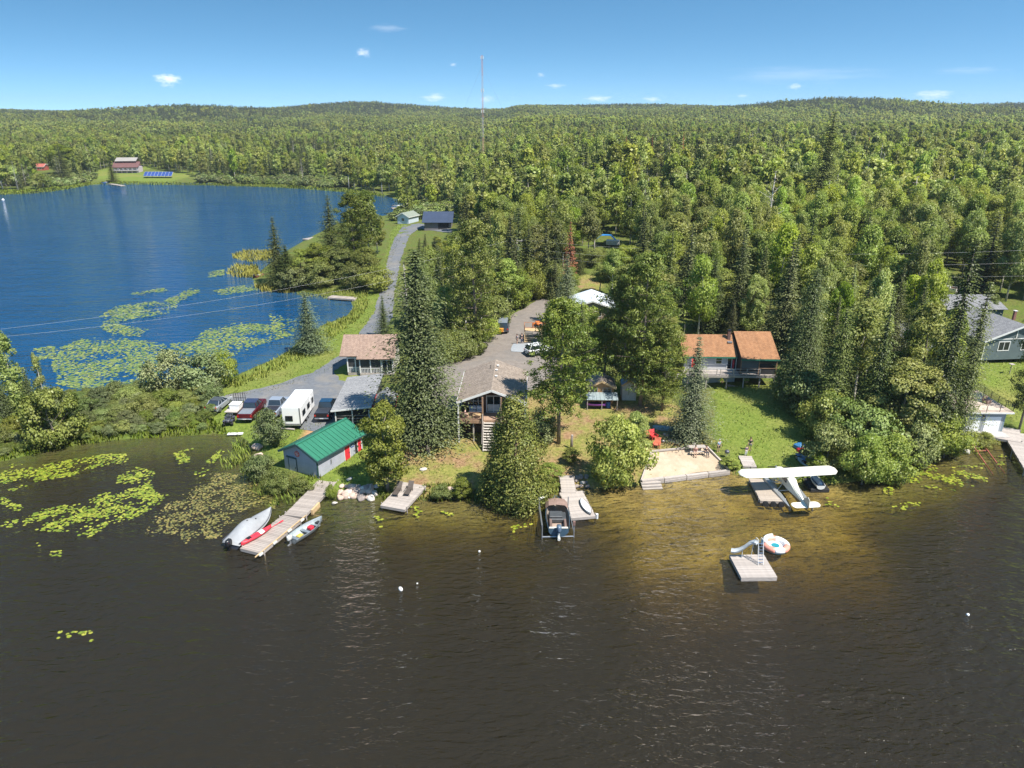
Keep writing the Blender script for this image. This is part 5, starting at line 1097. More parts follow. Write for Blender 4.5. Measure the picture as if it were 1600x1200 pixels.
# marine rails
mr = thing('marine_rails', 'pair of rusty red boat rails running from the boathouse into the water', 'rails', (0, 0, 0)); rustr = plain('rust_red', (.27, .08, .05), .75, 0, .3, 3)
ra, rb = at_z(1512, 684, .6), at_z(1552, 742, -.3); rc, rd_ = at_z(1528, 684, .6), at_z(1570, 740, -.3)
for p, q in ((ra, rb), (rc, rd_)): MB().beam(p, q, .09, .1).build('rail', rustr, mr)
for i in range(4): MB().beam(ra.lerp(rb, i / 8.5) - Vector((.2, 0, .1)), rc.lerp(rd_, i / 8.5) + Vector((.2, 0, -.1)), .14, .1).build('sleeper', plain('red_sleeper', (.30, .10, .07), .8, 0, .3, 3), mr)

# vehicles: the local +y axis points forward
def wheel(t, x, y, r=.36, w=.24):
    o = MB().tube([(x - w / 2, y, r), (x - w * .4, y, r), (x + w * .4, y, r), (x + w / 2, y, r)], [r * .9, r, r, r * .9], 16).build('wheel', tyre, t); s = 1 if x > 0 else -1
    MB().tube([(x + s * w * .3, y, r), (x + s * (w * .5 + .012), y, r)], r * .6, 12).build('rim', rimm, o)
def car(name, label, cat, loc, yaw, paint, kind='suv', L=4.7, w=1.85, roof_c=None, bed=None):
    t = thing(name, label, cat, loc, yaw); h = L / 2
    if kind == 'sedan': prof = [(-h, .35), (-h, .85), (-h + .12, .98), (-h + .9, 1.0), (h - 1.25, .98), (h - .2, .82), (h, .66), (h, .35)]; gb = (-h + .55, h - 1.15, .98); gt = (-h + 1.2, h - 2.0, 1.45)
    elif kind == 'pickup': prof = [(-h, .5), (-h, 1.12), (-h + .06, 1.15), (h - 1.45, 1.18), (h - .25, 1.12), (h, .95), (h, .45)]; gb = (-h + 2.05, h - 1.4, 1.16); gt = (-h + 2.25, h - 2.15, 1.85)
    elif kind == 'van': prof = [(-h, .42), (-h, 1.1), (h - 1.0, 1.12), (h - .2, .95), (h, .75), (h, .4)]; gb = (-h + .02, h - .95, 1.1); gt = (-h + .25, h - 1.75, 1.95)
    else: prof = [(-h, .42), (-h, 1.0), (-h + .08, 1.08), (h - 1.35, 1.05), (h - .2, .92), (h, .75), (h, .4)]; gb = (-h + .06, h - 1.25, 1.06); gt = (-h + .45, h - 2.05, 1.68)
    b = MB(); zs = lambda k: [(y * (1 - .012 * k), .42 + (z - .42) * (1 - .10 * k) if z > .42 else z) for y, z in prof]
    b.loft([[(x, y, z) for y, z in zs(k)] for x, k in ((-w / 2, 1), (-w / 2 + .07, 0), (w / 2 - .07, 0), (w / 2, 1))]); bo = b.build('body', paint, t, bevel=.03)
    x0, x1 = w / 2 - .09, w / 2 - .24
    MB().loft([[(-x0, gb[0], gb[2]), (x0, gb[0], gb[2]), (x0, gb[1], gb[2]), (-x0, gb[1], gb[2])], [(-x1, gt[0], gt[2]), (x1, gt[0], gt[2]), (x1, gt[1], gt[2]), (-x1, gt[1], gt[2])]]).build('windows', plain('car_glass', (.025, .035, .045), .08, 0, .15, 1, 0, .8), t)
    MB().box(-x1 - .03, x1 + .03, gt[0] - .04, gt[1] + .04, gt[2] + .004, gt[2] + .06).build('roof_panel', roof_c or paint, t, bevel=.025)
    p = MB(); e = .012
    for s in (-1, 1):
        for k in (0, 1, .36, .68) if kind != 'pickup' else (0, 1, .5):
            yb = gb[0] + (gb[1] - gb[0]) * k; yt = gt[0] + (gt[1] - gt[0]) * k; p.beam((s * (x0 + e), yb, gb[2]), (s * (x1 + e), yt, gt[2] + .01), .05, .07, up=(0, 1, 0))
    p.build('pillar', paint, t)
    for s in (-1, 1):
        for Y in (-h + L * .19, h - L * .19): wheel(t, s * (w / 2 - .1), Y, .38 if kind == 'pickup' else .34)
        MB().box(s * (w / 2 - .3) - .16, s * (w / 2 - .3) + .16, h - .04, h + .015, .62, .78).build('headlight', plain('lamp_clear', (.7, .72, .72), .15), t); MB().box(s * (w / 2 - .16) - .1, s * (w / 2 - .16) + .1, -h - .015, -h + .05, .75, 1.0).build('tail_light', plain('lamp_red', (.45, .02, .02), .2), t)
        MB().cbox((s * (w / 2 + .06), gb[1] - .35, gb[2] + .05), (.16, .1, .14)).build('mirror', paint, t, bevel=.02)
    chrome = plain('chrome', (.6, .61, .62), .2, .9, .05); dk = plain('dark_trim', (.03, .03, .032), .5)
    MB().box(-w / 2 + .06, w / 2 - .06, -h - .10, -h + .02, .42, .58).build('rear_bumper', chrome if kind == 'pickup' else dk, t, bevel=.03); MB().box(-w / 2 + .08, w / 2 - .08, h - .02, h + .07, .38, .55).build('front_bumper', dk, t, bevel=.03); MB().box(-.25, .25, -h - .112, -h - .1, .46, .56).build('plate', white, t)
    if kind == 'pickup':
        MB().box(-w / 2 + .16, w / 2 - .16, -h + .1, -h + 1.95, 1.155, 1.18).build('bed_cover', bed or dk, t)
        for i in range(3): MB().box(-w / 2 + .18, w / 2 - .18, -h + .12 + i * .62, -h + .16 + i * .62 + .5, 1.182, 1.2).build('cover_panel', bed or dk, t)
    MB().box(-w / 2 + .15, w / 2 - .15, -h + .4, h - .4, .22, .42).build('chassis', dk, t)
    return t
def paintm(nm, c, metal=.35): return plain(nm, c, .25, metal, .05, 1, 0, .6)
def on_ground(px, py, up=0.0): g = ground(px, py); return (g.x, g.y, g.z + .05 + up)
def car_at(X, Y): return (X, Y, gz(X, Y) + .04)
car('parked_car', 'silver hatchback parked at the left end of the row', 'car', car_at(-39.6, 88.8), R(-6), paintm('silver_paint', (.40, .42, .44)), 'sedan', 4.5, 1.8, plain('dark_roof', (.06, .07, .09), .2))
car('pickup_truck', 'dark red pickup truck with grey bed cover beside the quad trailer', 'pickup truck', car_at(-34.5, 87.0), R(0), paintm('maroon_paint', (.115, .008, .012)), 'pickup', 5.8, 2.0, paintm('navy_roof', (.05, .06, .12)), plain('grey_tonneau', (.20, .22, .25), .4))
car('pickup_truck', 'silver blue pickup truck half behind a willow bush', 'pickup truck', car_at(-31.4, 87.6), R(-2), paintm('silver_blue_paint', (.36, .40, .46)), 'pickup', 5.6, 1.95, None, plain('black_tonneau', (.03, .03, .04), .4))
car('parked_car', 'black pickup with blue tinted roof parked close to the grey shed', 'pickup truck', car_at(-24.35, 86.2), R(0), paintm('black_paint', (.014, .016, .022)), 'pickup', 5.6, 1.95, paintm('blue_black', (.02, .07, .14)), plain('black_bed', (.035, .04, .05), .35))
vv = car('parked_van', 'dark grey van with an orange box on its rear beside the driveway', 'van', car_at(-1.5, 119.8), R(-2), paintm('charcoal_paint', (.07, .08, .10)), 'van', 5.4, 2.0, paintm('slate_roof', (.30, .34, .40)))
MB().box(-.75, .15, -3.25, -2.83, .55, 1.15).build('cargo_box', plain('orange_box', (.62, .27, .03), .6), vv, bevel=.02)
car('parked_car', 'white sport utility car at the right side of the driveway', 'car', car_at(4.3, 106.4), R(-62), paintm('white_car_paint', (.78, .79, .80), .0), 'suv', 4.6, 1.85)
# travel trailer
tr = thing('travel_trailer', 'white travel trailer parked on the gravel lot', 'trailer', car_at(-27.65, 84.9), R(0)); tw = plain('trailer_white', (.80, .80, .79), .35, 0, .03, 1)
b = MB(); b.loft([[(x, -3.1, z) for x, z in ((-1.2, .65), (1.2, .65), (1.2, 2.95), (-1.2, 2.95))], [(x, 3.1, z) for x, z in ((-1.2, .65), (1.2, .65), (1.2, 2.95), (-1.2, 2.95))]]); b.build('body', tw, tr, bevel=.07)
for z in (1.05, 1.9): MB().box(1.201, 1.215, -3.0, 3.0, z, z + .05).build('side_moulding', plain('pale_grey_line', (.5, .5, .5), .5), tr)
window(tr, Matrix.Translation((0, -3.1, 0)), -.75, .1, 1.15, 1.75, 2, 1, black_m); tR = Matrix.Translation((1.2, 0, 0)) @ Matrix.Rotation(R(90), 4, 'Z')
window(tr, tR, -2.4, -1.3, 1.5, 2.1, 2, 1, black_m); window(tr, tR, -.2, .8, 1.5, 2.1, 2, 1, black_m); window(tr, tR, 1.9, 2.6, 1.5, 2.1, 1, 1, black_m)
dd = MB().box(1.1, 1.72, -.04, 0, .75, 2.55).build('side_door', tw, tr); dd.matrix_local = tR; MB().box(1.12, 1.2, -.06, -.04, 1.5, 1.62).build('handle', black_m, dd)
for x, y in ((0, -.4), (.2, 1.6), (-.3, 2.3)): MB().cbox((x, y, 3.0), (.36, .36, .1)).build('roof_vent', plain('vent_grey', (.45, .45, .44), .6), tr, bevel=.02)
MB().box(-.45, .45, -1.9, -1.2, 2.96, 3.2).build('air_conditioner', tw, tr, bevel=.08); MB().box(1.0, 1.16, -3.14, -3.1, .7, 2.85).build('corner_strip', plain('strip_dark', (.2, .2, .2), .5), tr); MB().box(-1.1, 1.1, -3.22, -3.1, .5, .64).build('bumper', steel, tr)
for s in (-1, 1):
    for y in (-.55, .3): wheel(tr, s * 1.02, y, .34, .22)
MB().beam((0, 3.1, .5), (0, 4.4, .5), .12).build('tow_bar', black_m, tr); MB().box(-1.0, 1.0, -2.9, 2.9, .45, .63).build('chassis', black_m, tr)
# quad on utility trailer, white ice box
ut = thing('utility_trailer', 'small utility trailer with an upright black mesh ramp', 'trailer', car_at(-37.0, 87.8), R(-3))
MB().box(-.85, .85, -1.6, 1.6, .45, .55).build('bed', wood_g, ut)
for s in (-1, 1): wheel(ut, s * .95, 0, .3, .2)
b = MB()
for i in range(6): b.box(-.85 + i * .32, -.80 + i * .32, 1.55, 1.6, .5, 2.0)
for z in (.55, 1.25, 1.95): b.box(-.85, .82, 1.6, 1.65, z, z + .05)
b.build('ramp', black_m, ut)
wb = thing('white_box', 'white plastic deck box standing on the utility trailer', 'box', (-36.85, 87.6, gz(-37, 87.6) + .6), R(-3)); MB().box(-.65, .65, -.6, .6, 0, .6).build('bin', wvin, wb, bevel=.03); MB().box(-.69, .69, -.64, .64, .61, .72).build('lid', wvin, wb, bevel=.02)
def quad(name, label, loc, yaw, m, extra=None):
    t = thing(name, label, 'quad bike', loc, yaw)
    MB().loft([[(x * s, y, z) for x, z in ((-.3, .4), (.3, .4), (.25, zt), (-.25, zt))] for y, s, zt in ((-.9, .9, .75), (-.3, .8, .8), (.2, .8, .85), (.9, .9, .72))]).build('body', m, t, True)
    for s in (-1, 1):
        for y in (-.62, .62): wheel(t, s * .48, y, .3, .26); MB().cbox((s * .48, y, .66), (.34, .66, .07)).build('fender', m, t, bevel=.03)
    MB().box(-.2, .2, -.6, .15, .82, .95).build('seat', black_m, t, bevel=.05); MB().tube([(-.4, .35, 1.15), (0, .45, 1.08), (.4, .35, 1.15)], .03, 6).build('handlebar', black_m, t)
    for y in (-.85, .85):
        b = MB()
        for i in range(4): b.box(-.35 + i * .22, -.32 + i * .22, y - .25, y + .25, .86, .89)
        b.box(-.38, .38, y - .27, y - .24, .86, .9).box(-.38, .38, y + .24, y + .27, .86, .9); b.build('rack', steel, t)
    return t
quad('quad_bike', 'dark quad bike parked behind the red pickup', car_at(-36.6, 84.2), R(10), plain('quad_dark', (.05, .05, .07), .4))
q = quad('quad_bike', 'blue quad bike with black cover and red cargo box beside the right lawn', on_ground(1256, 722), R(-165), plain('quad_blue', (.10, .22, .42), .4))
MB().box(-.42, .42, -1.15, -.55, .92, 1.25).build('cargo_box', red_p, q, bevel=.03); MB().box(-.45, .45, -.6, .3, 1.0, 1.4).build('cover', plain('black_cover', (.03, .03, .03), .8), q, bevel=.12)
g_ = on_ground(1250, 700); tp_ = thing('blue_tarp_stack', 'small stack under a blue tarp behind the quad bike', 'tarp', g_, R(25)); MB().loft([[(x * s, y * s, z) for x, y in ((-.6, -.5), (.6, -.5), (.65, .5), (-.6, .55))] for z, s in ((0, 1), (.35, .95), (.6, .4))]).build('tarp', plain('tarp_blue', (.05, .20, .42), .55, 0, .15, 3), tp_); MB().box(-.5, .5, -.45, .45, 0, .3).build('crate', wood_g, tp_)
g_ = on_ground(1262, 730); bt = thing('dinghy', 'narrow pale blue dinghy leaning on the bank below the quad bike', 'boat', g_, R(28)); hull_part(bt, 3.0, 1.0, .4, plain('dinghy_blue', (.32, .45, .56), .4), white)
# tractor by the pines, wooden stair
tc_ = thing('orange_tractor', 'small orange tractor half hidden by the pine beside the driveway', 'tractor', car_at(4.9, 118.2), R(20)); om = plain('tractor_orange', (.60, .16, .03), .45)
MB().box(-.4, .4, .0, 1.6, .6, 1.25).build('hood', om, tc_, bevel=.08); MB().box(-.5, .5, -.9, 0, .55, .8).build('platform', black_m, tc_); MB().box(-.28, .28, -.8, -.25, .8, 1.3).build('seat', black_m, tc_, bevel=.05)
for s in (-1, 1):
    wheel(tc_, s * .65, -.5, .62, .35); wheel(tc_, s * .55, 1.2, .36, .25); MB().beam((s * .5, -.95, .6), (s * .5, -.95, 2.1), .07).build('roll_bar', black_m, tc_); MB().cbox((s * .62, -.5, 1.28), (.36, .9, .06)).build('fender', om, tc_)
MB().beam((-.5, -.95, 2.1), (.5, -.95, 2.1), .07).build('roll_bar', black_m, tc_); MB().box(-.7, .7, 1.9, 2.1, .2, .8).build('loader_bucket', om, tc_)
ws = thing('wooden_stair', 'new wooden stair and landing with rails at the driveway side', 'stairs', on_ground(828, 536), R(0)); ws.location.y += 2.2
planks(ws, -.9, 2.2, 0, 1.8, 1.35, wood_y, .2); stairs(ws, -.9, .5, 0, 1.35, -1.9, 0, 5, wood_y); railing(ws, [(-.85, .05, 1.35), (-.85, 1.75, 1.35), (2.15, 1.75, 1.35)], 1.0, plain('red_wood', (.40, .18, .09), .7), 2, 1.2)
for x, y in ((-.8, .1), (-.8, 1.7), (2.1, .1), (2.1, 1.7)): MB().box(x - .06, x + .06, y - .06, y + .06, -.3, 1.3).build('post', wood_y, ws)
gg = on_ground(946, 383); tb = thing('tarp_shelter', 'blue and white tarp shelter in a gap of the forest', 'tarp', gg, R(-12)); MB().loft([[(-2.4, y, 1.2), (-1.2, y, 2.3), (1.2, y, 2.3), (2.4, y, 1.2)] for y in (0, 2.6)], False, False).build('blue_tarp', plain('tarp_bright', (.03, .22, .55), .5, 0, .1, 1), tb); MB().box(.2, 3.6, -1.6, -.1, .2, 1.5).build('white_tarp', white, tb, bevel=.15)
for x in (-2.4, 2.4):
    for y in (0, 2.6): MB().tube([(x, y, 0), (x, y, 1.2)], .06, 6).build('pole', steel, tb)

# mast, poles and wires
mx_ = at_z(755, 205, 12); mz = gz(mx_.x * 1.0, 440); M0 = thing('radio_mast', 'tall red and grey lattice radio mast above the forest', 'radio mast', ((755 - 800) / CF * (440 * math.cos(CP) + 20 * math.sin(CP)), 440, mz))
ht = height_for(86, 440) - mz; mk = [plain('mast_grey', (.46, .42, .42), .5, .3, .1, 1), plain('mast_red', (.50, .26, .23), .5, 0, .1, 1)]
for k in range(6):
    z0, z1 = ht * k / 6, ht * (k + 1) / 6; b = MB()
    for j in range(3): a = j * 2.094; b.tube([(.42 * math.cos(a), .42 * math.sin(a), z0), (.42 * math.cos(a), .42 * math.sin(a), z1)], .08, 5)
    n_ = 7
    for i in range(n_):
        za = z0 + (z1 - z0) * i / n_; zb = z0 + (z1 - z0) * (i + 1) / n_
        for j in range(3): a = j * 2.094; c2 = (j + 1) * 2.094; b.tube([(.42 * math.cos(a), .42 * math.sin(a), za), (.42 * math.cos(c2), .42 * math.sin(c2), zb)], .045, 4)
    b.build('lattice_section', mk[k % 2], M0)
for z, s in ((ht * .98, .7), (ht * .72, .9), (ht * .55, .8)):
    an = MB().tube([(.6, -.3, z - s), (.6, -.3, z + s)], .22, 8); an.tube([(-.6, -.3, z - s), (-.6, -.3, z + s)], .2, 8); an.build('antenna', white, M0)
b = MB()
for j in range(3):
    a = j * 2.094 + .5
    for z in (.92, .6): b.tube([(0, 0, ht * z), (34 * math.cos(a), 34 * math.sin(a), 0)], .025, 4)
b.build('guy_wire', steel, M0)
def pole(name, label, x, y, h, r=.13, arm=True, m=None):
    z = gz(x, y); t = thing(name, label, 'pole', (x, y, z)); MB().tube([(0, 0, -.5), (0, 0, h)], [r * 1.2, r * .8], 8).build('shaft', m or wood_g, t, True)
    if arm:
        MB().cbox((0, 0, h - .7), (2.2, .12, .12)).build('crossarm', wood_g, t)
        for x_ in (-1, 0, 1): MB().tube([(x_, 0, h - .64), (x_, 0, h - .42)], .05, 6).build('insulator', white, t)
        MB().tube([(.28, -.2, h - 2.6), (.28, -.2, h - 1.6)], .2, 10).build('transformer', steel, t)
    return Vector((x, y, z + h))
pA = pole('utility_pole', 'wooden utility pole with crossarm and transformer above the driveway trees', 1.0, 146, 11.5)
pole('light_pole', 'thin pale pole standing at the edge of the driveway trees', -7.2, 107.0, 5.6, .08, False, plain('pale_pole', (.58, .54, .48), .7))
pB = Vector((-98, 92, 8.5)); pC = Vector((92, 118, 17.6))
pole('utility_pole', 'wooden utility pole outside the left edge carrying the wires over the bay', -98, 92, 8.5); pole('utility_pole', 'wooden utility pole in the wood beyond the right edge', 92, 118, pC.z - gz(92, 118))
def wire(label, a, b, sag, off=0, r=.008):
    pts = [a.lerp(b, i / 24) + Vector((0, 0, -sag * 4 * (i / 24) * (1 - i / 24) + off)) for i in range(25)]
    tag(MB().tube(pts, r, 4).build('power_line', plain('wire_pale', (.45, .45, .44), .5, .2), None), label, 'wire')
wire('upper power line crossing the left bay', pB + Vector((0, .9, -.6)), pA + Vector((-1, 0, -.5)), 2.6); wire('lower power line crossing the left bay', pB + Vector((0, -.9, -.6)), pA + Vector((0, -1.2, -2.4)), 3.2)
wire('upper power line running right in front of the forest', pA + Vector((1, 0, -.5)), pC + Vector((0, .5, -.5)), 1.8); wire('middle power line running right in front of the forest', pA + Vector((1, 0, -2.2)), pC + Vector((0, -.5, -2.4)), 1.9); wire('lowest power line running right in front of the forest', pA + Vector((1, 0, -3.4)), pC + Vector((0, -1, -4.6)), 2.0)

# rocks, stumps, furniture
def rock(label, px, py, s, m, group=None, flat=.65):
    g = ground(px, py); rs = np.random.RandomState(int(px * 7 + py)); bm = bmesh.new(); bmesh.ops.create_icosphere(bm, subdivisions=3, radius=1)
    ph = rs.uniform(0, 6, 9); ax = [Vector(rs.normal(0, 1, 3)).normalized() for _ in range(7)]; cut = rs.uniform(.55, .85, 7)
    for v in bm.verts:
        d = v.co.copy()
        for a, c in zip(ax, cut):
            e = d.dot(a)
            if e > c: d -= a * (e - c) * .85
        d *= 1 + .05 * math.sin(d.x * 5 + ph[0]) + .05 * math.sin(d.y * 6 + ph[1]); v.co = Vector((d.x * s * rs.uniform(1.0, 1.02), d.y * s * .8, d.z * s * flat))
    me = bpy.data.meshes.new('rock'); bm.to_mesh(me); bm.free(); me.materials.append(m); me.shade_smooth()
    o = link('rock', me, None, (g.x, g.y, g.z + s * flat * .35), (0, 0, rs.uniform(0, 6))); tag(o, label, 'rock', group); return o
rk = plain('pink_granite', (.50, .38, .31), .85, 0, .25, 2.5, .5); rk2 = plain('pale_granite', (.52, .48, .43), .85, 0, .25, 2.5, .5); rk3 = plain('dark_granite', (.26, .22, .20), .85, 0, .3, 2.5, .5)
rock('upper pink boulder at the water left of the boathouse', 402, 701, .8, rk); rock('lower pink boulder at the water left of the boathouse', 404, 715, .75, rk); rock('pale flat stone on the dry slope above the sun deck', 662, 734, .5, rk2, None, .35); rock('white stone on the shore before the boathouse gable', 465, 752, .35, rk2)
rock('flat white stone by the landward end of the long dock', 546, 749, .4, rk2, None, .3); rock('pale rock at the foot of the red boat rails', 1509, 707, .55, rk2); rock('stone under water beside the riprap', 523, 787, .3, rk2); rock('stone on the bank above the waterline below the cottage', 704, 767, .55, rk)
for i in range(26): rock('pinkish granite stone in the bank of rocks right of the long dock', 534 + (i % 9) * 6.6 + rng.uniform(-2, 2), 762 + (i // 9) * 8 + rng.uniform(-2, 2), rng.uniform(.28, .62), rng.choice((rk, rk, rk2, rk3)), 'bank of granite stones')
for i in range(12): rock('dark stone in the shade right of the gangway', 893 + (i % 4) * 8 + rng.uniform(-2, 2), 746 + (i // 4) * 8 + rng.uniform(-2, 2), rng.uniform(.22, .45), rng.choice((rk2, rk3, rk3)), 'stones beside the gangway')
for i in range(14): rock('field stone in the dark heap behind the red chairs', 1036 + (i % 7) * 8 + rng.uniform(-3, 3), 682 + (i // 7) * 9 + rng.uniform(-3, 3), rng.uniform(.15, .35), rng.choice((rk2, rk3, rk3)), 'stones of the brush heap')
def stump(label, px, py, h, r):
    g = ground(px, py); t = thing('tree_stump', label, 'stump', (g.x, g.y, g.z)); MB().tube([(0, 0, -.2), (0, 0, h * .5), (.03, .02, h)], [r * 1.25, r, r * .9], 9).build('trunk', bark_grey, t, True); MB().tube([(.03, .02, h), (.03, .02, h + .02)], r * .8, 9).build('cut_face', wood_g, t)
stump('tall grey stump standing on the dry slope near the round bush', 893, 701, 1.75, .16); stump('short grey stump below the big spruce', 669, 709, 1.0, .2)
gp = ground(368, 680); wp = thing('white_plank', 'white plank lying at the water left of the boulders', 'plank', (gp.x, gp.y, gp.z + .15), R(4)); MB().box(-.95, .95, -.28, .28, 0, .1).build('board', white, wp, bevel=.01)
gl_ = on_ground(450, 672); lg_ = thing('grey_log', 'weathered log lying in grass behind the travel trailer', 'log', gl_, R(80)); MB().tube([(0, -.9, .12), (0, .9, .14)], [.12, .1], 8).build('trunk', wood_g, lg_)
def chair_adk(label, px, py, yaw, m):
    t = thing('garden_chair', label, 'chair', on_ground(px, py, -.03), yaw)
    for i in range(5): MB().beam((-.28 + i * .14, -.25, .36), (-.32 + i * .16, -.62, 1.05), .12, .03, up=(0, 1, 0)).build('back_slat', m, t)
    for i in range(4): MB().box(-.3, .3, -.22 + i * .16, -.08 + i * .16, .36 + i * .02, .39 + i * .02).build('seat_slat', m, t)
    for s in (-1, 1): MB().box(s * .36 - .07, s * .36 + .07, -.4, .45, .58, .61).build('armrest', m, t); MB().box(s * .36 - .03, s * .36 + .03, .32, .38, 0, .58).build('front_leg', m, t); MB().beam((s * .33, .35, .36), (s * .33, -.6, .02), .04, .1).build('rear_leg', m, t)
rc_ = plain('chair_red', (.66, .05, .05), .5, 0, .06); ro_ = plain('chair_coral', (.62, .15, .09), .5, 0, .08)
chair_adk('bright red garden chair nearest the spruce at the beach corner', 1021, 686, R(200), rc_); chair_adk('coral red garden chair closest to the sand', 1026, 699, R(160), ro_); chair_adk('red garden chair left of the shrubs before the beach', 973, 687, R(150), ro_); chair_adk('faded rust chair between the two leafy shrubs', 988, 682, R(190), plain('chair_rust', (.38, .14, .08), .6)); chair_adk('red chair back half hidden behind the bright red garden chair', 1013, 683, R(230), ro_)
def lounger(label, dx, dy):
    t = thing('lounge_chair', label, 'lounge chair', (ds.location.x + dx, ds.location.y + dy, .6), R(170)); m = plain('lounger_brown', (.085, .07, .06), .7, 0, .2, 4)
    MB().box(-.3, .3, -.5, .9, .28, .33).build('seat', m, t); MB().beam((0, -.5, .32), (0, -1.05, .85), .58, .04).build('backrest', m, t)
    for s in (-1, 1):
        for y in (-.45, .8): MB().box(s * .28 - .03, s * .28 + .03, y - .03, y + .03, 0, .28).build('leg', m, t)
        MB().box(s * .32 - .03, s * .32 + .03, -.5, .2, .48, .52).build('armrest', m, t)
lounger('left brown lounge chair on the sun deck', -.75, .5); lounger('right brown lounge chair on the sun deck', .45, .6)
pt = thing('picnic_table', 'grey wooden picnic table at the back edge of the sand', 'picnic table', on_ground(1088, 707), R(3))
for i in range(5): MB().box(-1.0, 1.0, -.39 + i * .16, -.25 + i * .16, .72, .76).build('top_board', dockw2, pt)
for s in (-1, 1):
    MB().box(-1.0, 1.0, s * .75 - .14, s * .75 + .14, .42, .46).build('seat_board', dockw2, pt)
    for x in (-.75, .75): MB().beam((x, s * .3, .72), (x, s * .7, 0), .09, .05, up=(1, 0, 0)).build('leg', dockw2, pt)
for x in (-.75, .75): MB().box(x + .055, x + .10, -.85, .85, .36, .42).build('crossbar', dockw2, pt)
gr = thing('charcoal_grill', 'small round charcoal grill on legs at the sand corner', 'grill', on_ground(1135, 715)); MB().ball((0, 0, .72), (.3, .3, .24), 12, 8).build('kettle', plain('grill_grey', (.12, .12, .13), .4, .3), gr, True)
for k in range(3): a = k * 2.1; MB().tube([(.18 * math.cos(a), .18 * math.sin(a), .6), (.34 * math.cos(a), .34 * math.sin(a), 0)], .02, 5).build('leg', steel, gr)
MB().tube([(-.1, 0, .97), (.1, 0, .97)], .02, 5).build('handle', black_m, gr)
ro2 = on_ground(1036, 671); rb2 = thing('grey_rowing_shell', 'upturned blue grey dinghy behind the red chairs', 'boat', ro2, R(75)); r_ = hull(2.6, 1.0, .45, 13, 10); MB().loft([[(x, y, .45 - z) for x, y, z in q] for q in r_], False, False).build('hull', plain('shell_blue', (.22, .32, .36), .5), rb2, True); MB().box(-.03, .03, -1.1, 1.1, .44, .48).build('keel', wood_g, rb2)
bdt = thing('bird_table', 'small bird table on a post in the right lawn', 'bird table', on_ground(1577, 585)); MB().tube([(0, 0, 0), (0, 0, 1.5)], .05, 6).build('post', wood_g, bdt); MB().cbox((0, 0, 1.55), (.6, .6, .08)).build('tray', wood_g, bdt)
for i, (x, y) in enumerate(((24.9, 91.7),)): pass
# deck furniture of the lake cottage
dkz = 4.0
sf = thing('garden_sofa', 'dark wicker sofa with white cushions on the cottage deck', 'sofa', (-4.35, 79.25, dkz), R(-1.5)); MB().box(-.9, .9, -.35, .4, 0, .38).build('base', plain('wicker_dark', (.06, .05, .045), .8, 0, .3, 12), sf, bevel=.03); MB().box(-.9, .9, .25, .42, .38, .8).build('backrest', MATS['wicker_dark'], sf)
for x in (-.45, .45): MB().box(x - .42, x + .42, -.33, .2, .385, .52).build('seat_cushion', plain('cushion_white', (.62, .63, .65), .9), sf, bevel=.04); MB().box(x - .42, x + .42, .1, .25, .53, .95).build('back_cushion', MATS['cushion_white'], sf, bevel=.04)
ct = thing('coffee_table', 'low pale coffee table in front of the deck sofa', 'table', (-4.2, 78.2, dkz), 0); MB().box(-.5, .5, -.3, .3, .36, .41).build('table_top', wood_y, ct, bevel=.01)
for x in (-.44, .44):
    for y in (-.24, .24): MB().box(x - .03, x + .03, y - .03, y + .03, 0, .36).build('leg', wood_y, ct)
chd = thing('deck_chair', 'dark wooden armchair at the left end of the cottage deck', 'chair', (-5.75, 78.1, dkz), R(-90)); MB().box(-.35, .35, -.3, .35, .3, .4).build('seat', MATS['wicker_dark'], chd); MB().box(-.35, .35, -.38, -.28, .3, .95).build('backrest', MATS['wicker_dark'], chd)
for s in (-1, 1): MB().box(s * .36 - .04, s * .36 + .04, -.35, .35, .55, .6).build('armrest', MATS['wicker_dark'], chd); MB().box(s * .32 - .03, s * .32 + .03, .27, .33, 0, .3).build('leg', MATS['wicker_dark'], chd); MB().box(s * .32 - .03, s * .32 + .03, -.33, -.27, 0, .3).build('leg', MATS['wicker_dark'], chd)

# people: one skinned body each, clothes and hair on top
def skin_mesh(name, joints, bones, m, root=0, sub=1):
    me = bpy.data.meshes.new(name); me.from_pydata([j[0] for j in joints], bones, []); o = bpy.data.objects.new(name, me); col.objects.link(o)
    s = o.modifiers.new('skin', 'SKIN'); s.use_smooth_shade = True
    for v, j in zip(me.skin_vertices[0].data, joints): v.radius = (j[1], j[1] * (j[2] if len(j) > 2 else 1)); v.use_root = False
    me.skin_vertices[0].data[root].use_root = True
    q = o.modifiers.new('sub', 'SUBSURF'); q.levels = sub; q.render_levels = sub
    dg = bpy.context.evaluated_depsgraph_get(); nm = bpy.data.meshes.new_from_object(o.evaluated_get(dg)); bpy.data.objects.remove(o); nm.name = name; nm.materials.clear(); nm.materials.append(m); nm.shade_smooth(); return nm
skin_m = plain('skin_tone', (.52, .33, .24), .6, 0, .06); skin_d = plain('tanned_skin', (.40, .24, .17), .6, 0, .06)
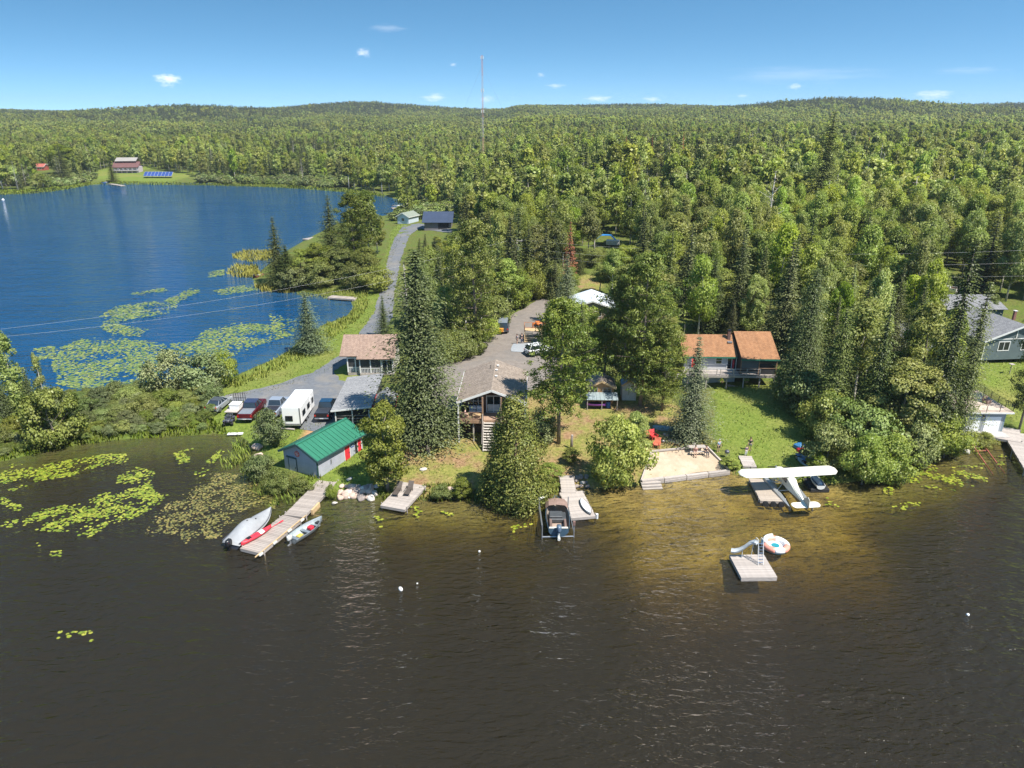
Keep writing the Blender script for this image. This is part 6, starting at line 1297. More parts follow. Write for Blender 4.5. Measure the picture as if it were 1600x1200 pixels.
def person(label, loc, yaw, shirt, pants, hair, pose='stand', k=1.0, sleeves=True, shorts=True, hat=None, sk=None):
    t = thing('person', label, 'person', loc, yaw); t.scale = (k, k, k); sk = sk or skin_m
    if pose == 'stand': hip = .92; J = dict(kl=(-.11, .03, .50), kr=(.11, -.02, .50), al=(-.12, .0, .08), ar=(.12, -.04, .08), fl=(-.13, .14, .03), fr=(.13, .10, .03))
    else: hip = .46; J = dict(kl=(-.12, .44, .50), kr=(.12, .44, .50), al=(-.12, .48, .08), ar=(.12, .50, .08), fl=(-.12, .62, .03), fr=(.12, .64, .03))
    z = hip; lean = .05 if pose == 'stand' else .12
    elb = ((-.27, .0, z + .22), (.27, .02, z + .22)); hnd = ((-.27, .10, z - .02), (.26, .16, z + .02)) if pose == 'stand' else ((-.16, .26, z + .14), (.16, .28, z + .14))
    Jt = [((0, 0, z), .125, .8), ((0, lean * .4, z + .22), .12, .75), ((0, lean, z + .46), .14, .65), ((0, lean, z + .56), .055), ((0, lean + .01, z + .63), .075), ((0, lean + .02, z + .73), .095), ((0, lean + .02, z + .81), .05),
          ((-.11, 0, z - .06), .085), (J['kl'], .058), (J['al'], .04), (J['fl'], .04, .7), ((.11, 0, z - .06), .085), (J['kr'], .058), (J['ar'], .04), (J['fr'], .04, .7),
          ((-.19, lean, z + .45), .055), (elb[0], .042), (hnd[0], .03), ((.19, lean, z + .45), .055), (elb[1], .042), (hnd[1], .03)]
    Bn = [(0, 1), (1, 2), (2, 3), (3, 4), (4, 5), (5, 6), (0, 7), (7, 8), (8, 9), (9, 10), (0, 11), (11, 12), (12, 13), (13, 14), (2, 15), (15, 16), (16, 17), (2, 18), (18, 19), (19, 20)]
    for hi in (17, 20):                                            # palm and five bent fingers
        s = -1 if hi == 17 else 1; p = Vector(Jt[hi][0]); kk = len(Jt); Jt.append((tuple(p + Vector((0, .03, -.06))), .026)); Bn.append((hi, kk))
        for f_i, (fx_, fl_) in enumerate(((-.03, .055), (-.01, .065), (.01, .06), (.03, .05))):
            a_ = len(Jt); Jt.append((tuple(p + Vector((fx_, .04, -.08 - fl_ * .5))), .009)); Jt.append((tuple(p + Vector((fx_, .055, -.08 - fl_))), .007)); Bn += [(kk, a_), (a_, a_ + 1)]
        a_ = len(Jt); Jt.append((tuple(p + Vector((-s * .045, .03, -.06))), .010)); Jt.append((tuple(p + Vector((-s * .055, .04, -.09))), .008)); Bn += [(kk, a_), (a_, a_ + 1)]
    bo = link('body', skin_mesh('body', Jt, Bn, sk), t)
    g = .022; S = [((0, 0, z + .02), .13 + g, .82), ((0, lean * .4, z + .22), .12 + g, .78), ((0, lean, z + .46), .135 + g, .68), ((0, lean, z + .53), .075)]; Sb = [(0, 1), (1, 2), (2, 3)]
    if sleeves:
        for s, e in ((-.19, elb[0]), (.19, elb[1])): i_ = len(S); S.append(((s, lean, z + .45), .07)); S.append((tuple(Vector((s, lean, z + .45)).lerp(Vector(e), .75)), .062)); Sb += [(2, i_), (i_, i_ + 1)]
    link('shirt', skin_mesh('shirt', S, Sb, shirt), t)
    Q = [((0, 0, z + .03), .135, .85), ((-.11, 0, z - .05), .105), ((.11, 0, z - .05), .105)]; Qb = [(0, 1), (0, 2)]
    for s, kn, an in ((1, J['kl'], J['al']), (2, J['kr'], J['ar'])):
        i_ = len(Q); Q.append((tuple(Vector(Q[s][0]).lerp(Vector(kn), .85)), .082)); Qb.append((s, i_))
        if not shorts: Q.append((kn, .075)); Q.append((an, .058)); Qb += [(i_, i_ + 1), (i_ + 1, i_ + 2)]
    link('shorts' if shorts else 'trousers', skin_mesh('trousers', Q, Qb, pants), t)
    hm = MB().ball((0, lean - .01, z + .775), (.105, .11, .085), 12, 8); hm.build('hair' if hat is None else 'cap', hat or hair, t, True)
    fa = MB(); fa.ball((0, lean + .115, z + .715), (.016, .025, .022), 6, 4); fa.build('nose', sk, bo, True)
    for s in (-1, 1): MB().ball((s * .035, lean + .10, z + .735), .011, 6, 4).build('eye', black_m, bo); MB().ball((s * .1, lean + .02, z + .725), (.015, .03, .035), 6, 4).build('ear', sk, bo, True); MB().box(min(J['fl' if s < 0 else 'fr'][0] - .045, 9), J['fl' if s < 0 else 'fr'][0] + .045, J['fl' if s < 0 else 'fr'][1] - .2, J['fl' if s < 0 else 'fr'][1] + .05, 0, .07).build('shoe', hat if hat and False else plain('shoe_%s' % ('y' if 'pale blue' in label else 'd'), (.55, .60, .08) if 'pale blue' in label else (.10, .09, .09), .6), t, bevel=.02)
    MB().cbox((0, lean + .108, z + .675), (.045, .012, .01)).build('mouth', plain('lip', (.35, .13, .11), .6), bo)
    return t
cloth = lambda nm, c: plain(nm, c, .9, 0, .12, 6)
hb = plain('brown_hair', (.06, .035, .02), .7); hg = plain('grey_hair', (.40, .38, .35), .7)
person('man in pale blue shirt and dark shorts standing on the lawn by the grill', on_ground(1122, 707, -.05), R(-150), cloth('shirt_pale_blue', (.34, .48, .66)), cloth('shorts_dark', (.03, .035, .04)), hg)
person('adult in a black top standing farther back on the right lawn', on_ground(1171, 704, -.05), R(170), cloth('top_black', (.03, .03, .035)), cloth('shorts_grey', (.16, .17, .18)), hb, sk=skin_d)
person('child in white trousers standing on the lawn near the boardwalk', on_ground(1165, 712, -.05), R(-160), cloth('top_mauve', (.16, .13, .22)), cloth('trousers_white', (.66, .66, .68)), hb, k=.78, shorts=False)
tb_ = pt.location; person('woman in pink seated on the front bench of the picnic table', (tb_.x - .35, tb_.y - .72, tb_.z), R(170), cloth('top_pink', (.52, .28, .26)), cloth('shorts_tan', (.45, .33, .27)), hb, 'sit')
person('person in dark clothes seated at the right end of the picnic table', (tb_.x + .85, tb_.y - .74, tb_.z), R(200), cloth('top_charcoal', (.06, .055, .06)), cloth('jeans_dark', (.05, .055, .08)), hb, 'sit', shorts=False)
person('person in pale pink lounging in the armchair on the cottage deck', (-5.7, 78.1, dkz), R(-90), cloth('top_pale_pink', (.60, .40, .36)), cloth('shorts_pale', (.55, .42, .38)), hb, 'sit')
person('person in a white and navy top standing on the driveway by the wooden stair', on_ground(808, 538, -.02), R(120), cloth('top_white_navy', (.30, .30, .38)), cloth('shorts_brown', (.22, .12, .09)), hb)
person('person in a black shirt standing next to the wooden stair', on_ground(815, 537, -.02), R(-120), cloth('shirt_black', (.035, .035, .05)), cloth('jeans_navy', (.05, .06, .11)), hb, shorts=False)
# ------------------------------------------------------------------ trees the photograph singles out
T = tree_px
T('bigspruce', 0, 662, 690, 386, 150, 'tallest dense spruce standing left of the central brown cottage', lean=.0)
T('lime', 0, 606, 767, 626, 82, 'bright green broadleaf tree on the bank between boathouse and sun deck')
T('cedar', 0, 806, 786, 612, 114, 'broad yellow-green cedar at the water in front of the cottage stairs')
T('cedar', 1, 781, 766, 654, 62, 'smaller cedar crown leaning against the big cedar beside the stairs')
T('pine', 0, 873, 693, 470, 116, 'tall open pine with bare trunk right of the brown cottage')
T('blue', 1, 884, 505, 396, 52, 'grey-green spruce behind the tall open pine')
T('dead', 0, 889, 440, 345, 32, 'rust red dead spruce near the driveway end')
T('pine', 1, 1000, 634, 398, 108, 'large pine with dark leaning trunk left of the red-roofed cottage')
T('pine', 2, 972, 612, 418, 96, 'pine beside the little blue shack')
T('pine', 0, 944, 588, 500, 72, 'shorter pine shading the sauna roof')
T('blue', 0, 1078, 687, 524, 86, 'blue-green spruce beside the picnic table')
T('bush', 1, 962, 757, 655, 104, 'leafy shrub tree leaning over the water left of the sand beach', name='shrub_tree', cat='tree')
T('broad', 1, 990, 728, 642, 50, 'young broadleaf tree in front of the sauna')
T('blue', 1, 484, 550, 454, 62, 'blue spruce standing alone on the bay lawn')
T('spruce', 0, 601, 527, 461, 30, 'slim dark spruce at the right edge of the road')
T('spruce', 1, 437, 444, 337, 58, 'tall spruce at the tip of the wooded point')
T('spruce', 2, 452, 448, 382, 54, 'lower spruce in front of the tall one on the point')
T('spruce', 0, 520, 408, 304, 62, 'pointed spruce in the middle of the wooded point')
T('broad', 0, 474, 443, 388, 58, 'round green tree beside the two spruces on the point')
T('lime', 1, 502, 440, 376, 58, 'yellowish tree in the middle of the wooded point')
T('broad', 2, 534, 440, 384, 56, 'dark green tree by the bay grass on the point')
T('pine', 1, 556, 436, 302, 62, 'tall loose pine on the point nearest the road')
T('aspen', 0, 578, 425, 296, 46, 'tall thin aspen beside the road on the point', lod=1)
T('broad', 3, 574, 447, 384, 52, 'full tree overhanging the road edge on the point')
T('aspen', 1, 572, 396, 312, 46, 'aspen behind the loose pine on the point', lod=1)
T('broad', 1, 590, 396, 338, 32, 'small tree by the far bend of the road')
T('pine', 2, 742, 548, 348, 98, 'pine with a tall straight trunk at the driveway edge')
T('bare', 0, 636, 500, 405, 40, 'half bare tree with pale branches beside the road')
T('column', 0, 33, 652, 512, 60, 'tall birch above the willows at the left edge')
T('column', 0, 76, 650, 546, 28, 'slim birch right of the tall birch at the left edge')
T('column', 0, -2, 655, 545, 40, 'birch cut by the left picture edge')
T('spruce', 1, 10, 668, 556, 46, 'pointed spruce at the left picture edge')
T('spruce', 2, 58, 664, 572, 34, 'slim spruce between the birches at the left edge')
T('shrub', 0, 88, 694, 606, 92, 'dark willow with a bare grey stem at the water on the left')
T('greybush', 0, 266, 614, 549, 80, 'silvery willow beside the bay, left of a pair')
T('greybush', 1, 318, 612, 552, 88, 'silvery willow beside the bay, right of a pair')
T('bush', 2, 352, 602, 548, 44, 'green bush at the right foot of the silvery willows')
T('greybush', 2, 424, 698, 641, 54, 'light willow bush in front of the silver pickup')
T('bush', 0, 436, 768, 733, 48, 'green alder bush left of the boathouse gable')
T('bush', 1, 470, 770, 747, 40, 'low bush between boathouse and dock')
T('shrub', 1, 408, 748, 712, 50, 'low willow at the marsh edge left of the boathouse')
T('lime', 2, 893, 724, 698, 30, 'small round bright bush on the bare slope', cat='bush', name='bush')
T('lime', 0, 858, 762, 722, 40, 'bright bush between the big cedar and the stepped dock', cat='bush', name='bush')
T('lime', 1, 722, 780, 744, 32, 'small bright bush on the bank below the cottage', cat='bush', name='bush')
T('bush', 2, 690, 779, 757, 36, 'low leafy bush at the waterline right of the sun deck')
T('bush', 0, 518, 780, 757, 20, 'small bush at the landward end of the long dock')
T('lime', 2, 1140, 733, 714, 32, 'low bright bush by the boardwalk', cat='bush', name='bush')
T('pine', 0, 990, 540, 420, 84, 'pine high behind the sauna shack')
T('spruce', 1, 906, 566, 470, 52, 'dark spruce left of the sauna roof')
T('broad', 2, 1026, 585, 484, 70, 'broadleaf tree between the pines and the red-roofed cottage')
T('greybush', 1, 846, 692, 640, 54, 'tangled grey brush beneath the tall open pine')
T('broad', 1, 1000, 520, 400, 90, 'tall broadleaf tree behind the large pine')
T('spruce', 0, 860, 540, 440, 46, 'spruce beside the driveway behind the white car')
T('pine', 2, 1034, 642, 508, 78, 'small pine with boughs to the ground between large pine and blue spruce')
# right hand wood
T('shaggy', 0, 1452, 700, 370, 80, 'tall shaggy spruce left of a pair above the right shore')
T('shaggy', 1, 1488, 692, 438, 68, 'shaggy spruce beside the white-doored boathouse')
T('spruce', 1, 1352, 690, 440, 70, 'dark spruce behind the shrubs in the right wood')
T('bigspruce', 1, 1292, 668, 478, 84, 'dense spruce whose shade falls on the right lawn')
T('bigspruce', 0, 1246, 632, 416, 84, 'big spruce at the right corner of the red-roofed cottage')
T('spruce', 2, 1216, 560, 372, 70, 'tall spruce close behind the screened porch')
T('spruce', 0, 1180, 525, 384, 66, 'spruce behind the red shingle roof, middle of a row')
T('spruce', 1, 1146, 520, 356, 62, 'tallest spruce of the row behind the red shingle roof')
T('spruce', 2, 1108, 518, 402, 60, 'left spruce of the row behind the red shingle roof')
T('lime', 1, 1024, 560, 455, 66, 'bright tree at the left wall of the red-roofed cottage')
T('broad', 2, 1400, 700, 560, 110, 'broadleaf tree in the middle of the right wood')
T('aspen', 2, 1330, 640, 470, 80, 'aspen in the right wood above the shrubs', lod=1)
T('broad', 0, 1425, 640, 470, 90, 'leafy tree between the shaggy spruces', lod=0)
T('bush', 0, 1346, 757, 682, 80, 'shore bush with pale leaves beyond the aeroplane wing')
T('bush', 1, 1386, 750, 682, 84, 'large shore bush at the bend of the right bank')
T('shrub', 2, 1290, 735, 664, 76, 'willow behind the all-terrain vehicle')
T('shrub', 0, 1424, 728, 656, 66, 'willow above the lily bed on the right')
T('bush', 2, 1474, 715, 655, 76, 'round bush below the shaggy spruces')
T('bush', 0, 1536, 698, 676, 40, 'small bush between the red boat rails')
T('lime', 1, 1275, 738, 706, 32, 'low yellow-green bush beside the red cargo box', cat='bush', name='bush')
T('pine', 1, 1592, 672, 470, 60, 'pine trunk with thin crown at the right edge by the dock')
T('lime', 1, 962, 440, 392, 46, 'bright tree at the edge of the tarp shelter gap', lod=1)
T('broad', 0, 924, 416, 387, 40, 'small tree in front of the tarp shelter, left of a pair', lod=1)
T('broad', 1, 988, 424, 380, 48, 'tree in front of the tarp shelter, right of a pair', lod=1)
T('bush', 0, 946, 404, 389, 40, 'bush hiding the foot of the tarp shelter')
T('bush', 1, 976, 404, 390, 36, 'second bush at the foot of the tarp shelter')
T('spruce', 1, 905, 428, 386, 26, 'young spruce beside the rust red dead spruce')
# far single trees
T('bigspruce', 1, 1278, 352, 172, 84, 'tallest dark spruce standing above the forest skyline')
T('spruce', 0, 1149, 262, 185, 22, 'lone spruce above the far birches')
T('spruce', 1, 965, 335, 252, 30, 'dark spruce deep in the middle forest')
T('spruce', 2, 985, 340, 262, 28, 'second dark spruce deep in the middle forest')
T('dead', 0, 976, 262, 212, 14, 'small red dead spruce far in the forest')
T('dead', 0, 1064, 262, 206, 12, 'thin rusty dead spruce below the skyline')
T('bare', 0, 1196, 400, 262, 44, 'grey leafless tree standing in the forest')
T('bare', 0, 1412, 380, 272, 42, 'pale dead birch leaning in the right forest')
T('column', 0, 1556, 352, 256, 64, 'birch with a long white trunk at the right of the forest')
T('spruce', 2, 42, 282, 232, 24, 'dark spruce by the small red hut across the bay')
T('spruce', 1, 102, 286, 226, 34, 'spruce right of the small red hut across the bay')
T('spruce', 0, 177, 285, 243, 20, 'spruce in front of the long house across the bay')
T('shrub', 1, 20, 288, 258, 46, 'grey willow on the far shore at the left edge')
T('lime', 0, 100, 272, 224, 40, 'pale green tree behind the spruce across the bay')

# ------------------------------------------------------------------ the wood behind: single trees in front, one mass beyond
EX = [gpoly(p) for p in LAWN + DRY + [ROAD_PX, DRIVE_PX]] + [gpoly(p) for p in (
    [(300, 560), (600, 520), (612, 500), (650, 560), (700, 572), (850, 470), (1010, 470), (1060, 500), (1060, 545), (1212, 560), (1225, 600), (1300, 690), (1310, 770), (300, 770)],
    [(1455, 440), (1510, 440), (1522, 474), (1700, 474), (1700, 700), (1520, 700), (1528, 590), (1450, 550)],
    [(640, 372), (640, 328), (720, 328), (720, 372)], [(920, 395), (925, 372), (985, 372), (975, 395)], [(930, 445), (900, 445), (900, 430), (935, 430)],
    [(390, 455), (400, 400), (520, 345), (600, 336), (625, 330), (640, 360), (600, 470), (540, 480)])]
CLEAR = [((880, 340, 900, 402), 143), ((1254, 178, 1304, 250), 215), ((1056, 515, 1214, 608), 93), ((1115, 600, 1235, 735), 88), ((1530, 476, 1600, 680), 103), ((1466, 440, 1500, 474), 128), ((884, 458, 960, 496), 124),
         ((760, 470, 850, 560), 110), ((658, 331, 710, 362), 222), ((934, 372, 968, 379), 172), ((606, 352, 645, 400), 245), ((600, 398, 632, 450), 190), ((590, 450, 626, 525), 150), ((615, 318, 645, 352), 240), ((905, 432, 940, 458), 140),
         ((180, 235, 222, 268), 480), ((225, 262, 272, 276), 455), ((60, 252, 86, 268), 495), ((150, 262, 275, 290), 430), ((740, 95, 770, 150), 440), ((1004, 258, 1030, 272), 300)]
def too_close(x, y, w):
    for tx, ty, r in TREES_AT:
        if abs(tx - x) < 14 and abs(ty - y) < 14 and math.hypot(tx - x, ty - y) < (r + w / 2) * .62: return True
    return False
def conifer_share(x, y):
    v = math.sin(x * .021 + 2.1 * math.sin(y * .0093)) + math.sin(y * .017 + 1.7 * math.sin(x * .013))
    return max(.04, .24 + .27 * v)
single = []; mass = []
cell = 4.6; cand = []
yy = 92.0
while yy < 760:
    step = cell if yy < 260 else 5.8
    half = yy * .80 + 25
    for xx in np.arange(-half, half, step):
        cand.append((xx + rng.uniform(-.42, .42) * step, yy + rng.uniform(-.42, .42) * step))
    yy += step
CA = np.array(cand); dS = shore(CA[:, 0], CA[:, 1]); zS = terrain(CA[:, 0], CA[:, 1], dS)
ok = dS > 4
for p in EX: ok &= ~in_poly(CA[:, 0], CA[:, 1], p)
ok &= ~((CA[:, 1] > 400) & (dS < 20 + 6 * np.sin(CA[:, 0] * .05)))
ok &= ~((CA[:, 1] < 132) & (CA[:, 0] < -30))
for (x, y), d_, z, k in zip(CA, dS, zS, ok):
    if not k: continue
    con = rng.random() < conifer_share(x, y)
    if con: h = rng.uniform(8, 17); w = h * rng.uniform(.28, .40)
    else: h = rng.triangular(7.5, 18.5, 13); w = rng.uniform(4.0, 6.6)
    if rng.random() < .12: h *= .6; w *= .75
    if too_close(x, y, w): continue
    for shrink in (1, .5, .3):
        h *= shrink; w *= max(shrink, .7)
        sc_ = px_scale((x, y, z + h / 2)); px, py = to_px((x, y, z)); pt = to_px((x, y, z + h))[1]; hw = w * sc_ / 2
        bad = any(y < Y and px + hw * .8 > x0 and px - hw * .8 < x1 and pt < y1 and py > y0 for (x0, y0, x1, y1), Y in CLEAR)
        if not bad: break
    if bad: continue
    q = rng.random()
    kind = ('spruce' if con else ('lime' if q < .22 else ('aspen' if q < .58 else 'broad')))
    rec = (kind, x, y, z, h, w, px, py)
    vis = -30 < px < 1630
    (single if vis and y < 235 else mass).append(rec)
single.sort(key=lambda r: r[2])
cnt = {}
def place_words(px, py):
    if px < 700: return 'between the bay road and the driveway' if py > 400 else 'near the end of the bay road'
    if py > 520: return 'in the right wood above the shore shrubs' if px > 1215 else 'among the pines between driveway and red-roofed cottage'
    if px < 880: return 'beside the upper driveway' if py > 400 else 'behind the driveway pines'
    if px < 1060: return 'behind the metal-roofed building' if py > 400 else 'round the tarp shelter gap'
    if px < 1225: return 'behind the red-roofed cottage' if py > 430 else 'deep behind the red-roofed cottage'
    if px < 1440: return 'in the wood right of the red-roofed cottage' if py > 430 else 'deep in the right forest'
    return 'behind the grey house at the right edge'
LOOK = {'spruce': ('dark pointed spruce', 'short dark spruce', 'tall dark spruce'), 'lime': ('bright green leafy tree', 'low bright green tree', 'tall bright green tree'),
        'broad': ('mid green broadleaf tree', 'low mid green tree', 'tall broad-crowned green tree'), 'aspen': ('pale-stemmed aspen', 'small pale-stemmed aspen', 'tall pale-stemmed aspen')}
NAM = {'spruce': 'spruce_tree', 'lime': 'broadleaf_tree', 'broad': 'broadleaf_tree', 'aspen': 'aspen_tree'}
GRP = {'spruce': 'forest spruces behind the cottages', 'lime': 'bright leafy trees of the forest', 'broad': 'broadleaf trees of the forest', 'aspen': 'aspens of the forest'}
for r in single:
    kind, x, y, z, h, w, px, py = r
    cnt[kind] = cnt.get(kind, 0) + 1
    if cnt[kind] > {'spruce': 120, 'lime': 70, 'broad': 130, 'aspen': 110}[kind]: mass.append(r); continue
    lod = 0 if (y < 112 and kind != 'aspen') else 1
    n_ = 4 if kind == 'broad' else 3
    plant(kind, lod, rng.randrange(n_), (x, y, z - .05), h, w, LOOK[kind][2 if h > 13.6 else (1 if h < 10 else 0)] + ' ' + place_words(px, py), 'tree', NAM[kind], GRP[kind])

# beyond: lighter trees for the mass, and thickets of trees for the hills
def joined(me_c, me_t, name):
    bm = bmesh.new(); bm.from_mesh(me_c); k = len(bm.faces); bm.from_mesh(me_t); bm.faces.ensure_lookup_table()
    for f in bm.faces[k:]: f.material_index = 1
    me = bpy.data.meshes.new(name); bm.to_mesh(me); bm.free(); me.materials.append(me_c.materials[0]); me.materials.append(me_t.materials[0]); return me
def thicket(seed, con, far=False):
    rs = np.random.RandomState(seed); V = []; F = []; T = []; MI = []; k = 0
    bm = bmesh.new(); mats = [f_broad, f_spruce, bark_birch]
    for t in range(12):
        a = rs.uniform(0, 6.28); d = rs.uniform(0, 1) ** .5 * 9.5; sc3 = rs.uniform(.8, 1.25); is_con = rs.uniform() < con
        if is_con: m1 = spruce_mesh(seed * 31 + t, 13 * sc3, 2.2, 9, 7, .95, None, z0=.1)
        else: m1 = crown_leaf(seed * 37 + t, 12.5 * sc3, 2.7, 3.5, 340, .55, 16, .8, .42)
        m2 = pole_mesh(9 * sc3, .16, None, sides=3)
        off = Vector((math.cos(a) * d, math.sin(a) * d, 0))
        for mm, mi in ((m1, 1 if is_con else 0), (m2, 2)):
            n0 = len(bm.faces); v0 = len(bm.verts); bm.from_mesh(mm); bm.verts.ensure_lookup_table(); bm.faces.ensure_lookup_table()
            bmesh.ops.translate(bm, verts=bm.verts[v0:], vec=off)
            for f in bm.faces[n0:]: f.material_index = mi
            bpy.data.meshes.remove(mm)
    me = bpy.data.meshes.new('thicket'); bm.to_mesh(me); bm.free()
    for m in mats: me.materials.append(m)
    return me
pc = bpy.data.collections.new('mass_sources')          # never linked to the scene: only what the mass is made of
def proto(name, me): 
    o = bpy.data.objects.new(name, me); pc.objects.link(o); return o
IDX = {}
def reg(key, me): IDX.setdefault(key, []).append(len(pc.objects)); proto('s%03d' % len(pc.objects), me)
for s in range(3):
    reg('bare', joined(*PR['bare', 0, 0], 'm')); reg('rusty', joined(*PR['dead', 0, 0], 'm'))
    reg('broad', joined(*PR['broad', 1, s], 'm')); reg('lime', joined(*PR['lime', 1, s], 'm')); reg('aspen', joined(*PR['aspen', 1, s], 'm')); reg('spruce', joined(*PR['spruce', 1, s], 'm'))
    reg('broad2', joined(crown_leaf(500 + s, 10, 2.6, 2.2, 1700, .28, 26, .9, .44, f_broad), pole_mesh(7, .14, bark_birch, sides=4), 'm'))
    reg('lime2', joined(crown_leaf(520 + s, 10, 2.6, 2.2, 1700, .28, 26, .9, .44, f_lime), pole_mesh(7, .14, bark_birch, sides=4), 'm'))
    reg('aspen2', joined(crown_leaf(540 + s, 10, 1.9, 3.6, 1300, .27, 24, 1.0, .48, f_broad), pole_mesh(8, .14, bark_birch, sides=4), 'm'))
    reg('spruce2', joined(spruce_mesh(560 + s, 10, 1.6, 20, 11, .46, f_spruce), pole_mesh(9.8, .14, bark_grey, sides=4), 'm'))
    reg('willow', joined(crown_leaf(580 + s, 10, 6.5, .2, 420, .9, 20, .3, .36, f_grey if s == 0 else f_willow), pole_mesh(5, .1, bark_grey, sides=3), 'm'))
    reg('mixed', thicket(600 + s, .22)); reg('dark', thicket(620 + s, .95))
pts = []
for kind, x, y, z, h, w, px, py in mass:
    key = kind if y < 190 else kind + '2'
    q = rng.random()
    if q < .045: key = kind = 'bare'; w = 3.4; h = max(h, 12)
    elif q < .055 and x > 10 and y > 235: key = kind = 'rusty'; w = 3.0; h = max(h, 12)
    bw = 2 * (1.4 if kind in ('bare', 'rusty') else 1.55 if 'spruce' in kind else (1.85 if 'aspen' in kind else 2.6)); pts.append((x, y, z - .1, rng.choice(IDX[key]), w / bw, h / 10))
step = 14.5; yy = 720.0
while yy < 2550:
    half = yy * .78 + 30
    for xx in np.arange(-half, half, step):
        x = xx + rng.uniform(-.45, .45) * step; y = yy + rng.uniform(-.45, .45) * step
        pts.append((x, y, None, None, rng.uniform(.9, 1.2), rng.uniform(.85, 1.2)))
    yy += step
fx = np.array([p[0] for p in pts]); fy = np.array([p[1] for p in pts]); fz = terrain(fx, fy)
hillness = np.zeros(len(fx))
for hx, hy, hh, sx, sy in HILLS: hillness += hh / 28 * np.exp(-((fx - hx) / sx / 1.05) ** 2 - ((fy - hy) / sy / 1.05) ** 2)
out = []
for i, p in enumerate(pts):
    if p[3] is None:
        dark = rng.random() < min(.92, max(0, conifer_share(p[0] * .6, p[1] * .6) + 1.1 * hillness[i] + (.25 if p[1] > 1500 else -.1)))
        out.append((p[0], p[1], fz[i] - .5, rng.choice(IDX['dark' if dark else 'mixed']), p[4], p[5]))
    else: out.append(p)
# willow belt along the far shore of the bay
for k in range(15000):
    x = rng.uniform(-420, 10); y = rng.uniform(235, 520)
    out.append((x, y, None, rng.choice(IDX['willow']), 0, 0))
wx = np.array([o[0] for o in out]); wy = np.array([o[1] for o in out])
wi = [i for i, o in enumerate(out) if o[2] is None]; dW = shore(wx[wi], wy[wi]); zW = terrain(wx[wi], wy[wi], dW); inl = in_poly(wx[wi], wy[wi], gpoly(LAWN[-1]))
keep = [o for o in out if o[2] is not None]
for i, d_, z, il in zip(wi, dW, zW, inl):
    if il or not (4 < d_ < 30): continue
    if wy[i] < 400 and wx[i] < -45: continue
    if wy[i] < 262 and wx[i] < 5: continue
    bx, by = to_px((wx[i], wy[i], z)); s = rng.uniform(.7, 1.1)
    if any(wy[i] < Y and x0 - 6 < bx < x1 + 6 and y0 < by < y1 + 14 for (x0, y0, x1, y1), Y in CLEAR): continue
    keep.append((wx[i], wy[i], z - .1, out[i][3], s * .42, s * .34))
def scatter(name, recs, label):
    me = bpy.data.meshes.new(name); a = np.array(recs, float)
    me.vertices.add(len(a)); me.vertices.foreach_set('co', a[:, :3].astype(np.float32).ravel())
    t = me.attributes.new('pick', 'INT', 'POINT'); t.data.foreach_set('value', a[:, 3].astype(np.int32))
    t = me.attributes.new('size', 'FLOAT_VECTOR', 'POINT'); t.data.foreach_set('vector', np.stack([a[:, 4], a[:, 4], a[:, 5]], 1).astype(np.float32).ravel())
    t = me.attributes.new('turn', 'FLOAT_VECTOR', 'POINT'); tv = np.zeros((len(a), 3), np.float32); tv[:, 2] = nrs.uniform(0, 6.28, len(a)); t.data.foreach_set('vector', tv.ravel())
    o = link(name, me); g = bpy.data.node_groups.new(name, 'GeometryNodeTree')
    g.interface.new_socket('Geometry', in_out='INPUT', socket_type='NodeSocketGeometry'); g.interface.new_socket('Geometry', in_out='OUTPUT', socket_type='NodeSocketGeometry')
    N = g.nodes; L = g.links; gi = N.new('NodeGroupInput'); go = N.new('NodeGroupOutput')
    ci = N.new('GeometryNodeCollectionInfo'); ci.inputs['Collection'].default_value = pc; ci.inputs['Separate Children'].default_value = True; ci.inputs['Reset Children'].default_value = True
    ip = N.new('GeometryNodeInstanceOnPoints'); ip.inputs['Pick Instance'].default_value = True
    def at(nm, ty):
        q = N.new('GeometryNodeInputNamedAttribute'); q.data_type = ty; q.inputs['Name'].default_value = nm; return q.outputs[0]
    L.new(gi.outputs[0], ip.inputs['Points']); L.new(ci.outputs[0], ip.inputs['Instance']); L.new(at('pick', 'INT'), ip.inputs['Instance Index'])
    e2 = N.new('FunctionNodeEulerToRotation'); L.new(at('turn', 'FLOAT_VECTOR'), e2.inputs[0]); L.new(e2.outputs[0], ip.inputs['Rotation'])
    L.new(at('size', 'FLOAT_VECTOR'), ip.inputs['Scale']); L.new(ip.outputs[0], go.inputs[0])
    md = o.modifiers.new('scatter', 'NODES'); md.node_group = g
    return tag(o, label, kind='stuff')
scatter('distant_forest', keep, 'mixed birch and spruce forest rolling away to the low hills')
print('mass', len(keep), 'single', cnt)
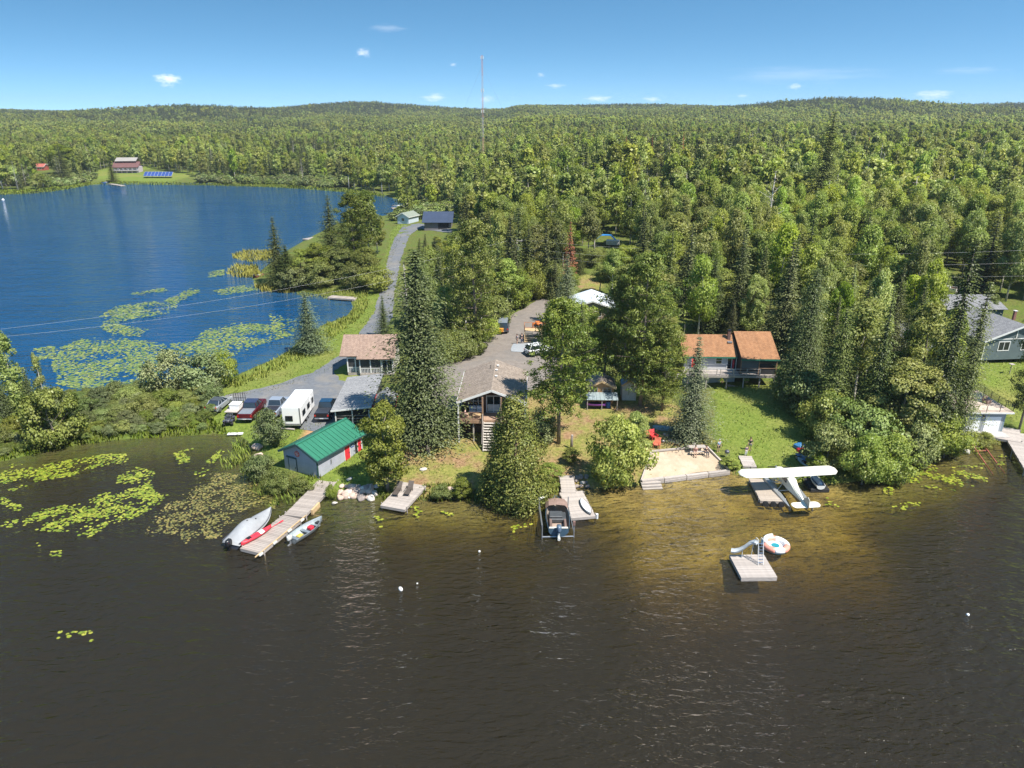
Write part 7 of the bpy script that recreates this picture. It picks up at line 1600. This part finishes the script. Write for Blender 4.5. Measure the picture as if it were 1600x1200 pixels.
# ------------------------------------------------------------------ lily pads, reeds and tall grass: nobody could count them
def lily(name, label, polys, dens, s0, s1, m, hole=.45, scale=.35, seed=1):
    rs = np.random.RandomState(seed); V = []; F = []; T = []; k = 0
    for px in polys:
        P = [tuple(at_z(x, y, 0)[:2]) for x, y in px]; A = np.array(P); lo = A.min(0); hi = A.max(0); n = int((hi[0] - lo[0]) * (hi[1] - lo[1]) * dens)
        q = rs.uniform(lo, hi, (n, 2)); nz_ = np.sin(q[:, 0] * scale * 2.1 + 1.7 * np.sin(q[:, 1] * scale * 1.3 + seed)) + np.sin(q[:, 1] * scale * 2.7 + 1.3 * np.sin(q[:, 0] * scale * 1.9)) + rs.normal(0, .8, n)
        d = line_dist(q[:, 0], q[:, 1], P + [P[0]]); ok = in_poly(q[:, 0], q[:, 1], P) & (nz_ > (hole - .5) * 3 + 1.3 * np.exp(-d / 1.0)) & (shore(q[:, 0], q[:, 1]) < .3)
        for x, y in q[ok]:
            r = rs.uniform(s0, s1); a0 = rs.uniform(0, 6.28); tilt = rs.normal(0, .07, 2); z = rs.uniform(.008, .03); ring = [(x, y, z)]
            for j in range(8):
                a = a0 + .25 + j * (6.283 - .5) / 7; rr = r * rs.uniform(.9, 1.06); dx, dy = rr * math.cos(a), rr * math.sin(a) * .92; ring.append((x + dx, y + dy, max(.004, z + dx * tilt[0] + dy * tilt[1])))
            V += ring; F += [(k, k + j + 1, k + j + 2) for j in range(7)]; T += [rs.uniform(0, 1)] * 9; k += 9
    return tag(link(name, mesh_np(name, np.array(V), np.array(F), m, T)), label, kind='stuff')
def pad_m(name, a, b, c):
    m = bpy.data.materials.new(name); m.use_nodes = True; n, l = nt(m); bs = n['Principled BSDF']; at = n.new('ShaderNodeAttribute'); at.attribute_name = 'tint'
    r = n.new('ShaderNodeValToRGB'); r.color_ramp.elements[0].color = (*a, 1); r.color_ramp.elements[1].color = (*c, 1); e = r.color_ramp.elements.new(.55); e.color = (*b, 1); l.new(at.outputs['Fac'], r.inputs[0]); l.new(r.outputs[0], bs.inputs['Base Color'])
    bs.inputs['Roughness'].default_value = .38; return m
yp = pad_m('lily_yellow', (.11, .17, .015), (.24, .28, .025), (.36, .36, .05)); gp_ = pad_m('lily_green', (.09, .15, .03), (.18, .24, .05), (.30, .31, .08)); bp_ = pad_m('lily_brown', (.08, .085, .03), (.20, .185, .045), (.30, .23, .075))
lily('lily_pads', 'yellow green lily pads in two broad bands on the dark water at the left', [
    [(0, 738), (20, 724), (70, 726), (150, 710), (196, 709), (202, 722), (150, 730), (110, 744), (60, 752), (20, 768), (0, 766)], [(-60, 745), (0, 735), (0, 770), (-60, 790)]], 24, .09, .19, yp, .26, .5, 3)
lily('lily_pads', 'scattered lime lily pads curving round an open pool left of the covered boat', [[(186, 726), (215, 730), (242, 738), (236, 760), (264, 772), (246, 792), (200, 814), (165, 822), (142, 842), (110, 832), (50, 828), (30, 818), (60, 796), (110, 788), (150, 776), (182, 760)], [(300, 742), (345, 698), (350, 706), (318, 745)], [(0, 775), (38, 790), (30, 800), (0, 788)], [(5, 805), (30, 808), (25, 825), (0, 822)], [(78, 860), (95, 860), (95, 869), (78, 869)], [(55, 845), (72, 845), (70, 855), (52, 855)], [(270, 708), (300, 700), (305, 720), (280, 725)]], 22, .09, .19, yp, .30, .6, 5)
lily('lily_pads', 'dense brownish water plants beside the covered boat', [[(332, 737), (390, 742), (432, 778), (428, 798), (376, 802), (346, 838), (292, 856), (275, 835), (222, 833), (240, 810), (262, 786), (300, 765)]], 26, .07, .14, bp_, .22, .8, 7)
lily('lily_pads', 'small lone clump of lily pads on the open dark water at lower left', [[(70, 992), (100, 980), (143, 986), (146, 1000), (128, 1006), (98, 998), (72, 1000)]], 10, .11, .2, yp, .40, 1.2, 9)
lily('lily_pads', 'yellow lily bed off the right hand shrubs', [[(1370, 742), (1420, 722), (1490, 730), (1538, 722), (1545, 752), (1490, 768), (1420, 758), (1392, 768)], [(1380, 762), (1420, 760), (1412, 780), (1385, 776)], [(1400, 780), (1440, 786), (1425, 800), (1395, 792)], [(1560, 712), (1575, 705), (1572, 725), (1558, 728)]], 18, .09, .18, yp, .5, .7, 11)
lily('lily_pads', 'few lily pads behind the tail of the plane', [[(1270, 776), (1312, 780), (1310, 795), (1285, 790), (1268, 786)]], 9, .14, .22, yp, .35, 1.3, 13)
lily('lily_pads', 'few lily pads in front of the big cedar and sun deck', [[(805, 818), (832, 812), (828, 828), (800, 832)], [(800, 812), (812, 810), (808, 835), (796, 830)], [(640, 790), (668, 795), (660, 812), (636, 806)], [(690, 795), (712, 800), (705, 812), (684, 806)], [(585, 805), (606, 815), (598, 825), (584, 820)]], 9, .12, .2, yp, .4, 1.2, 15)
lily('lily_pads', 'pale green lily fields on the blue bay beyond the willows', [
    [(155, 495), (180, 478), (240, 471), (280, 477), (262, 490), (205, 499), (180, 506), (232, 514), (218, 526), (175, 524), (158, 512)], [(80, 548), (130, 528), (180, 526), (262, 538), (262, 565), (240, 606), (130, 610), (88, 600), (82, 570)], [(256, 540), (300, 528), (320, 515), (362, 502), (430, 508), (458, 524), (402, 540), (372, 556), (310, 562), (262, 560)], [(203, 458), (255, 450), (262, 454), (210, 468)], [(255, 470), (310, 445), (314, 455), (270, 478)], [(330, 455), (410, 440), (412, 452), (345, 462)], [(50, 545), (85, 540), (85, 560), (50, 565)], [(325, 425), (352, 420), (350, 430), (325, 434)], [(420, 490), (470, 500), (462, 520), (425, 512)]], 9.0, .15, .30, gp_, .24, .22, 17)
def blades(name, label, polys, dens, h0, h1, m, w=.035, seed=1, z_of=None, clump=.3):
    rs = np.random.RandomState(seed); V = []; F = []; T = []; k = 0
    for px in polys:
        P = [tuple(ground(x, y)[:2]) for x, y in px]; A = np.array(P); lo = A.min(0); hi = A.max(0); n = int((hi[0] - lo[0]) * (hi[1] - lo[1]) * dens); q = rs.uniform(lo, hi, (n, 2))
        nz_ = np.sin(q[:, 0] * 1.3 + 1.7 * np.sin(q[:, 1] * .9 + seed)) + np.sin(q[:, 1] * 1.7 + 1.3 * np.sin(q[:, 0] * 1.1)); ok = in_poly(q[:, 0], q[:, 1], P) & (nz_ + rs.normal(0, .6, n) > -1.2 + clump * 2); q = q[ok]; zz = np.maximum(terrain(q[:, 0], q[:, 1]), -.6)
        for (x, y), z in zip(q, zz):
            h = rs.uniform(h0, h1); a = rs.uniform(0, 6.28); ww = w * rs.uniform(.7, 1.4); lx, ly = rs.normal(0, .22 * h, 2); c_, s_ = math.cos(a) * ww, math.sin(a) * ww; t_ = rs.uniform(0, 1)
            V += [(x - c_, y - s_, z), (x + c_, y + s_, z), (x + c_ * .7 + lx * .35, y + s_ * .7 + ly * .35, z + h * .6), (x + lx, y + ly, z + h)]; F.append((k, k + 1, k + 2, k + 3)); T += [t_] * 4; k += 4
    V = np.array(V); NN = np.tile([0, -.25, 1.0], (len(V), 1)) + np.repeat(rs.normal(0, .15, (len(V) // 4, 3)), 4, 0)
    return tag(link(name, mesh_np(name, V, np.array(F), m, T, nor=unit(NN))), label, kind='stuff')
f_gold = foliage('golden_reed', (.19, .215, .045), (.34, .35, .10), .3, (.33, .28, .08), .2); f_grass = foliage('marsh_grass', (.15, .22, .028), (.31, .36, .06), .35, (.28, .22, .06), .25); f_lawn = foliage('bank_grass', (.075, .125, .015), (.18, .22, .035), .35, (.22, .19, .05), .2)
blades('reeds', 'golden reeds standing in the bay off the wooded point', [[(362, 400), (380, 392), (428, 392), (428, 406), (392, 410), (364, 404)], [(354, 428), (366, 414), (400, 416), (410, 432), (372, 434)], [(396, 448), (440, 445), (470, 452), (450, 459), (410, 456)]], 12, .9, 1.7, f_gold, .07, 21, clump=.1)
blades('marsh_grass', 'tall yellow green marsh grass along the bay shore below the road', [[(345, 602), (400, 578), (452, 550), (490, 522), (508, 508), (545, 494), (556, 470), (548, 464), (575, 458), (575, 480), (560, 500), (500, 545), (440, 580), (370, 606)], [(455, 458), (520, 452), (575, 452), (570, 464), (480, 466)], [(610, 318), (650, 312), (660, 318), (640, 326)]], 20, .3, .8, f_grass, .05, 23, clump=.2)
blades('reeds', 'green rushes in the shallow cove left of the boathouse', [[(372, 690), (392, 700), (398, 740), (420, 768), (440, 792), (415, 792), (392, 760), (375, 735), (355, 715)], [(340, 715), (360, 705), (372, 735), (350, 735)], [(390, 735), (430, 780), (445, 790), (480, 785), (450, 770)]], 22, .5, 1.1, f_grass, .03, 25, clump=.35)
blades('bank_grass', 'rough bright grass along the water of the left isthmus', [[(-40, 735), (0, 722), (60, 709), (110, 698), (180, 689), (260, 683), (330, 679), (370, 678), (395, 700), (330, 655), (200, 668), (80, 690), (-40, 712)]], 40, .25, .7, f_lawn, .05, 27, clump=.0)
blades('bank_grass', 'grass and weeds on the bank between sun deck and stepped dock', [[(640, 782), (662, 758), (700, 757), (770, 775), (850, 757), (872, 752), (872, 770), (790, 790), (700, 784)], [(450, 752), (500, 742), (510, 776), (470, 775)], [(1140, 742), (1180, 728), (1300, 740), (1300, 757), (1240, 753)], [(590, 770), (600, 762), (610, 775), (600, 782)]], 45, .2, .6, f_lawn, .045, 29, clump=.1)
blades('bank_grass', 'unmown grass tufts over the lawn edges round the parked vehicles', [LAWN[2]], 14, .08, .25, f_lawn, .04, 31, clump=.3)
blades('bank_grass', 'mown grass with longer tufts on the right lawn', [LAWN[3], LAWN[5]], 16, .06, .22, f_lawn, .04, 33, clump=.25)
blades('bank_grass', 'short grass over the lawn between road and bay', [LAWN[0]], 9, .06, .22, f_lawn, .05, 35, clump=.2)
blades('dry_grass', 'dry tufts and needles on the slope before the cottage', [DRY[0]], 12, .05, .16, foliage('dry_blades', (.20, .15, .05), (.40, .30, .14), .25, (.14, .17, .04), .35), .035, 37, clump=.35)
f_reed2 = f_lawn
blades('marsh_grass', 'pale grass strip on the far shore of the bay', [[(0, 305), (60, 302), (100, 297), (150, 288), (280, 289), (430, 293), (545, 301), (600, 309), (600, 305), (545, 296), (430, 289), (280, 286), (150, 284), (60, 296), (0, 298)]], 5, .5, 1.1, f_grass, .14, 39, clump=.0)

# ------------------------------------------------------------------ willows of the left isthmus, one by one
iso = gpoly([(-60, 742), (0, 716), (60, 702), (110, 692), (180, 684), (260, 678), (318, 674), (336, 640), (330, 612), (200, 612), (100, 620), (0, 634), (-60, 645)])
def iso_words(px): return 'at the left end of the left isthmus' if px < 95 else ('in the middle of the left isthmus' if px < 215 else 'of the left isthmus near the parked cars')
A = np.array(iso); lo = A.min(0); hi = A.max(0); placed = []
for tries in range(5000):
    x = rng.uniform(lo[0], hi[0]); y = rng.uniform(lo[1], hi[1])
    if not in_poly([x], [y], iso)[0]: continue
    d = float(shore(x, y))
    if d < 1.0: continue
    w = rng.uniform(2.0, 4.2) * (1 if d > 3 else .62)
    if any(math.hypot(x - a, y - b) < (w + c) * .27 for a, b, c in placed): continue
    placed.append((x, y, w)); h = w * rng.uniform(.45, .75)
    kind = rng.choice(('shrub', 'shrub', 'bush', 'greybush', 'bush'))
    plant(kind, 0, rng.randrange(3), (x, y, gz(x, y) - .1), h, w, {'shrub': 'olive green willow', 'bush': 'green alder bush', 'greybush': 'pale silvery willow'}[kind] + (' at the waterline ' if d < 4.5 else ' on the crest ') + iso_words(to_px((x, y, 0))[0]),
          'shrub', {'shrub': 'willow_shrub', 'bush': 'alder_bush', 'greybush': 'silver_willow'}[kind], {'shrub': 'willows of the left isthmus', 'bush': 'alders of the left isthmus', 'greybush': 'silver willows of the left isthmus'}[kind])
    if len(placed) >= 150: break
# undergrowth bushes along the driveway and the wood edges
for i, (x, y, w, h, k) in enumerate(((722, 560, 40, 30, 'bush'), (742, 552, 36, 30, 'bush'), (700, 566, 40, 34, 'shrub'), (762, 532, 30, 24, 'bush'), (776, 512, 34, 34, 'shrub'), (806, 482, 40, 42, 'bush'), (832, 468, 36, 40, 'bush'), (862, 462, 34, 34, 'bush'),
                                     (905, 520, 40, 34, 'bush'), (1228, 622, 40, 40, 'bush'), (1252, 650, 50, 50, 'shrub'), (1286, 690, 56, 56, 'bush'), (1345, 715, 70, 60, 'shrub'), (1440, 690, 60, 60, 'bush'), (1400, 680, 70, 70, 'shrub'), (1302, 700, 60, 60, 'shrub'), (556, 452, 34, 26, 'bush'), (588, 455, 40, 26, 'bush'), (460, 450, 40, 24, 'shrub'), (500, 448, 44, 26, 'bush'), (560, 415, 30, 40, 'bush'), (1545, 505, 20, 30, 'bush'))):
    g = ground(x, y); s = px_scale(g); plant(k, 0, i % 3, (g.x, g.y, g.z - .1), h / s * 1.5, w / s * 1.4, ('low bush ' if h < 33 else 'tall bush ') + ('beside the driveway, left side' if x < 800 and y > 500 else 'at the upper end of the driveway' if x < 880 and y > 456 and x > 760 else 'at the foot of the wooded point' if y < 460 and x < 700 else 'in the right wood behind the shore shrubs' if x > 1200 and y > 600 else 'near the metal-roofed building' if x < 1000 else 'left of the grey house'), 'bush', 'undergrowth_bush', 'undergrowth bushes at the wood edges')
# ------------------------------------------------------------------ summer air
hz = bpy.data.materials.new('summer_haze'); hz.use_nodes = True; n, l = nt(hz); n.clear()
out = n.new('ShaderNodeOutputMaterial'); pv = n.new('ShaderNodeVolumePrincipled'); pv.inputs['Color'].default_value = (.80, .88, 1.0, 1); pv.inputs['Density'].default_value = .00011
pv.inputs['Anisotropy'].default_value = .2
l.new(pv.outputs[0], out.inputs['Volume']); hz.cycles.homogeneous_volume = True
tag(MB().box(-2850, 2850, -200, 2980, -11, 100).build('haze', hz), 'thin summer haze over the forest', kind='stuff')
